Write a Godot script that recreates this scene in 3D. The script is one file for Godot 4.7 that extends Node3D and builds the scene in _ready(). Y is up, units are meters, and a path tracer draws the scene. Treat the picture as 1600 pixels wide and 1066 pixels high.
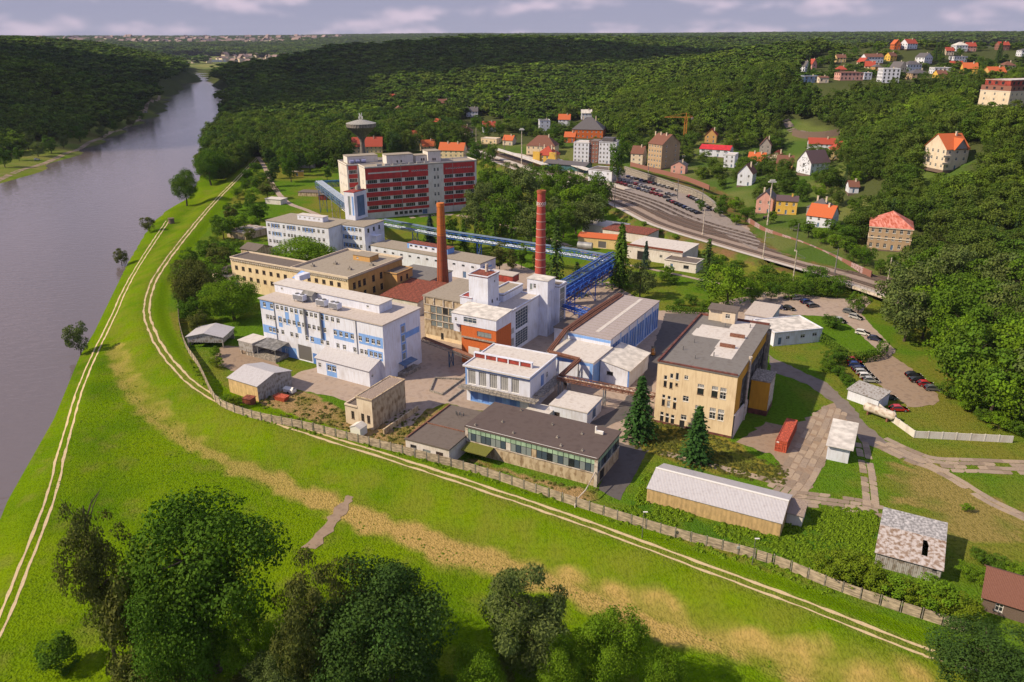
extends Node3D
# A riverside factory seen from a drone: y up, metres, the eye is 85 m above the yard and looks along -z.

var M := {}
var TX := {}
var taken := {}
var rng := RandomNumberGenerator.new()
var gx := PackedFloat32Array()
var gz := PackedFloat32Array()
var gh := PackedFloat32Array()
var wcache := {}
var n_edge := FastNoiseLite.new()
var n_big := FastNoiseLite.new()

const SITE := -29.0
var TRACK := PackedVector2Array([Vector2(145,-52),Vector2(69.1,-86.5),Vector2(60.6,-90.5),Vector2(49.9,-98.2),Vector2(37.3,-107),Vector2(22.8,-116.7),Vector2(6.1,-127.9),Vector2(-13.2,-139.6),Vector2(-33.8,-151.8),Vector2(-53.9,-163.4),Vector2(-67.1,-171.6),Vector2(-78.1,-180.5),Vector2(-88.5,-192.3),Vector2(-100.3,-208.4),Vector2(-111.8,-227),Vector2(-121.3,-245.4),Vector2(-130.6,-270.4),Vector2(-138.7,-300.4),Vector2(-147.8,-343),Vector2(-158.6,-398),Vector2(-168.2,-451.1),Vector2(-176.4,-501.6),Vector2(-188.9,-573.2),Vector2(-197.5,-616.7)])
var BANK := PackedVector2Array([Vector2(-83.3,-80.3),Vector2(-105.6,-138.2),Vector2(-116.6,-176),Vector2(-132,-218.7),Vector2(-137.5,-238),Vector2(-165.9,-324.2),Vector2(-187.5,-395.9),Vector2(-194,-431.2),Vector2(-196.2,-468.7),Vector2(-229.9,-589.5),Vector2(-275.1,-731.1),Vector2(-339.1,-940.4),Vector2(-407.5,-1176.9),Vector2(-472.7,-1383.4),Vector2(-588.1,-1674.7),Vector2(-699.6,-1946),Vector2(-900,-2400)])
var LBANK := PackedVector2Array([Vector2(-420,-60),Vector2(-372,-300),Vector2(-334.7,-512.8),Vector2(-355.2,-629.3),Vector2(-380.4,-731.1),Vector2(-414.8,-869.7),Vector2(-452.8,-1023),Vector2(-590.8,-1383.4),Vector2(-712.2,-1722.9),Vector2(-757.2,-1946),Vector2(-960,-2400)])
var RAILN := PackedVector2Array([Vector2(-155.1,-813.6),Vector2(-78.9,-705.2),Vector2(-18.7,-579.8),Vector2(23.3,-477),Vector2(51.1,-413.9),Vector2(65.2,-364.7),Vector2(87.1,-324.2),Vector2(108,-289.4),Vector2(121,-266.9),Vector2(131,-244.7),Vector2(139.7,-222.1),Vector2(150,-199.2)])
var UND := Vector2(125.7,-265.1)
var HILL := PackedFloat32Array([148.1,-298.2,-0.852553,198.1,-365.1,-2.315270,296.2,-494.3,0.251021,304.0,-667.3,0.010250,296.7,-733.4,0.126771,237.1,-667.9,-0.540678,480.2,-970.5,0.766112,533.1,-985.6,0.749906,520.9,-857.8,-0.166858,641.7,-1100.0,-0.112068,385.5,-1000.0,-0.078514,500.1,-1000.0,-1.301347,170.9,-365.4,1.898865,126.4,-377.5,-0.823740,142.2,-349.2,-0.101022,129.9,-434.8,-0.542362,210.9,-513.5,0.766400,181.9,-483.5,0.108090,209.2,-602.7,0.493938,228.7,-573.4,-0.054156,99.1,-519.9,-0.142721,62.3,-572.7,0.132638,23.7,-589.5,-0.214053,57.8,-690.5,-0.010776,25.6,-715.7,-0.351403,135.5,-523.2,-0.107183,168.2,-293.4,0.501202,204.5,-316.6,0.420719,184.1,-270.4,-0.170425,151.2,-227.4,-0.334624,127.3,-211.3,-0.153831,132.0,-244.9,0.673208,181.1,-368.8,0.696128,169.2,-605.6,-0.128317,255.8,-496.6,-0.813222,271.2,-900.0,-0.017378,186.5,-800.0,0.017864,119.1,-760.0,-0.311182,75.1,-730.0,0.622184,290.2,-1500.0,0.125918,591.4,-2200.0,0.048576,382.8,-2500.0,-0.025128,730.1,-1900.0,-0.008486,-380.2,-1650.0,-0.200658,-479.8,-1750.0,0.109943,-273.3,-1700.0,-0.042147,-130.0,-1700.0,-0.013155,0.0,-1700.0,-0.044878,145.4,-1900.0,-0.005166,-175.8,-2300.0,-0.098920,91.7,-2400.0,-0.006803,-89.4,-1150.0,-0.029028,0.0,-1120.0,-0.043210,-186.8,-1200.0,-0.105121,-315.5,-1450.0,0.159067,85.5,-1100.0,0.077687,-111.6,-1450.0,-0.065527,0.0,-1420.0,-0.013046,-137.0,-863.1,-0.049675,-32.6,-820.9,0.061122,-285.5,-1210.9,0.124586,-402.7,-1352.3,0.006551,40.3,-847.8,0.065552,-89.4,-942.5,0.034688,-650.6,-2093.0,0.108598,-2209.5,-6000.0,0.060931,-1653.5,-6000.0,-0.035103,-2757.4,-6000.0,-0.022795,-1269.4,-3500.0,0.034511,-946.9,-2600.0,0.075247,-700.0,-2300.0,-0.020750,0.0,-9000.0,-0.005546,-1374.5,-9000.0,-0.006943,1832.7,-6000.0,-0.005497,2139.9,-4000.0,-0.005179,1374.5,-9000.0,0.003086,4123.5,-9000.0,-0.001689,5499.5,-9000.0,0.002162,-4814.7,-9000.0,-0.001243,-2751.3,-9000.0,0.004406,-509.8,-858.9,-0.064912,-571.5,-980.0,-0.473097,-696.3,-1200.0,-0.118015,-877.0,-1500.0,-0.063876,-1246.9,-2200.0,-0.031973,-704.0,-1400.0,-0.097362,-997.4,-2000.0,-0.111948,-724.1,-1700.0,0.084152,-975.4,-2300.0,-0.242973,-517.5,-935.9,0.517760,-606.6,-1290.1,0.287632,-886.4,-2285.2,0.296118,-459.6,-719.7,0.093242,-423.1,-781.6,-0.091698,-520.0,-420.0,0.173659,-620.0,-420.0,-0.199596,-800.0,-600.0,-0.035979,-900.0,-300.0,0.001747,-480.0,-250.0,0.110652,-560.0,-100.0,-0.077337,-1400.0,-1200.0,0.029298,-2500.0,-2500.0,-0.023531,-60.0,-150.0,-0.014813,60.0,-150.0,0.001062,0.0,-250.0,-0.040589,60.0,-330.0,0.091829,-60.0,-400.0,-0.074684,-120.0,-500.0,-0.044325,100.0,-420.0,0.830345,-250.0,-800.0,0.009055,-150.0,-650.0,0.015458,-20.0,-560.0,0.176091,-400.0,-1300.0,-0.022076,110.0,-100.0,0.002149,-100.0,-50.0,0.006193,-300.0,-300.0,-0.029230,-250.0,-100.0,0.037300,330.0,-260.0,0.015639,420.0,-400.0,-0.003470,500.0,-700.0,0.007910,330.0,-120.0,-0.007046,200.0,-120.0,0.046619,230.0,-220.0,0.150918,700.0,-1200.0,0.045153])
const HILL0 := 94.65982

class B:
	var v := PackedVector3Array()
	var n := PackedVector3Array()
	func tri(a: Vector3, b: Vector3, c: Vector3) -> void:
		var m := (b - a).cross(c - a).normalized()
		v.append(a); v.append(c); v.append(b)
		n.append(m); n.append(m); n.append(m)
	func quad(a: Vector3, b: Vector3, c: Vector3, d: Vector3) -> void:
		var m := (c - a).cross(d - b).normalized()
		v.append(a); v.append(c); v.append(b); v.append(a); v.append(d); v.append(c)
		for i in 6:
			n.append(m)
	func box(c: Vector3, s: Vector3, t := Transform3D()) -> B:
		var h := s * 0.5
		var p := []
		for i in 8:
			p.append(t * (c + Vector3(h.x * (1 if i & 1 else -1), h.y * (1 if i & 2 else -1), h.z * (1 if i & 4 else -1))))
		quad(p[4], p[5], p[7], p[6]); quad(p[1], p[0], p[2], p[3]); quad(p[5], p[1], p[3], p[7])
		quad(p[0], p[4], p[6], p[2]); quad(p[6], p[7], p[3], p[2]); quad(p[0], p[1], p[5], p[4])
		return self
	func bar(a: Vector3, b: Vector3, w: float, h := -1.0) -> B:
		var z := (b - a)
		var l := z.length()
		z = z / l
		var x := Vector3.UP.cross(z) if absf(z.y) < 0.99 else Vector3.RIGHT
		x = x.normalized()
		var t := Transform3D(Basis(x, z.cross(x), z), (a + b) * 0.5)
		return box(Vector3.ZERO, Vector3(w, w if h < 0 else h, l), t)
	func tube(a: Vector3, b: Vector3, r0: float, r1 := -1.0, seg := 8, caps := true) -> B:
		if r1 < 0: r1 = r0
		var z := (b - a).normalized()
		var x := (Vector3.UP.cross(z) if absf(z.y) < 0.99 else Vector3.RIGHT).normalized()
		var y := z.cross(x)
		for i in seg:
			var t0 := TAU * i / seg
			var t1 := TAU * (i + 1) / seg
			var u0 := x * cos(t0) + y * sin(t0)
			var u1 := x * cos(t1) + y * sin(t1)
			var q := [a + u0 * r0, a + u1 * r0, b + u1 * r1, b + u0 * r1]
			var s := v.size()
			quad(q[0], q[1], q[2], q[3])
			if seg > 6:
				for k in [[0, u0], [1, u1], [2, u1], [3, u0], [4, u1], [5, u1]]:
					pass
				n[s] = u0; n[s + 1] = u1; n[s + 2] = u1; n[s + 3] = u0; n[s + 4] = u0; n[s + 5] = u1
			if caps:
				tri(b, b + u0 * r1, b + u1 * r1); tri(a, a + u1 * r0, a + u0 * r0)
		return self
	func lathe(c: Vector3, prof: Array, seg := 16) -> B:
		for k in prof.size() - 1:
			for i in seg:
				var t0 := TAU * i / seg
				var t1 := TAU * (i + 1) / seg
				var u0 := Vector3(cos(t0), 0, -sin(t0))
				var u1 := Vector3(cos(t1), 0, -sin(t1))
				var r0: float = prof[k][0]
				var r1: float = prof[k + 1][0]
				var y0 := Vector3(0, prof[k][1], 0)
				var y1 := Vector3(0, prof[k + 1][1], 0)
				var s := v.size()
				quad(c + u0 * r0 + y0, c + u1 * r0 + y0, c + u1 * r1 + y1, c + u0 * r1 + y1)
				var sl := (r0 - r1) / maxf(0.001, prof[k + 1][1] - prof[k][1])
				var m0 := (u0 + Vector3(0, sl, 0)).normalized()
				var m1 := (u1 + Vector3(0, sl, 0)).normalized()
				n[s] = m0; n[s + 1] = m1; n[s + 2] = m1; n[s + 3] = m0; n[s + 4] = m0; n[s + 5] = m1
		return self

func mk(bs: Array, mats: Array) -> ArrayMesh:
	var m := ArrayMesh.new()
	for i in bs.size():
		var b: B = bs[i]
		if b.v.is_empty(): continue
		var a := []
		a.resize(Mesh.ARRAY_MAX)
		a[Mesh.ARRAY_VERTEX] = b.v
		a[Mesh.ARRAY_NORMAL] = b.n
		m.add_surface_from_arrays(Mesh.PRIMITIVE_TRIANGLES, a)
		m.surface_set_material(m.get_surface_count() - 1, M[mats[i]] if mats[i] is String else mats[i])
	return m

func numbered(called: String) -> String:
	var k: int = taken.get(called, -1) + 1
	taken[called] = k
	return called if k == 0 else "%s_%03d" % [called, k]

func tag(o: Node, label: String, category: String, group := "", kind := "") -> Node:
	if label: o.set_meta("label", label)
	if category: o.set_meta("category", category)
	if group: o.set_meta("group", group)
	if kind: o.set_meta("kind", kind)
	return o

func thing(called: String, label: String, category: String, at := Vector3.ZERO, turn := 0.0, group := "") -> Node3D:
	var o := Node3D.new()
	o.name = numbered(called)
	add_child(o, true)
	o.position = at
	o.rotation_degrees.y = turn
	tag(o, label, category, group)
	return o

func part(called: String, m: Mesh, parent: Node, t := Transform3D()) -> MeshInstance3D:
	var o := MeshInstance3D.new()
	o.name = numbered(called) if parent == self else called
	o.mesh = m
	o.transform = t
	parent.add_child(o, true)
	return o

func part1(called: String, b: B, mt, parent: Node) -> MeshInstance3D:
	return part(called, mk([b], [mt]), parent)

func struct(called: String, m: Mesh, label := "") -> MeshInstance3D:
	var o := part(called, m, self)
	o.set_meta("kind", "structure")
	if label: o.set_meta("label", label)
	return o

func again(src: Node3D, at: Vector3, turn := 0.0, label := "", group := "") -> Node3D:
	var r: Node3D = src.duplicate()
	r.name = numbered(String(src.name).rstrip("0123456789").rstrip("_"))
	add_child(r, true)
	r.position = at
	r.rotation_degrees.y = turn
	if label: r.set_meta("label", label)
	if group: r.set_meta("group", group)
	return r

# ---------- materials
func lin(r: float, g: float, b: float) -> Color:
	return Color(r, g, b).linear_to_srgb()

func noise_tex(key: String, freq: float, lo: float, hi: float, size := 512, oct := 5, normal := false, sd := 1) -> void:
	var t := NoiseTexture2D.new()
	var n := FastNoiseLite.new()
	n.noise_type = FastNoiseLite.TYPE_SIMPLEX_SMOOTH
	n.frequency = freq
	n.fractal_octaves = oct
	n.seed = sd
	t.width = size
	t.height = size
	t.seamless = true
	t.noise = n
	if not normal:
		var g := Gradient.new()
		g.set_color(0, Color(lo, lo, lo))
		g.set_color(1, Color(hi, hi, hi))
		g.set_offset(0, 0.22)
		g.set_offset(1, 0.78)
		t.color_ramp = g
	TX[key] = t

func ramp_tex(key: String, freq: float, stops: Array, size := 512, oct := 5, sd := 1) -> void:
	noise_tex(key, freq, 0, 1, size, oct, false, sd)
	var g := Gradient.new()
	g.offsets = PackedFloat32Array(stops.map(func(s): return s[0]))
	g.colors = PackedColorArray(stops.map(func(s): return s[1]))
	TX[key].color_ramp = g

func mat(key: String, c: Color, rough := 0.85, tex := "", scale := Vector3(0.12, 0.12, 0.12), bump := "", bump_cm := 0.0, metal := 0.0) -> StandardMaterial3D:
	var m := StandardMaterial3D.new()
	m.resource_name = key
	m.albedo_color = c
	m.roughness = rough
	m.metallic = metal
	if tex or bump:
		m.uv1_triplanar = true
		m.uv1_world_triplanar = true
		m.uv1_scale = scale
	if tex: m.albedo_texture = TX[tex]
	if bump:
		m.heightmap_enabled = true
		m.heightmap_texture = TX[bump]
		m.heightmap_scale = bump_cm
	M[key] = m
	return m

func sine_tex(key: String, size: int, waves: int, sharp := 1.0) -> void:
	var im := Image.create(size, 4, false, Image.FORMAT_RGB8)
	for x in size:
		var s := 0.5 + 0.5 * sin(TAU * waves * x / size)
		s = pow(s, sharp)
		for y in 4:
			im.set_pixel(x, y, Color(s, s, s))
	TX[key] = ImageTexture.create_from_image(im)

func make_materials() -> void:
	noise_tex("grime", 0.012, 0.62, 1.0, 512, 6, false, 3)
	noise_tex("soft", 0.008, 0.82, 1.0, 512, 4, false, 5)
	noise_tex("grain", 0.09, 0.55, 1.0, 512, 4, false, 7)
	noise_tex("rough", 0.05, 0.0, 1.0, 512, 5, false, 9)
	noise_tex("waves", 0.03, 0.0, 1.0, 512, 4, false, 11)
	ramp_tex("stain", 0.010, [[0.0, lin(0.35, 0.28, 0.22)], [0.36, lin(0.62, 0.55, 0.48)], [0.46, Color.WHITE], [1.0, Color.WHITE]], 512, 6, 13)
	ramp_tex("lichen", 0.014, [[0.0, lin(0.34, 0.22, 0.14)], [0.36, lin(0.5, 0.38, 0.28)], [0.52, lin(0.82, 0.78, 0.76)], [0.7, Color.WHITE], [1.0, Color.WHITE]], 512, 7, 15)
	ramp_tex("rustfade", 0.02, [[0.0, lin(0.5, 0.16, 0.08)], [0.45, lin(0.55, 0.24, 0.14)], [0.55, lin(0.85, 0.62, 0.56)], [1.0, Color.WHITE]], 512, 5, 17)
	ramp_tex("felt", 0.012, [[0.0, lin(0.74, 0.71, 0.70)], [0.30, lin(0.92, 0.90, 0.89)], [0.5, Color.WHITE], [0.62, lin(0.98, 0.97, 0.96)], [0.80, lin(0.90, 0.87, 0.84)], [1.0, lin(0.76, 0.72, 0.68)]], 512, 6, 19)
	ramp_tex("plaster", 0.006, [[0.0, lin(0.78, 0.74, 0.70)], [0.30, lin(0.92, 0.90, 0.88)], [0.46, Color.WHITE], [1.0, Color.WHITE]], 512, 6, 21)
	ramp_tex("streak", 0.02, [[0.0, lin(0.80, 0.77, 0.74)], [0.33, lin(0.93, 0.91, 0.89)], [0.5, Color.WHITE], [1.0, Color.WHITE]], 512, 5, 31)
	ramp_tex("brickwork", 0.03, [[0.0, lin(0.6, 0.5, 0.45)], [0.5, lin(0.9, 0.85, 0.8)], [1.0, Color.WHITE]], 512, 5, 23)
	ramp_tex("asphalt", 0.008, [[0.0, lin(0.66, 0.63, 0.61)], [0.34, lin(0.86, 0.84, 0.83)], [0.52, lin(0.97, 0.97, 0.97)], [0.75, lin(0.93, 0.90, 0.86)], [1.0, lin(0.80, 0.74, 0.67)]], 1024, 7, 25)
	ramp_tex("turf", 0.012, [[0.0, lin(0.48, 0.50, 0.44)], [0.3, lin(0.72, 0.75, 0.66)], [0.5, lin(0.93, 0.93, 0.9)], [0.72, Color.WHITE], [1.0, Color.WHITE]], 1024, 7, 27)
	sine_tex("corr", 256, 16)
	var W := Vector3(0.1, 0.05, 0.1)
	mat("white", lin(0.60, 0.645, 0.78), 0.8, "plaster", W)
	mat("white2", lin(0.60, 0.58, 0.57), 0.8, "plaster", W)
	mat("blue", lin(0.17, 0.34, 0.74), 0.75, "plaster", W)
	mat("blue_dark", lin(0.08, 0.20, 0.56), 0.7, "plaster", W)
	mat("cream", lin(0.68, 0.555, 0.375), 0.85, "plaster", W)
	mat("cream_pale", lin(0.60, 0.52, 0.42), 0.85, "plaster", W)
	mat("ochre", lin(0.50, 0.30, 0.11), 0.85, "plaster", W)
	mat("old_plaster", lin(0.46, 0.38, 0.27), 0.9, "stain", Vector3(0.16, 0.07, 0.16))
	mat("mustard", lin(0.52, 0.27, 0.02), 0.8, "plaster", W)
	mat("dark_plinth", lin(0.18, 0.06, 0.05), 0.9, "grime", W)
	mat("brick", lin(0.54, 0.135, 0.03), 0.9, "brickwork", Vector3(0.15, 0.15, 0.15), "grain", 1.0)
	mat("red_panel", lin(0.50, 0.030, 0.035), 0.6, "soft", W)
	mat("red_trim", lin(0.36, 0.045, 0.03), 0.7, "grime", W)
	mat("chimney_red", lin(0.42, 0.075, 0.06), 0.85, "brickwork", Vector3(0.2, 0.1, 0.2), "grain", 1.0)
	mat("chimney_brick", lin(0.32, 0.085, 0.04), 0.9, "brickwork", Vector3(0.25, 0.12, 0.25), "grain", 1.5)
	mat("chimney_top", lin(0.55, 0.17, 0.03), 0.9, "brickwork", Vector3(0.25, 0.12, 0.25), "grain", 1.5)
	mat("mortar", lin(0.5, 0.36, 0.32), 0.9)
	mat("concrete", lin(0.36, 0.33, 0.30), 0.9, "grime", Vector3(0.2, 0.12, 0.2), "grain", 0.6)
	mat("concrete_pale", lin(0.50, 0.46, 0.42), 0.9, "stain", Vector3(0.13, 0.13, 0.13), "grain", 0.6)
	mat("fence_conc", lin(0.52, 0.43, 0.33), 0.95, "grime", Vector3(0.1, 0.3, 0.1), "grain", 0.6)
	mat("tower_conc", lin(0.24, 0.22, 0.22), 0.9, "grime", Vector3(0.1, 0.04, 0.1))
	mat("roof_pale", lin(0.44, 0.40, 0.38), 0.9, "felt", Vector3(0.1, 0.1, 0.1), "grain", 0.8)
	mat("roof_light", lin(0.52, 0.50, 0.49), 0.85, "felt", Vector3(0.07, 0.07, 0.07), "grain", 0.6)
	mat("roof_white", lin(0.62, 0.60, 0.58), 0.8, "soft", Vector3(0.08, 0.08, 0.08))
	mat("roof_grey", lin(0.155, 0.15, 0.15), 0.9, "felt", Vector3(0.06, 0.06, 0.06), "grain", 0.8)
	mat("roof_tan", lin(0.27, 0.24, 0.20), 0.9, "felt", Vector3(0.08, 0.08, 0.08), "grain", 0.8)
	mat("roof_brown", lin(0.088, 0.066, 0.062), 0.8, "felt", Vector3(0.05, 0.05, 0.05), "grain", 0.8)
	mat("roof_brown2", lin(0.12, 0.10, 0.09), 0.85, "felt", Vector3(0.07, 0.07, 0.07), "grain", 0.8)
	mat("roof_worn", lin(0.33, 0.295, 0.305), 0.85, "felt", Vector3(0.10, 0.10, 0.10), "grain", 0.8)
	mat("roof_rust", lin(0.26, 0.065, 0.035), 0.8, "grime", Vector3(0.15, 0.15, 0.15))
	mat("roof_debris", lin(0.52, 0.45, 0.42), 0.95, "lichen", Vector3(0.9, 0.9, 0.9), "rough", 8.0)
	mat("tile_orange", lin(0.50, 0.12, 0.035), 0.8, "brickwork", Vector3(0.2, 0.2, 0.2), "corr", 3.0)
	mat("tile_red", lin(0.36, 0.055, 0.03), 0.8, "brickwork", Vector3(0.2, 0.2, 0.2), "corr", 3.0)
	mat("tile_brown", lin(0.17, 0.075, 0.055), 0.85, "brickwork", Vector3(0.2, 0.2, 0.2), "corr", 3.0)
	mat("tile_slate", lin(0.10, 0.10, 0.12), 0.7, "brickwork", Vector3(0.2, 0.2, 0.2), "corr", 2.0)
	mat("tile_purple", lin(0.10, 0.065, 0.08), 0.7, "brickwork", Vector3(0.2, 0.2, 0.2), "corr", 2.0)
	mat("city_roof", lin(0.24, 0.17, 0.16), 0.85)
	mat("sheet_salmon", lin(0.66, 0.34, 0.30), 0.6, "rustfade", Vector3(0.09, 0.09, 0.02), "corr", 2.0)
	mat("red_bright", lin(0.55, 0.02, 0.025), 0.55, "soft", W)
	mat("sheet_metal", lin(0.46, 0.46, 0.50), 0.55, "felt", Vector3(0.11, 0.11, 0.11), "corr", 2.0, 0.15)
	mat("sheet_dull", lin(0.40, 0.38, 0.38), 0.7, "lichen", Vector3(0.05, 0.05, 0.05), "corr", 3.0)
	mat("sheet_pale", lin(0.46, 0.46, 0.49), 0.7, "grime", Vector3(0.2, 0.2, 0.2), "rough", 1.0)
	mat("sheet_lichen", lin(0.46, 0.43, 0.43), 0.8, "lichen", Vector3(0.13, 0.13, 0.13), "rough", 2.0)
	mat("sheet_tan", lin(0.64, 0.46, 0.23), 0.7, "soft", Vector3(0.4, 0.1, 0.4))
	mat("sheet_grey", lin(0.33, 0.33, 0.34), 0.7, "stain", Vector3(0.25, 0.12, 0.25), "corr", 4.0)
	mat("glass", lin(0.02, 0.024, 0.03), 0.06)
	mat("glass_blue", lin(0.055, 0.08, 0.11), 0.08)
	mat("glass_pale", lin(0.20, 0.24, 0.25), 0.15)
	mat("glass_green", lin(0.34, 0.50, 0.38), 0.3, "soft", W)
	mat("frame_white", lin(0.66, 0.66, 0.66), 0.6)
	mat("frame_dark", lin(0.10, 0.10, 0.11), 0.6)
	mat("frame_brown", lin(0.10, 0.06, 0.045), 0.7)
	mat("dark", lin(0.012, 0.012, 0.013), 0.95)
	mat("steel_blue", lin(0.018, 0.105, 0.50), 0.55, "soft", W)
	mat("steel_bluegrey", lin(0.09, 0.16, 0.30), 0.5, "soft", W)
	mat("steel_teal", lin(0.02, 0.13, 0.28), 0.6, "grime", W)
	mat("pipe_pale", lin(0.38, 0.46, 0.60), 0.4, "soft", W, "", 0.0, 0.2)
	mat("pipe_rust", lin(0.20, 0.09, 0.06), 0.85, "stain", Vector3(0.3, 0.3, 0.3))
	mat("steel_grey", lin(0.22, 0.22, 0.23), 0.6, "grime", W)
	mat("galv", lin(0.38, 0.39, 0.41), 0.5, "soft", W, "", 0.0, 0.4)
	mat("shutter", lin(0.11, 0.105, 0.11), 0.6, "", Vector3(0.25, 0.25, 0.25), "corr", 2.0)
	mat("container", lin(0.60, 0.11, 0.055), 0.65, "grime", Vector3(0.3, 0.3, 0.3), "corr", 4.0)
	mat("wood", lin(0.20, 0.13, 0.08), 0.9, "grime", Vector3(0.3, 0.3, 0.3))
	mat("bark", lin(0.10, 0.075, 0.055), 0.95, "grime", Vector3(0.5, 0.2, 0.5))
	mat("birch", lin(0.42, 0.39, 0.35), 0.9, "stain", Vector3(0.6, 0.6, 0.6))
	mat("dead", lin(0.26, 0.21, 0.16), 0.95)
	mat("ballast", lin(0.105, 0.070, 0.054), 0.95, "asphalt", Vector3(0.05, 0.05, 0.05), "grain", 4.0)
	mat("ballast_pale", lin(0.27, 0.215, 0.185), 0.95, "asphalt", Vector3(0.05, 0.05, 0.05), "grain", 3.0)
	mat("sleepers", lin(0.058, 0.040, 0.033), 0.95, "asphalt", Vector3(0.1, 0.1, 0.1), "corr", 6.0)
	mat("rail", lin(0.24, 0.19, 0.17), 0.45, "", W, "", 0.0, 0.6)
	mat("shade_cloud", lin(0.8, 0.8, 0.8), 1.0)
	mat("platform", lin(0.46, 0.43, 0.41), 0.9, "asphalt", Vector3(0.05, 0.05, 0.05))
	mat("asphalt", lin(0.165, 0.14, 0.13), 0.92, "asphalt", Vector3(0.03, 0.03, 0.03), "grain", 1.0)
	mat("car_park", lin(0.24, 0.21, 0.20), 0.92, "asphalt", Vector3(0.04, 0.04, 0.04))
	mat("asphalt_dark", lin(0.085, 0.078, 0.082), 0.92, "asphalt", Vector3(0.04, 0.04, 0.04), "grain", 1.0)
	mat("paving", lin(0.33, 0.265, 0.225), 0.95, "asphalt", Vector3(0.04, 0.04, 0.04), "grain", 1.5)
	mat("gravel", lin(0.26, 0.195, 0.145), 0.95, "asphalt", Vector3(0.05, 0.05, 0.05), "grain", 2.0)
	mat("dirt", lin(0.52, 0.42, 0.26), 0.95, "asphalt", Vector3(0.12, 0.12, 0.12), "grain", 2.0)
	mat("slab", lin(0.29, 0.235, 0.19), 0.95, "asphalt", Vector3(0.15, 0.15, 0.15), "grain", 1.5)
	mat("slab2", lin(0.235, 0.185, 0.145), 0.95, "asphalt", Vector3(0.15, 0.15, 0.15), "grain", 1.5)
	mat("slab3", lin(0.33, 0.265, 0.205), 0.95, "asphalt", Vector3(0.15, 0.15, 0.15), "grain", 1.5)
	mat("pink", lin(0.55, 0.30, 0.27), 0.85, "plaster", W)
	mat("beige", lin(0.40, 0.29, 0.19), 0.9, "plaster", W)
	mat("yellow", lin(0.62, 0.40, 0.07), 0.85, "plaster", W)
	mat("pale_yellow", lin(0.62, 0.49, 0.24), 0.85, "plaster", W)
	mat("grey_wall", lin(0.30, 0.28, 0.28), 0.9, "plaster", W)
	mat("stone", lin(0.17, 0.13, 0.115), 0.95, "brickwork", Vector3(0.3, 0.3, 0.3), "rough", 6.0)
	mat("brick_wall", lin(0.25, 0.12, 0.10), 0.95, "brickwork", Vector3(0.3, 0.3, 0.3), "grain", 2.0)
	mat("graffiti", lin(0.40, 0.30, 0.34), 0.9, "lichen", Vector3(0.12, 0.25, 0.12))
	mat("teal_glass", lin(0.05, 0.14, 0.16), 0.15)
	mat("orange_steel", lin(0.5, 0.2, 0.03), 0.6)
	mat("tyre", lin(0.015, 0.015, 0.015), 0.9)
	mat("silver_dome", lin(0.42, 0.42, 0.40), 0.6, "grime", Vector3(0.2, 0.2, 0.2))
	mat("moss", lin(0.16, 0.17, 0.025), 0.95, "turf", Vector3(0.3, 0.3, 0.3), "rough", 6.0)
	mat("net_blue", lin(0.26, 0.28, 0.5), 0.7, "soft", W)
	var w := mat("water", lin(0.125, 0.105, 0.112), 0.06, "", Vector3(0.010, 0.010, 0.022), "waves", 4.0)
	w.metallic_specular = 0.5
	for c in [["car_white", 0.62, 0.62, 0.62], ["car_silver", 0.36, 0.37, 0.38], ["car_black", 0.012, 0.013, 0.016], ["car_red", 0.42, 0.012, 0.02], ["car_blue", 0.012, 0.04, 0.20], ["car_grey", 0.10, 0.11, 0.12], ["car_navy", 0.01, 0.016, 0.06], ["car_green", 0.03, 0.06, 0.07]]:
		var cm := mat(c[0], lin(c[1], c[2], c[3]), 0.35)
		cm.clearcoat_enabled = true
		cm.clearcoat = 0.8
		cm.clearcoat_roughness = 0.08

func weather() -> void:
	for k in ["white", "white2", "blue", "blue_dark", "cream", "cream_pale", "ochre", "old_plaster", "mustard", "pink", "beige", "yellow", "pale_yellow", "grey_wall", "brick", "concrete", "tower_conc", "chimney_red", "chimney_brick"]:
		var m: StandardMaterial3D = M[k]
		m.detail_enabled = true
		m.detail_blend_mode = BaseMaterial3D.BLEND_MODE_MUL
		m.detail_albedo = TX["streak"]
		m.detail_uv_layer = BaseMaterial3D.DETAIL_UV_2
		m.uv2_triplanar = true
		m.uv2_world_triplanar = true
		m.uv2_scale = Vector3(0.22, 0.018, 0.22)

# ---------- terrain
func sdist(poly: PackedVector2Array, x: float, z: float) -> float:
	var best := 1e12
	var sg := 1.0
	for i in poly.size() - 1:
		var a := poly[i]
		var d := poly[i + 1] - a
		var ex := x - a.x
		var ez := z - a.y
		var t := clampf((ex * d.x + ez * d.y) / d.length_squared(), 0.0, 1.0)
		var fx := ex - t * d.x
		var fz := ez - t * d.y
		var q := fx * fx + fz * fz
		if q < best:
			best = q
			sg = 1.0 if d.x * ez - d.y * ex > 0 else -1.0
	return sg * sqrt(best)

func hill(x: float, z: float) -> float:
	var s := HILL0
	for i in range(0, HILL.size(), 3):
		var dx := x - HILL[i]
		var dz := z - HILL[i + 1]
		s += HILL[i + 2] * sqrt(dx * dx + dz * dz + 2500.0)
	return s

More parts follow.
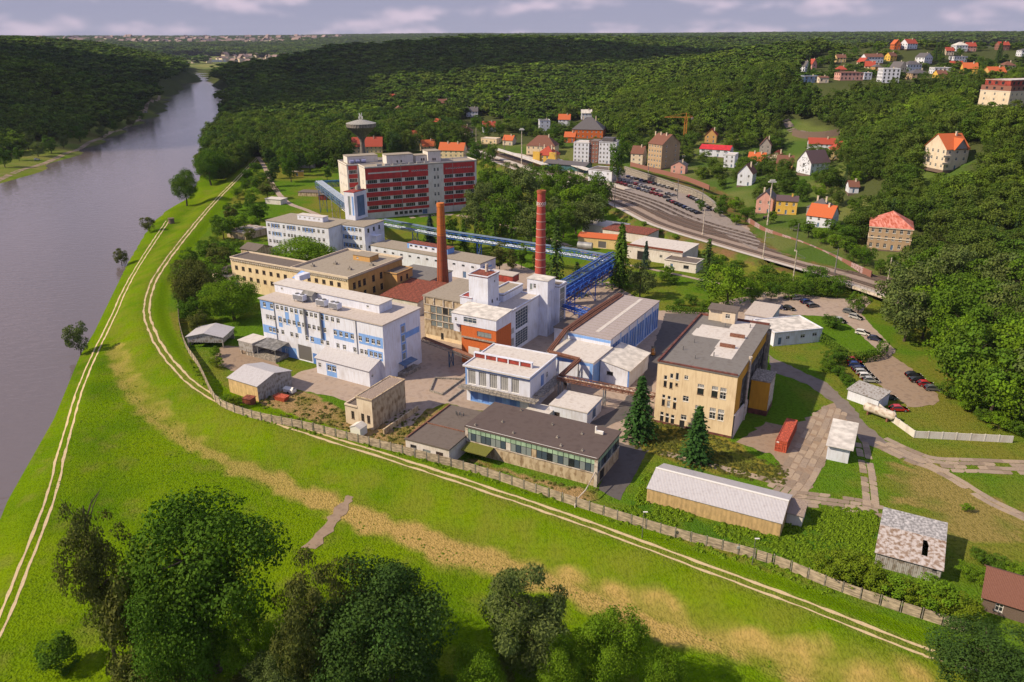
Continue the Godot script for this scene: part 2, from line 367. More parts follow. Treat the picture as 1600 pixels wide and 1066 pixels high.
func ground_h(x: float, z: float) -> float:
	var tr := 99.0
	if z > -620 and (x < -45 or z > -190 or z < -440):
		tr = sdist(TRACK, x, z)
	var b := sdist(BANK, x, z)
	var lb := sdist(LBANK, x, z)
	var r := -4.0
	if not (x > -130 and x < 90 and z > -330 and z < -60 and b > 8): r = hill(x, z)
	if lb < -8: return maxf(r, -2.0)
	var hh := maxf(r, 0.0) if b > 0 else maxf(r, -2.0)
	if z < -150 and x > -140:
		var ra := -sdist(RAILN, x, z)
		if ra > -7:
			var e := Vector2(x, z) - UND
			var across := absf(e.x * 0.86 - e.y * 0.5) if e.length() < 45 else 99.0
			hh = maxf(hh, 3.0 * smoothstep(-6.0, 0.0, ra) * smoothstep(9.0, 16.0, across))
	if tr < 98:
		var f := 1.2 * (1.0 - smoothstep(1.5, 6.5, tr)) if tr > 0 else 1.2 - 3.2 * smoothstep(1.5, 13.0, -tr)
		if z < -560: f *= 1.0 - smoothstep(-560.0, -620.0, z)
		hh = maxf(hh, f) if tr > 0 else f
	elif b < 60 and z <= -620 and r < 1:
		hh -= 2.0 * (1.0 - smoothstep(5.0, 60.0, b))
	if b < 8: hh = minf(hh, -5.0 + (b + 2.0) * 0.3 if b > -2 else -5.0)
	if lb > -10 and b < 0:
		hh = -5.0 if lb > 2 else -2.0 - 3.0 * smoothstep(-8.0, 2.0, lb)
	return hh

func gy(x: float, z: float) -> float:
	var i := clampi(gx.bsearch(x) - 1, 0, gx.size() - 2)
	var j := clampi(gz.bsearch(z) - 1, 0, gz.size() - 2)
	var u := clampf((x - gx[i]) / (gx[i + 1] - gx[i]), 0, 1)
	var w := clampf((z - gz[j]) / (gz[j + 1] - gz[j]), 0, 1)
	var nx := gx.size()
	var a := gh[j * nx + i]
	var b := gh[j * nx + i + 1]
	var c := gh[(j + 1) * nx + i]
	var d := gh[(j + 1) * nx + i + 1]
	if u > w: return a + (b - a) * u + (d - b) * w
	return a + (c - a) * w + (d - c) * u

func on(x: float, z: float) -> Vector3:
	return Vector3(x, gy(x, z), z)


# ---------- the setting
var straw_line := PackedVector2Array([Vector2(-118.78,-217.91),Vector2(-102.66,-192.22),Vector2(-84.6,-169.58),Vector2(-67.54,-154.49),Vector2(-46.41,-139.99),Vector2(-32.93,-132.19),Vector2(-19.21,-123.62),Vector2(-4.57,-115.89),Vector2(8.76,-109.73),Vector2(20.79,-102.51),Vector2(32.66,-95.99),Vector2(43.66,-90.7),Vector2(54.45,-85.24),Vector2(61.42,-81.31)])
var dry_line := PackedVector2Array([Vector2(-132.02,-288.21),Vector2(-114.76,-254.8),Vector2(-102.49,-226.55),Vector2(-90.25,-203.36),Vector2(-80.67,-188)])
var clear_town := PackedVector2Array([Vector2(-92.39,-723.31),Vector2(-25.52,-802.67),Vector2(51.04,-804.97),Vector2(83.28,-652),Vector2(134.25,-649.61),Vector2(179.72,-590.73),Vector2(196.19,-568.24),Vector2(222.73,-556.39),Vector2(182.13,-424.9),Vector2(164.41,-393.96),Vector2(157.55,-351.82),Vector2(131.93,-300.91),Vector2(137.17,-269.27),Vector2(125.65,-277.76),Vector2(107.32,-319.18),Vector2(68.18,-414.15),Vector2(24.29,-497.54),Vector2(-29.65,-614.58)])
var clear_village := PackedVector2Array([Vector2(220.33,-662.29),Vector2(326.71,-959.56),Vector2(393.82,-1066.47),Vector2(1136.6,-2745.02),Vector2(1438.66,-2801.91),Vector2(1630.93,-2660.21),Vector2(498.57,-748.13),Vector2(389.36,-608.48),Vector2(332.38,-607.12),Vector2(299.13,-616.02),Vector2(262.96,-633.12)])
var clear_villa := PackedVector2Array([Vector2(127.48,-285.8),Vector2(149.77,-329.39),Vector2(160.34,-319.83),Vector2(170.27,-313.32),Vector2(164.65,-291.01),Vector2(143.46,-275.97)])
var clear_lawn := PackedVector2Array([Vector2(156.1,-370.73),Vector2(171.92,-377.99),Vector2(174.12,-361.8),Vector2(167.4,-342.12),Vector2(156.67,-342.77)])
var clear_redhouse := PackedVector2Array([Vector2(183.81,-358.87),Vector2(202.21,-389.32),Vector2(211.33,-369.63),Vector2(202.44,-341.43),Vector2(190.09,-345.49)])
var clear_flats := PackedVector2Array([Vector2(229.3,-411.16),Vector2(335.53,-597.16),Vector2(381.56,-566.96),Vector2(252.93,-368.41)])
var clear_road := PackedVector2Array([Vector2(191.93,-578.22),Vector2(209.03,-624.01),Vector2(219.73,-616.58),Vector2(237.28,-575.46),Vector2(220.93,-542.13)])
var clear_crane := PackedVector2Array([Vector2(114.75,-609.9),Vector2(128.06,-643.52),Vector2(151.85,-636.77),Vector2(160.49,-609.22),Vector2(147.2,-592.58)])
var clear_field := PackedVector2Array([Vector2(-940.3,-1286.57),Vector2(-1072.5,-1745.49),Vector2(-1018.68,-1867.02),Vector2(-996.03,-1749.56),Vector2(-878.44,-1426.09)])
var woods_river := PackedVector2Array([Vector2(-211.14,-540.05),Vector2(-271.04,-721.34),Vector2(-337.05,-935.93),Vector2(-407.23,-1183.06),Vector2(-453.5,-1321.23),Vector2(-434.38,-1352.72),Vector2(-318.46,-1124.04),Vector2(-199.31,-898.09),Vector2(-156.99,-772.29),Vector2(-121.98,-618.31),Vector2(-116.17,-562.97),Vector2(-150.34,-562.97),Vector2(-159.23,-545.61),Vector2(-186.59,-600.99),Vector2(-204.75,-636.6),Vector2(-195.92,-584.57),Vector2(-188.22,-526.6),Vector2(-183.83,-489.8)])
var woods_rail := PackedVector2Array([Vector2(-110.81,-772.29),Vector2(-84.27,-655.95),Vector2(-49.79,-618.31),Vector2(-33.65,-644.21),Vector2(-32.93,-684.99),Vector2(-65.51,-745.98),Vector2(-101.95,-800.44)])

func in_poly(p: PackedVector2Array, x: float, z: float, amp := 3.0) -> bool:
	var q := Vector2(x + n_edge.get_noise_2d(x * 3.0, z * 3.0) * amp * 2.0, z + n_edge.get_noise_2d(z * 3.0 + 500.0, x * 3.0) * amp * 2.0)
	return Geometry2D.is_point_in_polygon(q, p)

func wooded(x: float, z: float, h: float) -> bool:
	if Geometry2D.is_point_in_polygon(Vector2(x, z), woods_river) or Geometry2D.is_point_in_polygon(Vector2(x, z), woods_rail): return true
	if h < 3.6:
		if z < -620 and x < -60 and x > -500 and sdist(BANK, x, z) > 6: return n_big.get_noise_2d(x, z) > -0.25
		return false
	if z < -2600: return n_big.get_noise_2d(x * 0.35, z * 0.35) > -0.12
	for c in [clear_town, clear_village, clear_villa, clear_lawn, clear_redhouse, clear_flats, clear_road, clear_crane, clear_field]:
		if Geometry2D.is_point_in_polygon(Vector2(x, z), c): return false
	return true

func mixc(a: Color, b: Color, t: float) -> Color:
	return a.lerp(b, clampf(t, 0.0, 1.0))

func ground_c(x: float, z: float, h: float) -> Color:
	var nb := n_big.get_noise_2d(x * 4.0, z * 4.0)
	var ne := n_edge.get_noise_2d(x, z)
	var nf := n_edge.get_noise_2d(x * 4.0 + 90.0, z * 4.0)
	var meadow := mixc(Color(0.098, 0.182, 0.005), Color(0.130, 0.205, 0.006), nb * 1.2 + 0.5)
	meadow = mixc(meadow, Color(0.068, 0.138, 0.006), ne * 1.4 + 0.15)
	meadow = mixc(meadow, Color(0.16, 0.165, 0.035), nf * 1.3 - 0.2)
	if z < -2600:
		if wooded(x, z, h): return Color(0.07, 0.085, 0.035)
		var f := n_big.get_noise_2d(x * 0.9 + 77.0, z * 2.2)
		return mixc(Color(0.06, 0.12, 0.03), Color(0.22, 0.22, 0.09), f * 2.5 + 0.4)
	if sdist(LBANK, x, z) < 0:
		if h > 3.6: return Color(0.26, 0.27, 0.09) if in_poly(clear_field, x, z, 6.0) else Color(0.07, 0.085, 0.035)
		return mixc(Color(0.12, 0.17, 0.03), Color(0.22, 0.19, 0.08), nf + 0.3)
	if z < -640: return Color(0.07, 0.085, 0.035)
	var tr := sdist(TRACK, x, z) if z > -620 else 50.0
	if tr < 6.5 and z > -560:
		var c := meadow
		var ds := absf(sdist(straw_line, x, z))
		var wid := 2.7 + ne * 1.6 + 1.2 * smoothstep(-70.0, 0.0, x)
		var dry := (1.0 - smoothstep(wid * 0.55, wid * 1.25, ds + nf * 2.6)) * (0.6 + 0.45 * smoothstep(-85.0, -20.0, x) + nb * 0.25)
		c = mixc(c, Color(0.37, 0.265, 0.095), dry * 0.9)
		var dd := absf(sdist(dry_line, x, z))
		c = mixc(c, Color(0.24, 0.19, 0.05), 0.6 * (1.0 - smoothstep(0.8, 2.4, dd + nf)))
		if tr < 0 and tr > -13: c = mixc(c, Color(0.14, 0.175, 0.018), 0.45 + nf)
		if tr > 1.6: c = mixc(c, Color(0.125, 0.225, 0.006), 0.65)
		if absf(tr) < 1.6: c = mixc(c, Color(0.15, 0.175, 0.035), 0.6)
		return c
	if h > 3.3 and wooded(x, z, h): return Color(0.07, 0.085, 0.035)
	if h > 1.0 and h < 3.4 and z < -200: return mixc(Color(0.075, 0.12, 0.02), Color(0.17, 0.105, 0.055), nf * 1.5 + 0.35)
	if h >= 3.4: return mixc(Color(0.07, 0.12, 0.025), Color(0.13, 0.15, 0.05), nb * 2.0 + 0.4)
	var g := mixc(Color(0.085, 0.165, 0.014), Color(0.16, 0.165, 0.03), nb * 1.6 + 0.4 + nf * 0.6)
	if in_poly(yard_dry, x, z, 1.5): g = mixc(Color(0.30, 0.205, 0.105), Color(0.15, 0.14, 0.035), nf * 1.8 + ne + 0.25)
	if in_poly(yard_hay, x, z, 2.0): g = mixc(Color(0.20, 0.17, 0.035), Color(0.13, 0.16, 0.025), nf * 1.5 + 0.3)
	if in_poly(lawn_mown, x, z, 3.0): g = mixc(Color(0.235, 0.19, 0.065), Color(0.13, 0.155, 0.03), nf * 1.6 + ne * 1.2 + 0.35)
	if in_poly(yard_lush, x, z, 2.0): g = mixc(Color(0.06, 0.135, 0.012), Color(0.12, 0.17, 0.02), nf * 1.6 + 0.25)
	return g
var yard_dry := PackedVector2Array([Vector2(-65.2,-177.71),Vector2(-62.66,-188.66),Vector2(-52.72,-182.66),Vector2(-37.19,-169.83),Vector2(-31.53,-173.34),Vector2(-12.61,-173.34),Vector2(-19.99,-153.95),Vector2(-22.85,-153.95),Vector2(13.05,-137.9),Vector2(17.5,-136.68),Vector2(15.64,-130.86),Vector2(2.65,-140.38),Vector2(-22.67,-152.5),Vector2(-37.72,-156.92),Vector2(-56.38,-166.44)])
var yard_hay := PackedVector2Array([Vector2(25.06,-159.99),Vector2(34.09,-169.83),Vector2(49.33,-156.92),Vector2(58.89,-144.24),Vector2(55.08,-136.68),Vector2(33.49,-149.66),Vector2(27.13,-153.95)])
var lawn_mown := PackedVector2Array([Vector2(80.76,-147.72),Vector2(88.89,-148.82),Vector2(92.44,-139.87),Vector2(95.12,-130.86),Vector2(97.28,-122.34),Vector2(91.11,-116.13),Vector2(83.88,-117.44),Vector2(78.65,-125.43),Vector2(76.67,-134.3)])
var yard_lush := PackedVector2Array([Vector2(23.78,-130.86),Vector2(28.22,-142.93),Vector2(54.32,-128.64),Vector2(61.33,-130.86),Vector2(70.37,-128.64),Vector2(61.98,-109.38),Vector2(71.02,-99.88),Vector2(61.91,-102.13),Vector2(52.96,-108.53),Vector2(16.05,-128.64)])

func make_ground() -> void:
	var xs := []
	var s := 1.25
	var x := 165.0
	var st := s
	while x < 8000:
		st *= 1.10
		x += st
		xs.append(x)
	x = -150.0
	st = s
	while x > -8000:
		st *= 1.085
		x -= st
		xs.append(x)
	x = -150.0
	while x <= 165.0:
		xs.append(x)
		x += s
	xs.sort()
	gx = PackedFloat32Array(xs)
	var zs := []
	var z := -72.0
	while z > -300:
		zs.append(z)
		z -= s
	st = s
	while z > -11000:
		zs.append(z)
		st = minf(st * 1.02, maxf(6.0, -z * 0.016))
		z -= st
	z = -72.0
	st = s
	while z < 160:
		st *= 1.15
		z += st
		zs.append(z)
	zs.sort()
	gz = PackedFloat32Array(zs)
	var nx := gx.size()
	var nz := gz.size()
	gh.resize(nx * nz)
	var v := PackedVector3Array()
	var n := PackedVector3Array()
	var c := PackedColorArray()
	v.resize(nx * nz); n.resize(nx * nz); c.resize(nx * nz)
	for j in nz:
		for i in nx:
			var zz := gz[j]
			var xx := gx[i]
			var lim := absf(zz) * 0.85 + 140.0
			var h := 60.0 if absf(xx) > lim + 400.0 else ground_h(xx, zz)
			if zz > -20: h = minf(h, 3.0)
			gh[j * nx + i] = h
			v[j * nx + i] = Vector3(xx, h, zz)
			c[j * nx + i] = ground_c(xx, zz, h) if absf(xx) < lim else Color(0.07, 0.085, 0.035)
	for j in nz:
		for i in nx:
			var i0 := maxi(i - 1, 0)
			var i1 := mini(i + 1, nx - 1)
			var j0 := maxi(j - 1, 0)
			var j1 := mini(j + 1, nz - 1)
			var dx := (gh[j * nx + i1] - gh[j * nx + i0]) / (gx[i1] - gx[i0])
			var dz := (gh[j1 * nx + i] - gh[j0 * nx + i]) / (gz[j1] - gz[j0])
			n[j * nx + i] = Vector3(-dx, 1, -dz).normalized()
	var idx := PackedInt32Array()
	idx.resize((nx - 1) * (nz - 1) * 6)
	var k := 0
	for j in nz - 1:
		for i in nx - 1:
			var a := j * nx + i
			idx[k] = a; idx[k + 1] = a + 1; idx[k + 2] = a + nx + 1
			idx[k + 3] = a; idx[k + 4] = a + nx + 1; idx[k + 5] = a + nx
			k += 6
	var ar := []
	ar.resize(Mesh.ARRAY_MAX)
	ar[Mesh.ARRAY_VERTEX] = v
	ar[Mesh.ARRAY_NORMAL] = n
	ar[Mesh.ARRAY_COLOR] = c
	ar[Mesh.ARRAY_INDEX] = idx
	var m := ArrayMesh.new()
	m.add_surface_from_arrays(Mesh.PRIMITIVE_TRIANGLES, ar)
	var gm := mat("ground", Color.WHITE, 0.95, "turf", Vector3(0.075, 0.075, 0.075), "rough", 12.0)
	gm.vertex_color_use_as_albedo = true
	gm.metallic_specular = 0.03
	m.surface_set_material(0, gm)
	struct("ground", m, "grass meadow, factory yard and hillsides")
	var r := B.new()
	r.quad(Vector3(-2200, -4, 160), Vector3(0, -4, 160), Vector3(0, -4, -2700), Vector3(-2200, -4, -2700))
	struct("river", mk([r], ["water"]), "wide calm river along the grassy embankment")

func sheet(called: String, poly: PackedVector2Array, mt: String, y := 0.03) -> MeshInstance3D:
	var b := B.new()
	var ix := Geometry2D.triangulate_polygon(poly)
	for k in range(0, ix.size(), 3):
		var p := [poly[ix[k]], poly[ix[k + 1]], poly[ix[k + 2]]]
		var a := Vector3(p[0].x, y, p[0].y)
		var d := Vector3(p[1].x, y, p[1].y)
		var e := Vector3(p[2].x, y, p[2].y)
		if (d - a).cross(e - a).y > 0: b.tri(a, d, e)
		else: b.tri(a, e, d)
	return struct(called, mk([b], [mt]))

func rag(poly: PackedVector2Array, amp := 0.5, step := 1.2) -> PackedVector2Array:
	var out := PackedVector2Array()
	for i in poly.size():
		var a := poly[i]
		var d := poly[(i + 1) % poly.size()] - a
		var k := maxi(1, int(d.length() / step))
		for j in k:
			var p := a + d * j / k
			out.append(p + Vector2(n_edge.get_noise_2d(p.x * 9.0, p.y * 9.0), n_edge.get_noise_2d(p.y * 9.0 + 300.0, p.x * 9.0)) * amp * 2.0)
	return out

func curve(pts: PackedVector2Array, step := 1.5) -> PackedVector2Array:
	var c := Curve2D.new()
	for i in pts.size():
		var t := (pts[mini(i + 1, pts.size() - 1)] - pts[maxi(i - 1, 0)]) / 6.0
		c.add_point(pts[i], -t, t)
	c.bake_interval = step
	return c.get_baked_points()

func ribbon_into(b: B, pts: PackedVector2Array, off: float, w: float, lift: float, wob := 0.0, level := INF) -> void:
	var prev := []
	for i in pts.size():
		var d := (pts[mini(i + 1, pts.size() - 1)] - pts[maxi(i - 1, 0)]).normalized()
		var s := Vector2(-d.y, d.x)
		var ww := w * (1.0 + wob * n_edge.get_noise_2d(pts[i].x * 6.0, pts[i].y * 6.0 + off * 40.0))
		var o := off + wob * 0.3 * n_edge.get_noise_2d(pts[i].x * 3.0 + 70.0, pts[i].y * 3.0)
		var row := []
		var cuts := maxi(1, int(ww / 2.0))
		if level < INF: cuts = 1
		cuts = mini(cuts, maxi(1, int(w / 2.0)))
		for k in cuts + 1:
			var q := pts[i] + s * (o + ww * (float(k) / cuts - 0.5))
			row.append(Vector3(q.x, (gy(q.x, q.y) if level == INF else level) + lift, q.y))
		if prev.size() == row.size():
			for k in cuts:
				b.quad(prev[k], prev[k + 1], row[k + 1], row[k])
				var m := b.n[b.n.size() - 1]
				if m.y < 0:
					for z in 6: b.n[b.n.size() - 1 - z] = -m
		prev = row

func ribbon(called: String, pts: PackedVector2Array, w: float, mt: String, lift := 0.05, wob := 0.15, level := INF) -> MeshInstance3D:
	var b := B.new()
	ribbon_into(b, curve(pts), 0.0, w, lift, wob, level)
	return struct(called, mk([b], [mt]))

func slab_road(called: String, pts: PackedVector2Array, w: float, sl: float, keep: float, label: String, rows := 0) -> void:
	var root := Node3D.new()
	root.name = numbered(called)
	add_child(root, true)
	root.set_meta("kind", "structure")
	root.set_meta("label", label)
	var nr := maxi(1, int(round(w / 1.5))) if rows == 0 else rows
	var sw := w / nr
	var meshes := []
	for k in 6:
		var b := B.new()
		var l := sl - 0.14 - 0.1 * (k % 3)
		var hw := (sw - 0.14 - 0.07 * (k % 2)) * 0.5
		var hl := l * 0.5
		var cut := 0.12 + 0.22 * (k % 3)
		var top := [Vector3(-hl, 0.06, hw), Vector3(hl - cut, 0.06, hw), Vector3(hl, 0.06, hw - cut), Vector3(hl, 0.06, -hw), Vector3(-hl + cut * 0.6, 0.06, -hw), Vector3(-hl, 0.06, -hw + cut * 0.5)]
		for q in 4: b.tri(top[0], top[q + 1], top[q + 2])
		for q in 6: b.quad(top[q] - Vector3(0, 0.1, 0), top[(q + 1) % 6] - Vector3(0, 0.1, 0), top[(q + 1) % 6], top[q])
		meshes.append(mk([b], [["slab", "slab2", "slab3"][k % 3]]))
	var path := curve(pts, sl)
	for i in path.size() - 1:
		var d := (path[i + 1] - path[i]).normalized()
		var s := Vector2(-d.y, d.x)
		for r in nr:
			if rng.randf() > keep: continue
			var q := (path[i] + path[i + 1]) * 0.5 + s * (sw * (r - (nr - 1) * 0.5)) + d * (sl * 0.5 * (r % 2))
			var t := Transform3D(Basis(Vector3.UP, atan2(-d.y, d.x) + rng.randf_range(-0.03, 0.03)) * Basis(Vector3.RIGHT, rng.randf_range(-0.012, 0.012)), Vector3(q.x, gy(q.x, q.y) + rng.randf_range(-0.02, 0.03), q.y))
			part("slab", meshes[rng.randi() % 6], root, t)

func make_surfaces() -> void:
	var b := B.new()
	var p := curve(TRACK, 1.2)
	p = p.slice(20)
	ribbon_into(b, p, -0.85, 0.5, 0.05, 1.0)
	ribbon_into(b, p, 0.85, 0.6, 0.05, 0.9)
	struct("levee_track", mk([b], ["dirt"]), "pale twin wheel ruts along the top of the levee")
	var b2 := B.new()
	p = curve(PackedVector2Array([Vector2(-79.17,-86.81),Vector2(-81.72,-99.99),Vector2(-86.65,-115.51),Vector2(-93.78,-136.27),Vector2(-102.61,-157.57),Vector2(-115.38,-188.97),Vector2(-123.9,-213.8),Vector2(-133.71,-244.86),Vector2(-148.03,-289.06),Vector2(-163.13,-344),Vector2(-177.29,-397.37)]), 1.5)
	ribbon_into(b2, p, -0.8, 0.5, 0.05, 0.7)
	ribbon_into(b2, p, 0.8, 0.5, 0.05, 0.7)
	struct("meadow_track", mk([b2], ["dirt"]), "worn twin wheel ruts through the meadow by the river")
	sheet("path", rag(PackedVector2Array([Vector2(-38.5,-119.95),Vector2(-37.23,-123.51),Vector2(-34.21,-135.25),Vector2(-32.75,-139.82),Vector2(-31.68,-139.08),Vector2(-32.63,-132.49),Vector2(-34.73,-124.12),Vector2(-35.74,-119.18)]), 0.7), "gravel", -1.93)
	sheet("yard_pavement", rag(PackedVector2Array([Vector2(-62.65,-187.44),Vector2(-58.05,-197.22),Vector2(-43.91,-206.45),Vector2(-30.84,-227.35),Vector2(-36.16,-282.41),Vector2(0,-309.59),Vector2(24.66,-274.29),Vector2(36.16,-282.41),Vector2(49.54,-248.88),Vector2(83.02,-245.59),Vector2(83.47,-230.22),Vector2(69.53,-206.45),Vector2(40.99,-173.34),Vector2(31.57,-163.81),Vector2(28.56,-153.95),Vector2(22.49,-156.92),Vector2(9.3,-169.83),Vector2(-10.25,-173.34),Vector2(-16.04,-176.97),Vector2(-20.81,-173.34),Vector2(-24.18,-164.79),Vector2(-28.08,-162.52),Vector2(-35.47,-173.34),Vector2(-45.72,-180.73)]), 0.4), "paving", 0.02)
	sheet("asphalt_lane", rag(PackedVector2Array([Vector2(23.5,-156.92),Vector2(30.09,-152.79),Vector2(25.35,-141.64),Vector2(21.26,-132.68),Vector2(17.5,-136.68),Vector2(20.46,-145.56)]), 0.3), "asphalt_dark", 0.03)
	sheet("asphalt_lane", rag(PackedVector2Array([Vector2(33.87,-188.66),Vector2(51.09,-245.59),Vector2(63.87,-245.59),Vector2(49.56,-216.47),Vector2(37.26,-188.66),Vector2(32,-166.44),Vector2(26.89,-168.12),Vector2(14.51,-156.92),Vector2(13.27,-159.99),Vector2(25.22,-173.34)]), 0.3), "asphalt_dark", 0.04)
	sheet("road", rag(PackedVector2Array([Vector2(73.93,-208.88),Vector2(77.72,-200.82),Vector2(83.3,-189.49),Vector2(84.72,-176.23),Vector2(83.8,-166.44),Vector2(84.88,-156.92),Vector2(89.71,-150.5),Vector2(88.24,-146.1),Vector2(82.19,-152.5),Vector2(79.07,-156.92),Vector2(79.99,-166.44),Vector2(80.49,-177.71),Vector2(77.9,-188.66),Vector2(71.24,-197.22)]), 0.4), "asphalt", 0.03)
	sheet("access_road", rag(PackedVector2Array([Vector2(70.77,-256.4),Vector2(92.74,-270.38),Vector2(118.94,-260.67),Vector2(125.74,-265.07),Vector2(124.89,-257.81),Vector2(116.02,-245.59),Vector2(113.79,-227.35),Vector2(112.49,-212.36),Vector2(107.95,-206.45),Vector2(107.24,-212.36),Vector2(107.79,-233.16),Vector2(105.21,-242.37),Vector2(93.23,-244.29),Vector2(78.16,-236.16)]), 0.3), "paving", 0.03)
	sheet("gravel_lot", rag(PackedVector2Array([Vector2(100.99,-206.45),Vector2(108.78,-210.36),Vector2(110.25,-205.5),Vector2(110.44,-192.86),Vector2(109.8,-181.49),Vector2(105.45,-175.5),Vector2(98.42,-174.77),Vector2(96.91,-183.83),Vector2(97.1,-197.22)]), 0.6), "gravel", 0.03)
	sheet("rubble_yard", rag(PackedVector2Array([Vector2(50.62,-156.32),Vector2(60.18,-166.44),Vector2(65.4,-163.81),Vector2(76.45,-173.34),Vector2(82.54,-178.83),Vector2(82.66,-168.12),Vector2(72.83,-156.92),Vector2(66.15,-145.56),Vector2(59.46,-135.48),Vector2(55.07,-130.86),Vector2(56.95,-140.38),Vector2(57.12,-151.64)]), 0.6), "gravel", 0.025)
	sheet("dirt_patch", rag(PackedVector2Array([Vector2(-85.99,-206.45),Vector2(-86.73,-216.47),Vector2(-75.46,-213.88),Vector2(-63.94,-199.46),Vector2(-64.71,-192.86),Vector2(-77.39,-197.22)]), 0.7), "gravel", 0.025)
	ribbon("footpath", PackedVector2Array([Vector2(-199.64,-623.3),Vector2(-179.73,-573.09),Vector2(-161.98,-524.74),Vector2(-146.85,-483.54),Vector2(-126.32,-436.61),Vector2(-109.22,-413.67),Vector2(-89.83,-386.86),Vector2(-79.84,-376.73)]), 3.2, "paving", 0.05)
	ribbon("lawn_path", PackedVector2Array([Vector2(-52.38,-395.34),Vector2(-33.34,-403.18),Vector2(-12.86,-387.77),Vector2(9.01,-360.01),Vector2(29.13,-330.08),Vector2(41.84,-309.22),Vector2(31.3,-282.08),Vector2(24.31,-270.06)]), 4.0, "paving", 0.06)
	ribbon("lawn_path", PackedVector2Array([Vector2(41.84,-309.22),Vector2(60.17,-295.09),Vector2(74.64,-282.08),Vector2(88.67,-272.39)]), 2.0, "paving", 0.07)
	ribbon("bank_road", PackedVector2Array([Vector2(-320.14,-421.49),Vector2(-345.4,-531.04),Vector2(-366.75,-651.58),Vector2(-391.08,-753.25),Vector2(-426.84,-904.56),Vector2(-496.21,-1116.98),Vector2(-582.87,-1352.32)]), 4.0, "gravel", 0.1)
	slab_road("slab_path", PackedVector2Array([Vector2(33.29,-151.64),Vector2(41.23,-146.91),Vector2(49.58,-142.41),Vector2(57.27,-137.41)]), 2.2, 2.6, 0.97, "single row of concrete slabs behind the metal hangar", 1)
	slab_road("slab_yard", PackedVector2Array([Vector2(50.55,-130.41),Vector2(58.1,-139.87),Vector2(64.46,-149.66),Vector2(72.09,-161.57),Vector2(78.82,-173.34)]), 7.5, 2.6, 0.8, "broken concrete slab yard beside the red container")
	slab_road("slab_yard", PackedVector2Array([Vector2(55.74,-133.6),Vector2(63.01,-131.99),Vector2(70.6,-129.74)]), 6.0, 2.4, 0.88, "slab crossing in front of the white cabin")
	slab_road("slab_path", PackedVector2Array([Vector2(69.86,-129.74),Vector2(74.72,-142.93),Vector2(78.74,-155.42)]), 3.2, 2.2, 0.85, "narrow slab strip right of the white cabin")
	slab_road("slab_road", PackedVector2Array([Vector2(83.42,-156.92),Vector2(89.73,-147.72),Vector2(99.87,-146.1),Vector2(114.23,-145.03)]), 6.5, 3.0, 0.93, "wide concrete slab road towards the picture edge")
	slab_road("slab_path", PackedVector2Array([Vector2(88.35,-147.72),Vector2(91.65,-140.88),Vector2(94.28,-132.68),Vector2(97.71,-126.91),Vector2(99.92,-122.74)]), 3.0, 3.0, 0.95, "slab path branching across the mown lawn")


# ---------- vegetation
var PL := {}

func card(v: PackedVector3Array, n: PackedVector3Array, c: PackedColorArray, p: Vector3, nor: Vector3, along: Vector3, l: float, w: float, col: Color) -> void:
	var t := along - nor * along.dot(nor)
	t = t.normalized() if t.length() > 0.01 else nor.cross(Vector3(0.3, 0.5, 0.8)).normalized()
	var s := nor.cross(t) * w * 0.5
	t *= l * 0.5
	var q := [p - t, p + s - t * 0.1, p + t, p - s - t * 0.1]
	for i in [0, 1, 2, 0, 2, 3]:
		v.append(q[i])
		n.append(nor)
		c.append(col)

func cards_mesh(v, n, c) -> ArrayMesh:
	var a := []
	a.resize(Mesh.ARRAY_MAX)
	a[Mesh.ARRAY_VERTEX] = v
	a[Mesh.ARRAY_NORMAL] = n
	a[Mesh.ARRAY_COLOR] = c
	var m := ArrayMesh.new()
	m.add_surface_from_arrays(Mesh.PRIMITIVE_TRIANGLES, a)
	m.surface_set_material(0, M["leaf_mid"])
	return m

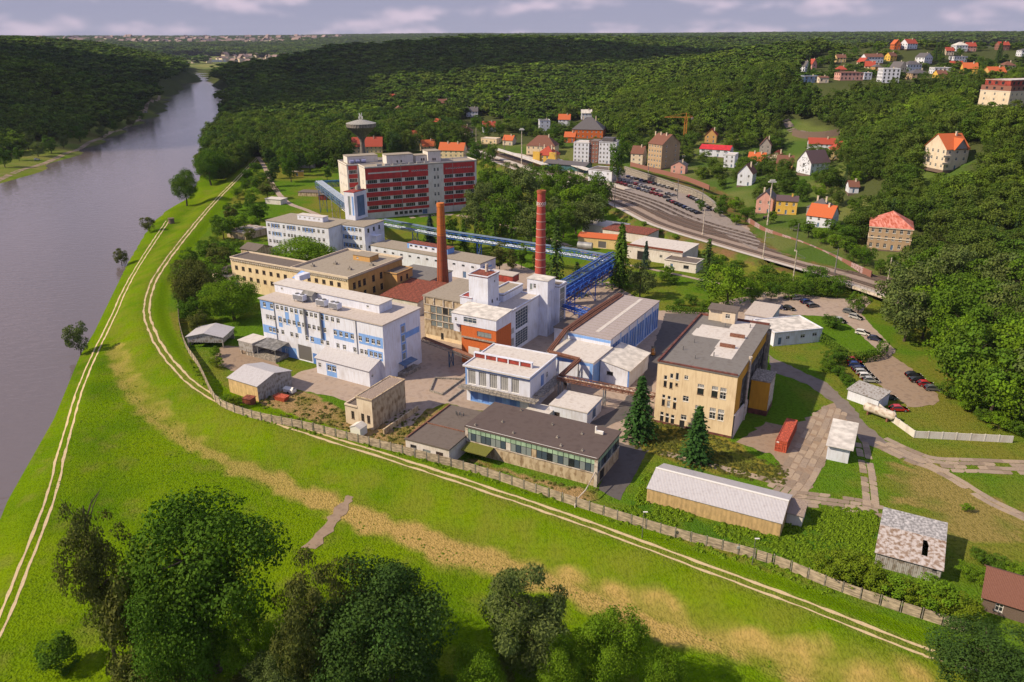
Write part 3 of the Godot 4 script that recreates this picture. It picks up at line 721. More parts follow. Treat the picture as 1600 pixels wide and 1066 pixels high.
# a broadleaf crown of many small leaf faces gathered in clumps; height 10, width about 8
func broadleaf(sd: int, clumps: int, per: int, leaf: float, form := "round") -> ArrayMesh:
	var r := RandomNumberGenerator.new()
	r.seed = sd
	var v := PackedVector3Array()
	var n := PackedVector3Array()
	var c := PackedColorArray()
	var lobes := []
	for k in 7:
		lobes.append([Vector3(r.randf_range(-1, 1), r.randf_range(-0.7, 1), r.randf_range(-1, 1)).normalized(), r.randf_range(0.75, 1.25)])
	var low := 0.9
	if form == "bush": low = 0.0
	for k in clumps:
		var d := Vector3(r.randfn(), r.randfn() * 0.9 + 0.1, r.randfn()).normalized()
		var rr := r.randf_range(0.62, 0.95) if k > clumps / 5 else r.randf_range(0.1, 0.5)
		var bulge := 1.0
		for lo in lobes:
			bulge += (lo[1] - 1.0) * smoothstep(0.3, 1.0, d.dot(lo[0])) * 1.4
		var cy := low + (10.0 - low) * 0.5
		var ry := (10.0 - low) * 0.46
		var wide := 3.6 + 0.3 * d.y
		var cr := r.randf_range(0.85, 1.5)
		if form == "tall":
			wide = 1.8
			cr *= 0.7
		if form == "airy":
			wide = 2.4 + 1.3 * r.randf_range(-1, 1)
			cr *= 0.62
			rr = r.randf_range(0.3, 1.0)
		if form == "willow": cr *= 0.85
		var p := Vector3(d.x * wide, d.y * ry, d.z * wide) * rr * bulge + Vector3(0, cy, 0)
		var tone := r.randf_range(0.70, 1.0)
		var warm := r.randf_range(0.86, 1.0)
		for i in per:
			var e := (Vector3(r.randfn(), r.randfn(), r.randfn()).normalized() + d * 0.55 + Vector3(0, 0.3, 0)).normalized()
			var q := p + e * cr * (r.randf_range(0.72, 1.08) if r.randf() < 0.8 else r.randf_range(0.2, 0.8)) * Vector3(1.12, 0.82, 1.12)
			if q.y < low * 0.5: q.y = low * 0.5 + r.randf() * 0.8
			var nor := (e * 0.9 + Vector3(r.randfn(), r.randfn() + 0.4, r.randfn()) * 0.55).normalized()
			var along := Vector3(r.randfn(), r.randfn(), r.randfn())
			var l := leaf * r.randf_range(0.65, 1.4)
			var w := l * 0.72
			if form == "willow":
				along = Vector3(r.randfn() * 0.6, -0.8, r.randfn() * 0.6)
				l *= 1.35
				w = l * 0.36
			var t := tone * r.randf_range(0.8, 1.0)
			card(v, n, c, q, nor, along, l, w, Color(t * warm, t, t * r.randf_range(0.7, 1.0)))
	return cards_mesh(v, n, c)

func conifer(sd: int, levels: int, arms: int, per: int) -> ArrayMesh:
	var r := RandomNumberGenerator.new()
	r.seed = sd
	var v := PackedVector3Array()
	var n := PackedVector3Array()
	var c := PackedColorArray()
	for k in levels:
		var f := (k + 0.5) / levels
		var y := 0.6 + 9.3 * f
		var rad := 2.3 * pow(1.0 - f, 0.85) + 0.12
		var m := maxi(4, int(arms * (1.0 - f * 0.55)))
		var tone := r.randf_range(0.75, 1.0)
		for a in m:
			var th := TAU * (a + r.randf() * 0.7) / m + k * 1.7
			var out := Vector3(cos(th), 0, sin(th))
			var rl := rad * r.randf_range(0.72, 1.12)
			for i in per:
				var t := (i + r.randf()) / per
				var p := out * rl * t + Vector3(0, y - 0.35 * rl * t * t + 0.12 * sin(t * 3.0), 0)
				p += Vector3(r.randfn(), r.randfn() * 0.5, r.randfn()) * 0.10
				var nor := (Vector3.UP * 0.9 + out * 0.6 + Vector3(r.randfn(), r.randfn(), r.randfn()) * 0.35).normalized()
				var s := tone * r.randf_range(0.75, 1.0)
				card(v, n, c, p, nor, out + Vector3(-out.z, -0.25, out.x) * r.randf_range(-0.7, 0.7), 0.62 * (0.65 + 0.6 * (1.0 - t)) + 0.1, 0.34, Color(s, s, s))
	return cards_mesh(v, n, c)

func trunk_mesh(sd: int, top: float, r0: float, limbs: int, mt := "bark") -> ArrayMesh:
	var r := RandomNumberGenerator.new()
	r.seed = sd
	var b := B.new()
	var p := Vector3.ZERO
	var rad := r0
	var pts := [p]
	for k in 4:
		var q := Vector3(r.randfn() * 0.18, top * (k + 1) / 4.0, r.randfn() * 0.18)
		b.tube(p - Vector3(0, 0.3 if k == 0 else 0.0, 0), q, rad, rad * 0.72, 6, false)
		p = q
		rad *= 0.72
		pts.append(p)
	for k in limbs:
		var f := r.randf_range(1.0, 3.6)
		var a: Vector3 = pts[int(f)].lerp(pts[int(f) + 1], f - int(f))
		var th := r.randf() * TAU
		var e := a + Vector3(cos(th) * r.randf_range(1.4, 2.8), r.randf_range(0.8, 2.6), sin(th) * r.randf_range(1.4, 2.8))
		var mid := a.lerp(e, 0.5) + Vector3(0, 0.25, 0)
		b.tube(a, mid, r0 * 0.34, r0 * 0.2, 5, false)
		b.tube(mid, e, r0 * 0.2, r0 * 0.06, 5, false)
	return mk([b], [mt])

func leafmat(key: String, r: float, g: float, b: float) -> void:
	var m := mat(key, lin(r, g, b), 0.75)
	m.vertex_color_use_as_albedo = true
	m.metallic_specular = 0.1
	m.backlight_enabled = true
	m.backlight = Color(0.55, 0.62, 0.25)

func make_plants() -> void:
	leafmat("leaf_mid", 0.105, 0.185, 0.022)
	leafmat("leaf_bright", 0.155, 0.26, 0.02)
	leafmat("leaf_lime", 0.17, 0.23, 0.02)
	leafmat("leaf_dark", 0.085, 0.165, 0.02)
	leafmat("leaf_deep", 0.064, 0.118, 0.03)
	leafmat("leaf_olive", 0.125, 0.138, 0.04)
	leafmat("leaf_grey", 0.135, 0.175, 0.06)
	leafmat("leaf_blue", 0.045, 0.085, 0.065)
	leafmat("leaf_spruce", 0.045, 0.115, 0.028)
	leafmat("leaf_yellow", 0.30, 0.29, 0.02)
	leafmat("leaf_plum", 0.045, 0.02, 0.03)
	leafmat("leaf_wood", 1.0, 1.0, 1.0)
	for k in 3: PL["hero%d" % k] = [broadleaf(100 + k, 95, 260, 0.185), trunk_mesh(10 + k, 7.5, 0.28, 7)]
	PL["herowillow0"] = [broadleaf(120, 90, 240, 0.22, "willow"), trunk_mesh(20, 7.0, 0.28, 6)]
	PL["heroairy0"] = [broadleaf(130, 130, 110, 0.17, "airy"), trunk_mesh(21, 9.2, 0.2, 10)]
	for k in 4: PL["tree%d" % k] = [broadleaf(200 + k, 50, 80, 0.38), trunk_mesh(30 + k, 7.0, 0.25, 5)]
	for k in 2: PL["tall%d" % k] = [broadleaf(220 + k, 46, 46, 0.42, "tall"), trunk_mesh(40 + k, 8.5, 0.18, 3)]
	for k in 2: PL["willow%d" % k] = [broadleaf(230 + k, 46, 60, 0.46, "willow"), trunk_mesh(44 + k, 7.0, 0.25, 5)]
	for k in 3: PL["bush%d" % k] = [broadleaf(240 + k, 44, 76, 0.42, "bush"), trunk_mesh(50 + k, 3.0, 0.12, 4)]
	for k in 2: PL["spruce%d" % k] = [conifer(260 + k, 30, 13, 6), trunk_mesh(55 + k, 9.6, 0.16, 0)]
	for k in 2: PL["pine%d" % k] = [conifer(270 + k, 17, 9, 5), trunk_mesh(58 + k, 9.6, 0.16, 0)]
	PL["far0"] = [broadleaf(300, 20, 42, 0.95)]
	PL["far1"] = [broadleaf(301, 22, 40, 0.95)]
	PL["far2"] = [conifer(302, 12, 7, 3)]

func tree(kind: String, x: float, z: float, h: float, w: float, leaf: String, label: String, cat := "tree", group := "", called := "") -> Node3D:
	var t := thing(called if called else ("bush" if cat == "bush" else "tree"), label, cat, on(x, z), rng.randf() * 360.0, group)
	var s := Vector3(w / 8.0, h / 10.0, w / 8.0) if not (kind.begins_with("spruce") or kind.begins_with("pine")) else Vector3(w / 4.6, h / 10.0, w / 4.6)
	if kind.begins_with("tall"): s = Vector3(w / 5.0, h / 10.0, w / 5.0)
	if kind.begins_with("bush") or kind.begins_with("willow") or kind.begins_with("hero"): pass
	part("trunk", PL[kind][1], t, Transform3D(Basis().scaled(s), Vector3.ZERO))
	var c := part("crown", PL[kind][0], t, Transform3D(Basis().scaled(s), Vector3.ZERO))
	c.material_override = M[leaf]
	return t

func pick(list: Array):
	return list[rng.randi() % list.size()]

func grove(pts: Array, kinds: Array, leaves: Array, h0: float, h1: float, ratio: float, label: String, group: String, cat := "tree") -> void:
	for i in range(0, pts.size(), 2):
		if pts[i + 1] < -330.0 and not clear_of_houses(pts[i], pts[i + 1]): continue
		var h := rng.randf_range(h0, h1)
		var leaf: String = pick(leaves)
		var kind: String = pick(kinds)
		var look: String = {"leaf_mid": "mid green", "leaf_bright": "bright green", "leaf_lime": "lime green", "leaf_dark": "dark green", "leaf_deep": "deep green", "leaf_olive": "olive", "leaf_grey": "grey-green", "leaf_yellow": "bright", "leaf_plum": "rounded"}.get(leaf, "green")
		if cat == "tree": look = ("tall " if h > (h0 + h1) / 2 else "lower ") + look
		tree(kind, pts[i], pts[i + 1], h, h * ratio * rng.randf_range(0.85, 1.15), leaf, look + " " + label, cat, group)

func forest(called: String, label: String, box: Rect2, space0: float, test: Callable, hscale := 1.0, tint := Color(0.075, 0.14, 0.024), use := ["far0", "far1", "far2"]) -> void:
	var spots := [[], [], []]
	var z := box.end.y
	while z > box.position.y:
		var sp := space0 * clampf(-z / 600.0, 1.0, 2.6)
		var x := box.position.x
		while x < box.end.x:
			var px := x + rng.randf_range(-0.42, 0.42) * sp
			var pz := z + rng.randf_range(-0.42, 0.42) * sp
			x += sp
			if absf(px) > -pz * 0.72 + 40.0: continue
			var h := gy(px, pz)
			if not test.call(px, pz, h): continue
			var k := 2 if rng.randf() < 0.06 else rng.randi() % 2
			var hh := rng.randf_range(0.8, 1.65) * hscale * (sp / space0) ** 0.35
			var ww := hh * rng.randf_range(0.8, 1.25) * sp / 6.4
			if k == 2: ww *= 0.8
			spots[k].append([Vector3(px, h - 0.6, pz), ww, hh])
		z -= sp
	var root := Node3D.new()
	root.name = numbered(called)
	add_child(root, true)
	root.set_meta("label", label)
	root.set_meta("category", "forest")
	root.set_meta("kind", "stuff")
	for k in 3:
		if spots[k].is_empty(): continue
		var mm := MultiMesh.new()
		mm.transform_format = MultiMesh.TRANSFORM_3D
		mm.use_colors = true
		mm.mesh = PL[use[k]][0]
		mm.instance_count = spots[k].size()
		for i in spots[k].size():
			var s = spots[k][i]
			mm.set_instance_transform(i, Transform3D(Basis(Vector3.UP, rng.randf() * TAU).scaled(Vector3(s[1], s[2], s[1])), s[0]))
			var p: Vector3 = s[0]
			var nb := n_big.get_noise_2d(p.x * 1.5, p.z * 1.5)
			var col := tint.lerp(Color(0.18, 0.27, 0.03), clampf(nb * 1.6 + rng.randf_range(-0.35, 0.6), 0, 1))
			col = col.lerp(Color(0.15, 0.165, 0.05), rng.randf() * 0.5)
			if k == 2: col = Color(0.05, 0.095, 0.035)
			mm.set_instance_color(i, col * rng.randf_range(0.8, 1.15))
		var mi := MultiMeshInstance3D.new()
		mi.name = "canopy"
		mi.multimesh = mm
		mi.material_override = M["leaf_wood"]
		root.add_child(mi, true)
	print(called, " ", spots.map(func(a): return a.size()))


# ---------- buildings
const STYLES := {"n": ["frame_white", "glass", 2, 2], "w": ["frame_white", "glass_blue", 3, 2], "d": ["frame_dark", "glass", 2, 1], "o": ["frame_brown", "glass", 2, 3], "p": ["frame_white", "glass_pale", 1, 1],
	"s": ["frame_white", "glass", 1, 1], "x": ["frame_dark", "dark", 1, 1], "g": ["frame_white", "glass_blue", 5, 6], "door": ["frame_white", "steel_bluegrey", 1, 1], "blue_door": ["frame_white", "blue_dark", 2, 1], "gate": ["frame_white", "shutter", 1, 1],
	"louvre": ["frame_white", "galv", 4, 1], "h": ["frame_brown", "glass", 1, 1], "t": ["frame_dark", "teal_glass", 4, 1], "panel": ["blue", "blue_dark", 1, 1],
	"rib": ["frame_white", "glass", 5, 1], "old": ["steel_grey", "glass_pale", 4, 2], "roller": ["frame_white", "galv", 1, 1]}

func window_mesh(style: String, w: float, h: float) -> ArrayMesh:
	var key := "%s %.2f %.2f" % [style, w, h]
	if wcache.has(key): return wcache[key]
	var st: Array = STYLES[style]
	var f := B.new()
	var g := B.new()
	var t := 0.09
	f.box(Vector3(-w / 2 + t / 2, 0, -0.11), Vector3(t, h, 0.08)); f.box(Vector3(w / 2 - t / 2, 0, -0.11), Vector3(t, h, 0.08))
	f.box(Vector3(0, h / 2 - t / 2, -0.11), Vector3(w - 2 * t, t, 0.08)); f.box(Vector3(0, -h / 2 + t / 2, -0.11), Vector3(w - 2 * t, t, 0.08))
	for i in range(1, st[2]): f.box(Vector3(-w / 2 + w * i / st[2], 0, -0.115), Vector3(0.07, h - 2 * t, 0.05))
	for j in range(1, st[3]): f.box(Vector3(0, -h / 2 + h * j / st[3] * (1.0 if st[3] != 2 else 1.25), -0.117), Vector3(w - 2 * t, 0.07, 0.04))
	if not style in ["door", "blue_door", "gate", "g", "panel"]:
		f.box(Vector3(0, -h / 2 - 0.03, 0.02), Vector3(w + 0.1, 0.06, 0.14))
	g.quad(Vector3(-w / 2, -h / 2, -0.13), Vector3(w / 2, -h / 2, -0.13), Vector3(w / 2, h / 2, -0.13), Vector3(-w / 2, h / 2, -0.13))
	wcache[key] = mk([f, g], [st[0], st[1]])
	return wcache[key]

func wall_into(bs: Dictionary, o: Vector3, r: Vector3, w: float, h: float, ops: Array, pats: Array, base: String) -> void:
	var up := Vector3.UP
	var nn := r.cross(up)
	var cx := [0.0, w]
	var cy := [0.0, h]
	for a in ops + pats:
		for q in [a[0] - a[2] / 2.0, a[0] + a[2] / 2.0]: cx.append(clampf(q, 0.0, w))
		for q in [a[1] - a[3] / 2.0, a[1] + a[3] / 2.0]: cy.append(clampf(q, 0.0, h))
	cx.sort()
	cy.sort()
	for j in cy.size() - 1:
		if cy[j + 1] - cy[j] < 0.001: continue
		var ym: float = (cy[j] + cy[j + 1]) / 2.0
		var run := ""
		var from := 0.0
		for i in cx.size():
			var m := ""
			if i < cx.size() - 1:
				if cx[i + 1] - cx[i] < 0.001: continue
				var xm: float = (cx[i] + cx[i + 1]) / 2.0
				m = base
				for a in pats:
					if absf(xm - a[0]) < a[2] / 2.0 and absf(ym - a[1]) < a[3] / 2.0: m = a[4]
				for a in ops:
					if absf(xm - a[0]) < a[2] / 2.0 and absf(ym - a[1]) < a[3] / 2.0: m = "-"
			if m != run:
				if run != "" and run != "-":
					if not bs.has(run): bs[run] = B.new()
					bs[run].quad(o + r * from + up * cy[j], o + r * cx[i] + up * cy[j], o + r * cx[i] + up * cy[j + 1], o + r * from + up * cy[j + 1])
				run = m
				from = cx[i]
	if not bs.has(base): bs[base] = B.new()
	for a in ops:
		var d := nn * -0.2
		var p0: Vector3 = o + r * (a[0] - a[2] / 2.0) + up * (a[1] - a[3] / 2.0)
		var p1: Vector3 = p0 + r * a[2]
		var p2: Vector3 = p1 + up * a[3]
		var p3: Vector3 = p0 + up * a[3]
		var b: B = bs[base]
		b.quad(p0, p1, p1 + d, p0 + d); b.quad(p2, p3, p3 + d, p2 + d); b.quad(p1, p2, p2 + d, p1 + d); b.quad(p3, p0, p0 + d, p3 + d)

func grid(x0: float, dx: float, n: int, ys: Array, w: float, h: float, style := "n") -> Array:
	var a := []
	for y in ys:
		for i in n: a.append([x0 + dx * i, y, w, h, style])
	return a

func mk_dict(bs: Dictionary) -> ArrayMesh:
	return mk(bs.values(), bs.keys())

# four walls round a footprint, with real openings that hold window parts
func walls(p: Node3D, c: Vector3, w: float, d: float, h: float, base: String, ops := {}, pats := {}, called := "wall", skip := "") -> MeshInstance3D:
	var sides := {"F": [Vector3(-w / 2, 0, d / 2), Vector3.RIGHT, w], "R": [Vector3(w / 2, 0, d / 2), Vector3.FORWARD, d], "B": [Vector3(w / 2, 0, -d / 2), Vector3.LEFT, w], "L": [Vector3(-w / 2, 0, -d / 2), Vector3.BACK, d]}
	var bs := {}
	for s in sides:
		if s in skip: continue
		var q: Array = sides[s]
		var o: Vector3 = q[0] + c
		wall_into(bs, o, q[1], q[2], h, ops.get(s, []), pats.get(s, []), base)
		for a in ops.get(s, []):
			var bas := Basis(q[1], Vector3.UP, (q[1] as Vector3).cross(Vector3.UP))
			part("door" if a[4] in ["door", "blue_door", "gate"] else ("wall_panel" if a[4] == "panel" else "window"), window_mesh(a[4], a[2], a[3]), p, Transform3D(bas, o + q[1] * a[0] + Vector3.UP * a[1]))
	return part(called, mk_dict(bs), p)

func flat_roof(p: Node3D, c: Vector3, w: float, d: float, mt: String, para := 0.0, pm := "white", over := 0.12, thick := 0.3) -> void:
	var b := B.new()
	b.box(c + Vector3(0, thick / 2, 0), Vector3(w + over * 2, thick, d + over * 2))
	part1("roof", b, mt, p)
	if para > 0:
		var e := B.new()
		var t := 0.3
		var ww := w + over * 2 + 0.02
		var dd := d + over * 2 + 0.02
		var y := c + Vector3(0, thick + para / 2 - 0.002, 0)
		e.box(y + Vector3(0, 0, dd / 2 - t / 2), Vector3(ww, para, t)); e.box(y - Vector3(0, 0, dd / 2 - t / 2), Vector3(ww, para, t))
		e.box(y + Vector3(ww / 2 - t / 2, 0, 0), Vector3(t, para, dd - 2 * t)); e.box(y - Vector3(ww / 2 - t / 2, 0, 0), Vector3(t, para, dd - 2 * t))
		part1("parapet", e, pm, p)

func slope(b: B, a: Vector3, c: Vector3, d: Vector3, e: Vector3, t := 0.14) -> void:
	var n := (c - a).cross(e - a).normalized() * t
	b.quad(a + n, c + n, d + n, e + n); b.quad(a, e, d, c)
	b.quad(a, c, c + n, a + n); b.quad(c, d, d + n, c + n); b.quad(d, e, e + n, d + n); b.quad(e, a, a + n, e + n)

# pitched roof over a w x d footprint; along "x" or "z" is the ridge line
func gable_roof(p: Node3D, c: Vector3, w: float, d: float, rise: float, mt: String, wm: String, along := "x", over := 0.4, shift := 0.0) -> void:
	var b := B.new()
	var g := B.new()
	var turn := Transform3D(Basis(), c) if along == "x" else Transform3D(Basis(Vector3.UP, PI / 2), c)
	var W := w if along == "x" else d
	var D := d if along == "x" else w
	var L := W / 2 + over
	var k := rise / (D / 2)
	var y := -over * k
	var r0 := Vector3(-L, rise, shift)
	var r1 := Vector3(L, rise, shift)
	slope(b, turn * Vector3(-L, y, D / 2 + over), turn * Vector3(L, y, D / 2 + over), turn * r1, turn * r0)
	slope(b, turn * Vector3(L, y, -D / 2 - over), turn * Vector3(-L, y, -D / 2 - over), turn * r0, turn * r1)
	for s in [-1, 1]:
		var x: float = s * W / 2
		var q := [turn * Vector3(x, 0, D / 2), turn * Vector3(x, 0, -D / 2), turn * Vector3(x, rise, shift)]
		if s > 0: g.tri(q[0], q[1], q[2])
		else: g.tri(q[1], q[0], q[2])
	part1("roof", b, mt, p)
	part1("gable", g, wm, p)

func hip_roof(p: Node3D, c: Vector3, w: float, d: float, rise: float, mt: String, over := 0.4, ridge := -1.0) -> void:
	var b := B.new()
	var W := w / 2 + over
	var D := d / 2 + over
	var rl := maxf(0.2, (W - D * 0.95) if ridge < 0 else ridge)
	var rz := 0.0
	var q := [Vector3(-W, 0, D), Vector3(W, 0, D), Vector3(W, 0, -D), Vector3(-W, 0, -D)]
	var e0 := c + Vector3(-rl, rise, 0)
	var e1 := c + Vector3(rl, rise, 0)
	if D > W:
		rl = maxf(0.2, D - W * 0.95)
		e0 = c + Vector3(0, rise, rl)
		e1 = c + Vector3(0, rise, -rl)
		b.tri(c + q[0], c + q[1], e0); b.quad(c + q[1], c + q[2], e1, e0); b.tri(c + q[2], c + q[3], e1); b.quad(c + q[3], c + q[0], e0, e1)
	else:
		b.quad(c + q[0], c + q[1], e1, e0); b.tri(c + q[1], c + q[2], e1); b.quad(c + q[2], c + q[3], e0, e1); b.tri(c + q[3], c + q[0], e0)
	b.quad(c + q[3], c + q[2], c + q[1], c + q[0])
	part1("roof", b, mt, p)

func chimney(p: Node3D, at: Vector3, h := 1.6, mt := "cream_pale") -> void:
	var b := B.new()
	b.box(at + Vector3(0, h / 2, 0), Vector3(0.7, h, 0.7)); b.box(at + Vector3(0, h + 0.06, 0), Vector3(0.9, 0.14, 0.9))
	part1("chimney", b, mt, p)

func house(label: String, cx: float, cz: float, y: float, w: float, d: float, turn: float, eave: float, rise: float, form: String, wm: String, rm: String, o := {}) -> Node3D:
	var t := thing(o.get("name", "house"), label, o.get("cat", "house"), Vector3(cx, y, cz), turn, o.get("group", ""))
	homes.append([cx, cz, maxf(w, d) * 0.5 + 5.0])
	var ops := {}
	var rows := maxi(1, int(round(eave / 3.0)))
	var style: String = o.get("style", "n")
	var ww: float = o.get("ww", 1.1)
	var wh: float = o.get("wh", 1.4)
	for s in ["F", "R", "B", "L"]:
		var l := w if s in "FB" else d
		var n: int = o.get("n" + s, maxi(1, int(l / 3.2)))
		var a := []
		for r in rows:
			for i in n:
				a.append([l * (i + 0.5) / n, eave * (r + 0.55) / rows, minf(ww, l / n * 0.7), wh, style])
		if s == "F" and not o.has("nodoor"): a[n / 2] = [l * (n / 2 + 0.5) / n, 1.1, 1.0, 2.1, "door"]
		ops[s] = a
	walls(t, Vector3(0, -1.5, 0), w + 0.06, d + 0.06, 1.5, "stone", {}, {}, "plinth")
	walls(t, Vector3.ZERO, w, d, eave, wm, ops)
	if form == "hip": hip_roof(t, Vector3(0, eave, 0), w, d, rise, rm)
	elif form == "flat": flat_roof(t, Vector3(0, eave, 0), w, d, rm, 0.3, wm)
	else: gable_roof(t, Vector3(0, eave, 0), w, d, rise, rm, wm, form)
	for k in o.get("chim", 1):
		chimney(t, Vector3(w * (0.22 - 0.4 * k), eave + rise * 0.55, d * 0.08), rise * 0.45 + 0.9, o.get("chim_mat", "cream_pale"))
	return t


# ---------- the factory
func at(q: Array, called: String, label: String, cat := "building", y := 0.0) -> Node3D:
	return thing(called, label, cat, Vector3(q[0], y, q[1]), q[4])

func make_site() -> void:
	white_block()
	cream_works()
	office_block()
	red_block()
	boiler_house()
	chimneys()
	switch_house()
	brown_hall()
	blue_store()
	cream_factory()
	sheds()
	fences()
	pipe_bridges()
	make_town()
	make_rail()
	make_trees()
	make_cars()
	make_small()

func rows(xs: Array, y: float, w := 1.15, h := 1.4, style := "n") -> Array:
	return xs.map(func(x): return [x, y, w, h, style])

func white_block() -> void:
	var q := [-48.73,-207.79,44.69,15.99,-30.32]
	var t := at(q, "factory_block", "long white factory block with pale blue colour patches and roof air units")
	var w: float = q[2]
	var d: float = q[3]
	var f := rows([1.7, 4.5, 6.8, 8.6, 10.3, 12.3, 14.0, 15.9, 18.0, 19.7, 21.3, 23.6, 25.4, 27.4, 29.4], 14.6)
	f += rows([2.4, 3.8, 5.2, 7.4, 9.2, 10.9, 12.8, 14.6, 16.4, 18.5, 20.3, 22.1, 24.2, 28.0, 30.0, 32.0, 34.0, 36.8, 39.2, 41.2, 43.0], 11.0)
	f += rows([3.0, 4.4, 5.7, 7.9, 11.4, 13.4, 17.2, 19.2, 22.8, 24.9, 28.6, 30.9, 34.6, 37.0, 38.5, 40.2, 41.7, 43.2], 7.3)
	f += rows([2.7, 3.8, 4.9], 4.0, 0.7, 1.3, "p")
	f.append([15.9, 2.5, 5.2, 4.6, "gate"])
	f.append([8.8, 1.3, 1.3, 2.4, "blue_door"])
	var pf := [[2.6, 14.5, 5.1, 2.6, "blue"], [2.9, 7.2, 5.6, 2.4, "blue"], [10.3, 12.6, 1.5, 5.4, "blue"], [14.1, 12.6, 1.5, 5.4, "blue"], [7.4, 10.4, 1.5, 3.2, "blue"], [14.6, 9.6, 1.5, 2.6, "blue"],
		[23.6, 12.0, 1.7, 8.0, "blue"], [31.0, 10.6, 7.2, 2.8, "blue"], [40.4, 11.0, 8.2, 3.0, "blue"], [41.6, 7.2, 5.2, 2.6, "blue"], [20.6, 7.2, 4.4, 1.9, "blue"], [9.6, 1.6, 6.0, 3.2, "blue"], [19.6, 1.6, 1.6, 3.2, "blue_dark"]]
	var r := [[8.6, 1.4, 1.3, 2.5, "blue_door"]]
	for k in 4: r.append([8.3, 4.6 + 2.6 * k, 1.5, 1.9, "p"])
	walls(t, Vector3.ZERO, w, d, 16, "white", {"F": f, "R": r, "L": grid(2, 3.5, 4, [14.6, 11.0, 7.3], 1.1, 1.4), "B": grid(2.5, 3.4, 12, [14.6, 11.0, 7.3, 3.6], 1.1, 1.4)},
		{"F": pf, "R": [[8.3, 8.0, 2.2, 12.0, "blue"], [12.4, 10.3, 6.0, 1.7, "blue"]]})
	flat_roof(t, Vector3(0, 16, 0), w, d, "roof_pale", 0.0, "white", 0.35, 0.35)
	walls(t, Vector3(-3.4, 16.34, -1.2), 39.0, 5.4, 2.4, "white", {"F": rows([3, 35], 1.3, 0.9, 0.7)}, {}, "penthouse")
	flat_roof(t, Vector3(-3.4, 18.74, -1.2), 39.0, 5.4, "roof_light", 0.0, "white", 0.3, 0.22)
	var b := B.new()
	slope(b, Vector3(-21.8, 19.0, -4.6), Vector3(-20.4, 19.0, -4.6), Vector3(-20.4, 20.2, -8.6), Vector3(-21.8, 20.2, -8.6))
	part1("skylight", b, "blue", t)
	var lw := B.new()
	lw.box(Vector3(-19.4, 19.4, -6.4), Vector3(2.0, 1.6, 4.4))
	part1("stair_head", lw, "white", t)
	for x in [-16.8, -5.0, 0.9, 13.3]:
		var p := B.new()
		p.tube(Vector3(x, 0.4 if x < -10 else 6.3 if x > 10 else 8.4, d / 2 + (0.14 if absf(x) > 10 else 0.34)), Vector3(x, 16.2, d / 2 + (0.14 if absf(x) > 10 else 0.34)), 0.1 if absf(x) > 10 else 0.28)
		part1("downpipe" if x < -10 or x > 10 else "air_duct", p, "galv", t)
	# lean-to along the front
	walls(t, Vector3(11.4, 0, d / 2 + 2.25), 18.6, 4.5, 4.6, "white", {"F": [[1.2, 2.6, 1.0, 1.3, "n"], [4.6, 2.5, 1.4, 1.6, "n"], [6.3, 2.5, 1.4, 1.6, "n"]], "R": [[1.2, 2.8, 0.8, 0.8, "n"]]}, {"F": [[5.4, 1.9, 3.6, 3.6, "blue"]]}, "annex_wall", "B")
	b = B.new()
	slope(b, Vector3(1.8, 4.5, d / 2 + 4.9), Vector3(21.0, 4.5, d / 2 + 4.9), Vector3(21.0, 6.2, d / 2 + 0.02), Vector3(1.8, 6.2, d / 2 + 0.02))
	part1("annex_roof", b, "sheet_metal", t)
	for x in [2.1, 20.7]:
		b = B.new()
		b.tri(Vector3(x, 4.6, d / 2), Vector3(x, 4.6, d / 2 + 4.5), Vector3(x, 6.1, d / 2))
		part1("annex_gable", b, "white", t)
	# loading dock on the left
	b = B.new()
	b.box(Vector3(-19.0, 0.55, d / 2 + 2.6), Vector3(12, 1.1, 5.0))
	part1("loading_dock", b, "concrete", t)
	b = B.new()
	slope(b, Vector3(-20.8, 3.7, d / 2 + 5.2), Vector3(-12.6, 3.7, d / 2 + 5.2), Vector3(-12.6, 4.4, d / 2), Vector3(-20.8, 4.4, d / 2))
	part1("canopy", b, "steel_grey", t)
	for x in [-20.2, -13.2]:
		b = B.new()
		b.bar(Vector3(x, 1.1, d / 2 + 4.8), Vector3(x, 3.8, d / 2 + 4.8), 0.14)
		part1("post", b, "galv", t)
	walls(t, Vector3(-24.3, 1.4, d / 2 + 2.6), 5.6, 5.6, 2.8, "sheet_grey", {}, {}, "cabin_wall")
	flat_roof(t, Vector3(-24.3, 4.2, d / 2 + 2.6), 5.6, 5.6, "roof_light", 0, "white", 0.2, 0.2)
	for x in [-26.8, -24.2, -21.8]:
		b = B.new()
		b.box(Vector3(x, 0.7, d / 2 + 5.0), Vector3(0.4, 1.4, 0.4))
		part1("pier", b, "concrete_pale", t)
	# right entrance
	b = B.new()
	slope(b, Vector3(w / 2 + 2.2, 3.0, 2.4), Vector3(w / 2 + 2.2, 3.0, -3.2), Vector3(w / 2 + 0.02, 3.4, -3.2), Vector3(w / 2 + 0.02, 3.4, 2.4))
	part1("canopy", b, "steel_bluegrey", t)
	b = B.new()
	b.box(Vector3(w / 2 + 1.2, 0.5, -0.6), Vector3(2.4, 1.0, 7.0))
	part1("ramp", b, "concrete", t)
	for k in [[-9.8, 4.6, 3.8], [-1.2, 4.9, 3.2], [3.7, 5.1, 3.2]]:
		air_unit(t, k[0], k[1], k[2])
	var hood := thing("roof_vent", "grey tent-shaped vent hood on white factory roof", "vent", t.to_global(Vector3(-8.0, 16.35, 2.6)), q[4])
	b = B.new()
	b.box(Vector3(0, 1.0, 0), Vector3(3.6, 2.0, 2.0))
	part1("body", b, "galv", hood)
	gable_roof(hood, Vector3(0, 2.0, 0), 3.6, 2.0, 0.7, "steel_grey", "galv", "x", 0.3)

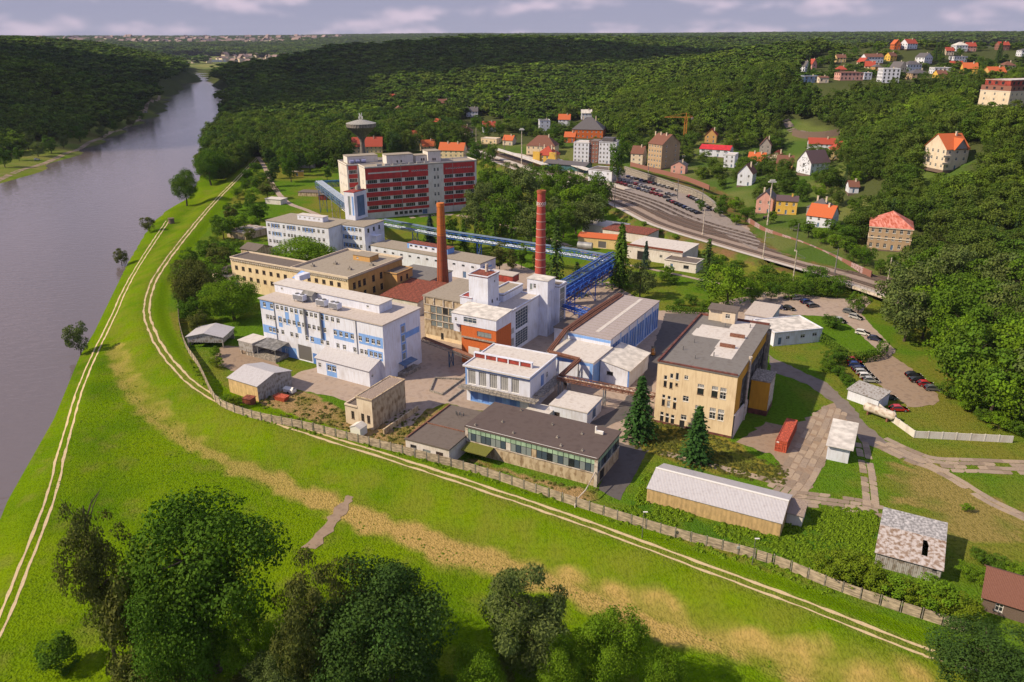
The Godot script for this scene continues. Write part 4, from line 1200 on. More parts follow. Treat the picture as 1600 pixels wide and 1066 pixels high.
var air_n := 0
func air_unit(t: Node3D, x: float, z: float, l: float) -> void:
	var labels := ["widest boxy air unit on white factory roof", "middle boxy air unit with louvred front on white roof", "last boxy air unit nearest the roof stairs on white factory"]
	var o := thing("air_unit", labels[air_n], "air unit", t.to_global(Vector3(x, 16.35, z)), t.rotation_degrees.y, "rooftop air units")
	air_n += 1
	var b := B.new()
	for s in [[-1, -1], [1, -1], [-1, 1], [1, 1]]:
		b = B.new()
		b.bar(Vector3(s[0] * l * 0.42, 0, s[1] * 0.7), Vector3(s[0] * l * 0.42, 0.6, s[1] * 0.7), 0.12)
		part1("leg", b, "steel_grey", o)
	b = B.new()
	b.box(Vector3(0, 1.35, 0), Vector3(l, 1.5, 1.8))
	part1("casing", b, "white", o)
	b = B.new()
	for k in 6: b.box(Vector3(0, 0.78 + 0.23 * k, 0.93), Vector3(l * 0.94, 0.12, 0.06))
	part1("louvre", b, "frame_dark", o)
	b = B.new()
	for s in [-0.25, 0.25]:
		b = B.new()
		b.tube(Vector3(l * s, 2.1, 0), Vector3(l * s, 2.3, 0), 0.6, 0.6, 12)
		part1("fan_cowl", b, "steel_grey", o)

func cream_works() -> void:
	var t := thing("cream_building", "long cream works building with ochre end wall and flat roofs", "building", Vector3(-57.6, 0, -265.3), -29.3)
	walls(t, Vector3.ZERO, 25.0, 29.4, 11.5, "cream", {"F": grid(4.5, 3.3, 6, [9.2, 5.6], 1.5, 1.5, "o"), "R": grid(3.0, 2.6, 3, [8.6, 4.6], 1.5, 2.3, "o") + grid(13.0, 4.2, 2, [8.6, 4.6], 1.5, 2.3, "o") + grid(21.6, 3.0, 3, [8.6, 4.6], 1.5, 2.3, "o"), "L": [], "B": grid(3, 3.3, 6, [8.6, 4.6], 1.5, 1.5, "o")},
		{"R": [[14.7, 5.75, 29.4, 11.5, "ochre"]]})
	flat_roof(t, Vector3(0, 11.5, 0), 25.0, 29.4, "roof_tan", 0.7, "cream_pale", 0.25, 0.25)
	walls(t, Vector3(-27.4, 0, 10.3), 29.6, 8.6, 11.5, "cream", {"F": grid(2.6, 3.4, 8, [8.4, 4.9], 1.5, 1.5, "o") + [[1.6, 1.4, 1.4, 2.4, "door"]], "L": grid(2.5, 3.6, 2, [8.4], 1.3, 1.5, "o")}, {}, "wall", "R")
	flat_roof(t, Vector3(-27.4, 11.5, 10.3), 29.3, 8.6, "roof_brown2", 0.5, "cream_pale", 0.2, 0.2)
	var b := B.new()
	for k in 60: b.box(Vector3(-41.5 + 0.9 * k, 11.2, 14.98), Vector3(0.5, 0.4, 0.3))
	part1("cornice", b, "concrete_pale", t)
	walls(t, Vector3(2.0, 11.7, -7.5), 7.5, 5.0, 1.9, "ochre", {"F": rows([2], 1.0, 0.9, 0.7)}, {}, "roof_hut")
	flat_roof(t, Vector3(2.0, 13.6, -7.5), 7.5, 5.0, "roof_tan", 0, "cream", 0.25, 0.18)
	for k in [[6, 6], [-3, 3], [9, -2], [-8, 9]]:
		b = B.new()
		b.box(Vector3(k[0], 12.1, k[1]), Vector3(1.3, 0.7, 0.9)); b.tube(Vector3(k[0], 12.3, k[1]), Vector3(k[0], 13.1, k[1]), 0.16)
		part1("roof_vent", b, "concrete", t)
	walls(t, Vector3(15.3, 0, -8.6), 5.6, 9.0, 9.2, "ochre", {"F": [], "R": grid(2.4, 3.4, 2, [7.2, 4.4], 1.2, 1.8, "o")}, {}, "side_wing", "L")
	flat_roof(t, Vector3(15.3, 9.2, -8.6), 5.6, 9.0, "roof_brown2", 0.3, "ochre", 0.2, 0.2)
	# porch and low shed against the far left end
	walls(t, Vector3(-44.0, 0, 13.2), 4.6, 6.0, 4.6, "cream", {"F": rows([2.3], 2.6, 2.4, 1.2, "o"), "L": rows([3.0], 2.5, 1.2, 1.2, "o")}, {}, "porch", "R")
	flat_roof(t, Vector3(-44.0, 4.6, 13.2), 4.6, 6.0, "roof_tan", 0.5, "concrete_pale", 0.15, 0.2)
	t = thing("old_shed", "low brick shed with dark felt roof beside the cream building", "shed", Vector3(-103.51,0,-284.93), -29.0)
	walls(t, Vector3.ZERO, 10, 16, 4.6, "cream_pale", {"F": [[7.0, 1.4, 1.6, 2.4, "door"]]})
	flat_roof(t, Vector3(0, 4.6, 0), 10, 16, "roof_brown", 0, "cream", 0.3, 0.25)
	b = B.new()
	for z in [-3.0, 0.2]:
		b.box(Vector3(1.5, 5.2, z), Vector3(3.0, 0.7, 1.0))
	part1("skylight", b, "red_trim", t)
	t = thing("old_shed", "rounded brown-roofed hut behind the cream building", "shed", Vector3(-107.93,0,-321.82), -29.0)
	walls(t, Vector3.ZERO, 9, 9, 3.2, "old_plaster")
	gable_roof(t, Vector3(0, 3.2, 0), 9, 9, 1.6, "roof_brown2", "old_plaster", "x", 0.4)
	t = thing("old_shed", "striped corrugated-roof garage row by the levee trees", "shed", Vector3(-122.68,0,-356.58), -29.0)
	walls(t, Vector3.ZERO, 12, 14, 3.0, "old_plaster")
	flat_roof(t, Vector3(0, 3.0, 0), 12, 14, "sheet_dull", 0, "cream", 0.3, 0.2)
	# low rust-red roof between the cream building and the boiler house
	t = thing("lean_shed", "low shed with rust red metal roof between cream building and boiler house", "shed", Vector3(-32.93,0,-254.31), -29.0)
	walls(t, Vector3.ZERO, 15, 19, 5.0, "white2", {"F": rows([11], 2.5, 1.2, 1.2)})
	var rf := B.new()
	slope(rf, Vector3(-8, 5.0, 9.9), Vector3(8, 5.0, 9.9), Vector3(8, 6.2, -9.9), Vector3(-8, 6.2, -9.9))
	part1("roof", rf, "roof_rust", t)
	t = thing("low_office", "grey roofed low building with blue and white front beside brick chimney", "building", Vector3(-32.71,0,-272.71), -29.0)
	walls(t, Vector3.ZERO, 17, 14, 6.2, "white", {"F": grid(2.0, 2.6, 6, [4.4, 1.9], 1.5, 1.3)}, {"F": [[6, 3.2, 4, 6.4, "blue"], [13, 2.2, 4, 3.4, "blue"]]})
	flat_roof(t, Vector3(0, 6.2, 0), 17, 14, "roof_grey", 0.0, "white", 0.3, 0.3)

func office_block() -> void:
	var q := [-85.67,-325.47,33.15,15.71,-26.48]
	var t := at(q, "office_block", "white office block with blue painted window bands and lift tower")
	var w: float = q[2]
	var d: float = q[3]
	var xs := [1.4, 3.6, 5.2, 6.8, 9.6, 12.0, 13.6, 15.2, 17.8, 20.2, 22.0, 23.8, 25.6, 28.0, 30.4]
	walls(t, Vector3.ZERO, w, d, 13.7, "white", {"F": rows(xs, 12.0, 1.2, 1.5) + rows(xs, 8.6, 1.2, 1.5) + rows(xs, 5.2, 1.2, 1.5) + rows(xs, 1.9, 1.2, 1.5), "L": grid(3, 4, 3, [12, 8.6, 5.2], 1.2, 1.5), "R": [[14.2, 12, 1.2, 1.6, "n"], [14.2, 8.4, 1.2, 1.6, "n"], [14.2, 4.8, 1.2, 1.6, "n"]]},
		{"F": [[5.0, 11.9, 4.6, 1.9, "blue_dark"], [13.6, 11.9, 4.8, 1.9, "blue_dark"], [22.4, 11.9, 5.8, 1.9, "blue_dark"], [5.4, 8.5, 5.2, 1.8, "blue"]], "R": [[14.2, 7, 1.6, 13.0, "blue_dark"]]})
	flat_roof(t, Vector3(0, 13.7, 0), w, d, "roof_tan", 0, "white", 0.2, 0.3)
	walls(t, Vector3(1.5, 14.0, -0.8), 13.5, 3.6, 2.0, "white", {"F": rows([1.5, 4, 6.5, 9, 11.5], 1.1, 1.0, 0.6)}, {}, "penthouse")
	flat_roof(t, Vector3(1.5, 16.0, -0.8), 13.5, 3.6, "roof_light", 0, "white", 0.15, 0.15)
	var wing := Vector3(w / 2 + 5.9, 0, -7.2)
	walls(t, wing, 11.6, 13.6, 13.7, "white", {"F": grid(1.8, 1.9, 5, [12.2, 8.8, 5.4, 2.0], 1.3, 1.5), "R": grid(2.6, 3.8, 3, [11.8], 1.3, 1.7, "d") + grid(2.6, 3.8, 3, [5.0], 1.2, 1.0, "d")},
		{"F": [[4.0, 12.2, 7.0, 1.9, "blue"], [4.0, 8.8, 7.0, 1.9, "blue_dark"], [4.0, 5.4, 7.0, 1.9, "blue_dark"], [4.0, 2.0, 7.0, 1.9, "blue_dark"]]}, "wing_wall")
	flat_roof(t, wing + Vector3(0, 13.7, 0), 11.6, 13.6, "roof_tan", 0, "white", 0.2, 0.3)
	var b := B.new()
	b.box(wing + Vector3(7.2, 8.0, 1.0), Vector3(2.8, 2.6, 3.4)); b.box(wing + Vector3(7.2, 9.4, 1.0), Vector3(3.2, 0.2, 4.0))
	part1("porch", b, "white", t)
	walls(t, Vector3(15.5, 14.0, -12.5), 5.2, 8.6, 11.6, "white", {"F": [[2.6, 6.0, 1.2, 8.0, "p"]]}, {"R": [[4.4, 5.6, 5.0, 8.6, "steel_bluegrey"]], "F": [[4.4, 6, 0.9, 8, "blue"]]}, "lift_tower")
	flat_roof(t, Vector3(15.5, 25.6, -12.5), 5.2, 8.6, "red_trim", 0, "white", 0.08, 0.25)
	b = B.new()
	b.tube(Vector3(16, 26.0, -14), Vector3(16, 27.2, -14), 1.2, 1.2, 12); b.tube(Vector3(16, 27.2, -14), Vector3(16, 27.9, -14), 1.2, 0.2, 12)
	part1("roof_tank", b, "silver_dome", t)
	# the long low store
	t = thing("long_store", "long low white building with strip of small windows and roof monitor", "building", Vector3(-31.9, 0, -300.8), -32.0)
	walls(t, Vector3.ZERO, 53.8, 10.5, 6.8, "white", {"F": grid(3.0, 4.3, 12, [5.2], 1.3, 0.6, "d") + [[46.5, 1.6, 1.6, 2.6, "door"]], "R": [[3.0, 3.8, 1.0, 2.0, "n"]]}, {"R": [[3.0, 3.8, 2.0, 3.4, "blue_dark"], [6.4, 4.6, 2.8, 0.7, "blue"]]})
	flat_roof(t, Vector3(0, 6.8, 0), 53.8, 10.5, "roof_tan", 0.0, "white", 0.2, 0.3)
	walls(t, Vector3(-1.0, 7.1, -0.8), 20.0, 4.4, 2.1, "blue", {"F": rows([2, 4.5, 7, 9.5, 13, 16, 18.5], 1.3, 1.3, 0.6, "d")}, {"F": [[10, 0.9, 18, 1.8, "white"]]}, "roof_monitor")
	flat_roof(t, Vector3(-1.0, 9.2, -0.8), 20.0, 4.4, "roof_rust", 0, "white", 0.1, 0.15)
	b = B.new()
	b.tube(Vector3(-25, 0, 6.3), Vector3(-25, 2.6, 6.3), 1.3, 1.3, 14); b.tube(Vector3(-25, 2.6, 6.3), Vector3(-25, 3.4, 6.3), 1.3, 0.1, 14)
	var tank := thing("white_tank", "small white domed tank at the foot of the office wing", "tank", t.to_global(Vector3(0, 0, 0)), -32.0)
	part1("shell", b, "white", tank)

func red_block() -> void:
	var t := thing("red_block", "seven storey block with dark red panels and white window bands", "building", Vector3(-72.9, 0, -391.2), 25.5)
	var H := 25.4
	var f := []
	var pf := [[16.5, H / 2, 33.0, H, "red_panel"], [50.2, H / 2, 17.6, H, "red_panel"], [30, 1.6, 60, 3.3, "white2"], [12, 22.9, 21, 0.7, "white2"]]
	for y in [18.7, 14.5, 10.1, 5.7]:
		pf.append([16.5, y, 33.0, 2.0, "white2"])
		pf.append([50.2, y, 17.6, 2.0, "white2"])
		for k in 5: f.append([3.4 + 6.5 * k, y, 5.0, 1.9, "rib"])
		for k in 3: f.append([44.3 + 5.9 * k, y, 4.7, 1.9, "rib"])
	for k in 8: f.append([24.5 + 1.2 * k, 22.8, 0.9, 0.6, "s"])
	for k in 11: f.append([43.0 + 1.4 * k, 22.8, 0.9, 0.6, "s"])
	for y in [22.6, 18.6, 14.4, 10.0, 5.6]:
		for x in [36.6, 38.4]: f.append([x, y, 1.1, 1.8, "n"])
	for k in 6: f.append([15 + 2.6 * k, 1.9, 1.8, 1.5, "d"])
	f.append([30.5, 1.4, 2.8, 2.6, "door"])
	var l := []
	for y in [18, 14, 10]: l.append([7, y, 1.2, 2.2, "n"])
	walls(t, Vector3(30, 0, -6), 60, 12, H, "white2", {"F": f, "L": l, "B": grid(4, 5.7, 10, [18.7, 14.5, 10.1, 5.7], 4, 1.9, "rib"), "R": grid(3, 3, 3, [18.7, 14.5, 10.1, 5.7], 1.4, 1.9, "n")}, {"F": pf})
	flat_roof(t, Vector3(30, H, -6), 60, 12, "roof_tan", 0.5, "white2", 0.15, 0.3)
	var f2 := []
	var p2 := [[3, H / 2, 4.6, H, "red_panel"]]
	for y in [22.3, 18.0, 13.6, 9.2]:
		p2.append([3, y, 4.6, 2.1, "white2"])
		f2.append([3, y, 4.0, 1.9, "rib"])
	walls(t, Vector3(9, 0, -21.0), 30, 18, H, "white2", {"F": f2, "L": grid(4, 3.6, 4, [20, 15, 10, 5], 0.9, 1.4, "n"), "B": grid(4, 5, 5, [18, 12, 6], 3, 1.9, "rib")}, {"F": p2}, "rear_wing")
	flat_roof(t, Vector3(9, H, -21.0), 30, 18, "roof_tan", 0.5, "white2", 0.15, 0.3)
	for k in [[20, -9, 14, 7, 4.6], [4, -22, 16, 8, 3.4], [33, -10, 8, 6, 3.4], [38.5, -9, 7, 8, 5.4]]:
		walls(t, Vector3(k[0], H + 0.3, k[1]), k[2], k[3], k[4], "white2", {"F": rows([k[2] * 0.4, k[2] * 0.55], 1.4, 0.8, 1.2, "d")}, {}, "roof_house")
		flat_roof(t, Vector3(k[0], H + 0.3 + k[4], k[1]), k[2], k[3], "roof_tan", 0.0, "white2", 0.2, 0.25)
	var b := B.new()
	for k in 7: b.box(Vector3(8 + 4.2 * k, H + 0.9, -2.0), Vector3(2.6, 1.2, 1.2))
	part1("roof_duct", b, "galv", t)
	b = B.new()
	for k in 3: b.tube(Vector3(-3 + 3.1 * k, H + 1.3, -17), Vector3(-1 + 3.1 * k, H + 1.3, -17), 0.9, 0.9, 10)
	part1("roof_tank", b, "net_blue", t)
	b = B.new()
	for x in [18.5, 46.5]: b.bar(Vector3(x, 0.0, 0.16), Vector3(x, H + 3, 0.16), 0.14)
	part1("lightning_rod", b, "galv", t)

func boiler_house() -> void:
	var t := thing("boiler_house", "old boiler house with white tower, brick bunker and tall glazed hall", "building", Vector3(0, 0, -215), -29.0)
	# old hall with weathered front
	var f := []
	for k in 5: f.append([3.4 + 2.2 * k, 9.6, 1.9, 2.0, "old" if k != 2 else "x"])
	for k in 5: f.append([3.4 + 2.2 * k, 7.2, 1.9, 1.7, "old"])
	for k in 5: f.append([3.4 + 2.2 * k, 5.1, 1.9, 1.5, "old" if k != 1 else "p"])
	f.append([6.4, 1.5, 1.0, 2.0, "x"])
	walls(t, Vector3(-18.2, 0, -4.5), 18.4, 20.0, 13.2, "old_plaster", {"F": f, "L": grid(3, 3, 5, [9.5, 5.5], 1.6, 2.2, "old")}, {"F": [[7.4, 0.6, 14, 1.2, "cream"]]}, "old_hall")
	flat_roof(t, Vector3(-18.2, 13.2, -4.5), 18.4, 20.0, "roof_tan", 0.0, "old_plaster", 0.25, 0.35)
	var b := B.new()
	for k in 6: b.box(Vector3(-27.0 + 3.4 * k, 12.2, 5.62), Vector3(0.35, 2.0, 0.25))
	for y in [6.2, 8.3, 10.9]: b.box(Vector3(-20.5, y, 5.58), Vector3(13.4, 0.25, 0.16))
	part1("pilaster", b, "concrete_pale", t)
	# white tower
	walls(t, Vector3(-7.0, 0, 4.0), 6.3, 6.2, 22.6, "white", {"R": [[2.4, 15.2, 0.8, 0.9, "d"], [5.2, 15.0, 0.7, 0.7, "d"], [3.8, 20.8, 0.5, 0.5, "d"]]}, {}, "white_tower")
	flat_roof(t, Vector3(-7.0, 22.6, 4.0), 6.3, 6.2, "roof_rust", 0.25, "white", 0.2, 0.2)
	b = B.new()
	b.tube(Vector3(-7.2, 22.8, 2.0), Vector3(-7.2, 25.0, 2.0), 0.5, 0.45, 10)
	part1("flue", b, "concrete_pale", t)
	walls(t, Vector3(-11.2, 13.5, 5.0), 4.0, 4.4, 2.2, "white", {}, {}, "roof_hut")
	flat_roof(t, Vector3(-11.2, 15.7, 5.0), 4.0, 4.4, "red_trim", 0.2, "white", 0.1, 0.15)
	# brick bunker with white top storey
	walls(t, Vector3(-1.2, 0, 12.6), 11.2, 8.4, 11.4, "brick", {"F": [[7.4, 9.6, 4.6, 1.4, "old"], [7.6, 4.2, 3.6, 1.5, "old"]]}, {"F": [[4.0, 3.7, 3.6, 3.2, "white2"]]}, "brick_bunker")
	walls(t, Vector3(-2.6, 11.402, 12.7), 14.3, 8.6, 3.1, "white", {"F": [[6.0, 1.7, 4.2, 1.5, "w"], [1.4, 1.3, 0.8, 1.0, "n"]]}, {}, "top_storey")
	b = B.new()
	slope(b, Vector3(-9.9, 14.4, 17.2), Vector3(4.8, 14.4, 17.2), Vector3(4.8, 14.9, 8.2), Vector3(-9.9, 14.9, 8.2), 0.2)
	part1("roof", b, "roof_white", t)
	b = B.new()
	b.box(Vector3(-9.0, 10.0, 12.6), Vector3(2.0, 2.8, 6.4))
	part1("overhang", b, "white", t)
	b = B.new()
	b.box(Vector3(-1.2, 8.0, 17.0), Vector3(10.6, 0.3, 0.7))
	part1("ledge", b, "concrete", t)
	# glazed hall
	walls(t, Vector3(-1.3, 0, -2.3), 7.2, 21.4, 12.6, "white", {"R": [[4.5, 3.4, 2.0, 2.4, "g"], [4.5, 6.8, 2.0, 1.8, "g"], [10.2, 9.2, 7.6, 5.6, "g"], [10.2, 3.2, 7.6, 4.6, "g"]], "F": []}, {}, "glazed_hall")
	flat_roof(t, Vector3(-1.3, 12.6, -2.3), 7.2, 21.4, "roof_pale", 0.35, "white", 0.1, 0.25)
	walls(t, Vector3(-6.5, 0, -8.0), 5.0, 12.0, 14.8, "white", {}, {}, "middle_hall")
	flat_roof(t, Vector3(-6.5, 14.8, -8.0), 5.0, 12.0, "roof_tan", 0.4, "white", 0.1, 0.25)
	walls(t, Vector3(1.6, 0, -15.4), 7.0, 5.0, 17.6, "white", {"F": [[2.6, 15.6, 0.9, 1.4, "n"], [1.4, 15.2, 0.9, 2.0, "p"]]}, {}, "stair_tower")
	flat_roof(t, Vector3(1.6, 17.6, -15.4), 7.0, 5.0, "roof_white", 0.0, "white", 0.2, 0.2)
	walls(t, Vector3(4.2, 0, -20.4), 4.6, 5.0, 14.6, "white", {"R": [[2.5, 8.2, 3.4, 11.6, "g"]]}, {}, "end_bay")
	flat_roof(t, Vector3(4.2, 14.6, -20.4), 4.6, 5.0, "roof_brown2", 0.5, "white", 0.1, 0.2)
	b = B.new()
	for z in [-14.6, -15.6, -16.6, -17.6]: b.box(Vector3(5.25, 7.2, z), Vector3(0.3, 14.4, 0.35))
	part1("rib", b, "white", t)
	b = B.new()
	b.box(Vector3(-12.0, 16.0, -16.0), Vector3(9, 2.2, 4.0))
	part1("roof_house", b, "red_trim", t)
	b = B.new()
	b.box(Vector3(-12.0, 17.2, -16.0), Vector3(9.4, 0.25, 4.4))
	part1("roof_house_top", b, "roof_pale", t)
	# small blue-white hut at its back right
	t = thing("pump_hut", "small pale blue hut under the blue pipe bridge", "hut", Vector3(18.11,0,-221.79), -29.0)
	walls(t, Vector3.ZERO, 7.5, 9, 4.6, "white", {"R": [[4, 2.2, 2.2, 3.0, "door"]]})
	flat_roof(t, Vector3(0, 4.6, 0), 7.5, 9, "roof_brown2", 0, "white", 0.25, 0.25)

func chimneys() -> void:
	var c := thing("brick_chimney", "tall round red chimney with pale rings and cross frieze", "chimney", Vector3(9.51,39.5,-252.7) * Vector3(1, 0, 1), 0)
	var b := B.new()
	var prof := []
	var H := 39.5
	for k in 14: prof.append([2.05 - 0.75 * k / 13.0, H * k / 13.0])
	b.lathe(Vector3.ZERO, prof, 24)
	part1("shaft", b, "chimney_red", c)
	for k in 13:
		b = B.new()
		var y := 4.0 + 2.55 * k
		var r := 2.05 - 0.75 * y / H
		b.lathe(Vector3.ZERO, [[r, y], [r + 0.07, y + 0.02], [r + 0.07, y + 0.16], [r, y + 0.18]], 24)
		part1("ring", b, "mortar", c)
	b = B.new()
	for k in 12:
		var a := TAU * k / 12
		var o := Vector3(cos(a), 0, -sin(a)) * 1.43
		var s := Vector3(-sin(a), 0, -cos(a)) * 0.3
		b.bar(o - s + Vector3(0, 35.0, 0), o + s + Vector3(0, 35.9, 0), 0.12); b.bar(o + s + Vector3(0, 35.0, 0), o - s + Vector3(0, 35.9, 0), 0.12)
	part1("frieze", b, "frame_white", c)
	b = B.new()
	b.lathe(Vector3.ZERO, [[1.3, 38.6], [1.5, 38.8], [1.5, 39.6], [1.1, 39.6], [1.0, 37.0]], 24)
	part1("rim", b, "chimney_brick", c)
	c = thing("brick_chimney", "slimmer eight-sided brick chimney with orange top", "chimney", Vector3(-24.39,33,-264.67) * Vector3(1, 0, 1), 0)
	b = B.new()
	b.tube(Vector3.ZERO, Vector3(0, 22, 0), 2.15, 1.55, 8, false)
	part1("shaft", b, "chimney_brick", c)
	b = B.new()
	b.tube(Vector3(0, 22, 0), Vector3(0, 33, 0), 1.55, 1.2, 8, true)
	part1("upper_shaft", b, "chimney_top", c)
	b = B.new()
	b.tube(Vector3(0, 32.0, 0), Vector3(0, 33.2, 0), 1.36, 1.36, 8, true)
	part1("rim", b, "chimney_top", c)
	b = B.new()
	for k in 8:
		var a := TAU * (k + 0.0) / 8
		b.bar(Vector3(cos(a), 0, sin(a)) * 2.2, Vector3(cos(a) * 1.22, 32.0, sin(a) * 1.22), 0.12)
	for k in 10: b.tube(Vector3(0, 3.0 * k + 1.5, 0), Vector3(0, 3.0 * k + 1.62, 0), 2.2 - 0.029 * (3.0 * k + 1.5), -1, 8, true)
	part1("iron_band", b, "pipe_rust", c)

func switch_house() -> void:
	var t := thing("switch_house", "white and blue two-storey building with red panels along its flat roof", "building", Vector3(-0.2, 0, -181.6), -26.6)
	var W := 17.9
	var D := 15.4
	walls(t, Vector3.ZERO, W - 0.4, D - 0.4, 4.4, "blue", {"F": [[2.2, 1.7, 2.0, 2.9, "panel"], [5.4, 1.7, 2.0, 2.9, "panel"], [9.0, 1.7, 2.0, 2.9, "panel"], [13.0, 1.7, 2.0, 2.9, "panel"]]}, {"F": [[0.5, 2.2, 1.0, 4.4, "white"], [16.2, 2.2, 2.6, 4.4, "white"]], "R": [[7.5, 2.2, 15, 4.4, "white"]]}, "lower_wall")
	walls(t, Vector3(0, 4.4, 0), W, D, 5.1, "white", {"F": grid(1.9, 3.0, 5, [2.3], 2.1, 3.8, "louvre"), "R": [[7.2, 1.8, 2.0, 3.2, "blue_door"], [10.0, 2.2, 1.0, 1.6, "n"]], "L": grid(3, 4, 3, [2.6], 1.4, 2)}, {"F": [[8.95, 4.75, 17.9, 0.7, "blue"], [0.25, 2.5, 0.5, 5.1, "blue"]], "R": [[7.7, 4.8, 15.4, 0.6, "blue"]]}, "upper_wall")
	flat_roof(t, Vector3(0, 9.5, 0.3), W, D + 0.6, "roof_light", 0.25, "white", 0.25, 0.25)
	var b := B.new()
	b.box(Vector3(0.8, 4.3, D / 2 + 1.2), Vector3(W + 3.4, 0.25, 2.4)); b.box(Vector3(W / 2 + 1.25, 4.302, -1.0), Vector3(2.5, 0.25, D - 2.0))
	part1("balcony", b, "concrete", t)
	b = B.new()
	for k in 18: b.bar(Vector3(-W / 2 - 0.6 + 1.18 * k, 4.4, D / 2 + 2.3), Vector3(-W / 2 - 0.6 + 1.18 * k, 5.4, D / 2 + 2.3), 0.05)
	for k in 14: b.bar(Vector3(W / 2 + 2.4, 4.4, D / 2 + 2.3 - 1.1 * k), Vector3(W / 2 + 2.4, 5.4, D / 2 + 2.3 - 1.1 * k), 0.05)
	for y in [4.9, 5.4]:
		b.bar(Vector3(-W / 2 - 0.6, y, D / 2 + 2.3), Vector3(W / 2 + 2.4, y, D / 2 + 2.3), 0.05); b.bar(Vector3(W / 2 + 2.4, y, D / 2 + 2.3), Vector3(W / 2 + 2.4, y, -6.6), 0.05)
	part1("railing", b, "steel_grey", t)
	b = B.new()
	b.bar(Vector3(W / 2 + 1.3, 4.3, -6.8), Vector3(W / 2 + 1.3, 0.1, -12.2), 1.2, 0.2)
	part1("stair", b, "steel_grey", t)
	for k in 5:
		b = B.new()
		b.box(Vector3(-7.6 + 3.2 * k, 10.45, 2.2), Vector3(2.8, 1.1, 0.5))
		part1("red_panel", b, "red_trim", t)
	b = B.new()
	for k in 6: b.box(Vector3(-9.2 + 3.2 * k + 0.02, 10.4, 2.25), Vector3(0.34, 1.3, 0.7))
	b.box(Vector3(-1.2, 11.08, 2.2), Vector3(16.4, 0.16, 0.9))
	part1("panel_frame", b, "white", t)
	# small flat-roofed hut in front right
	t = thing("flat_hut", "small white flat-roofed hut with blue edge right of switch house", "hut", Vector3(15.4, 0, -170.4), -27.3)
	walls(t, Vector3.ZERO, 9.7, 9.2, 3.5, "white", {"R": [[4.6, 1.5, 2.4, 2.6, "door"]], "F": [[2.0, 1.6, 1.4, 1.0, "o"]]}, {"R": [[4.6, 3.2, 9.2, 0.6, "blue"]]})
	flat_roof(t, Vector3(0, 3.5, 0), 9.7, 9.2, "roof_light", 0.0, "white", 0.15, 0.25)
	t = thing("flat_hut", "low white plinth hut behind the brown roof", "hut", Vector3(6.95,0,-169.14), -27.3)
	walls(t, Vector3.ZERO, 6.0, 4.2, 2.2, "white2")
	flat_roof(t, Vector3(0, 2.2, 0), 6.0, 4.2, "roof_light", 0, "white", 0.1, 0.2)

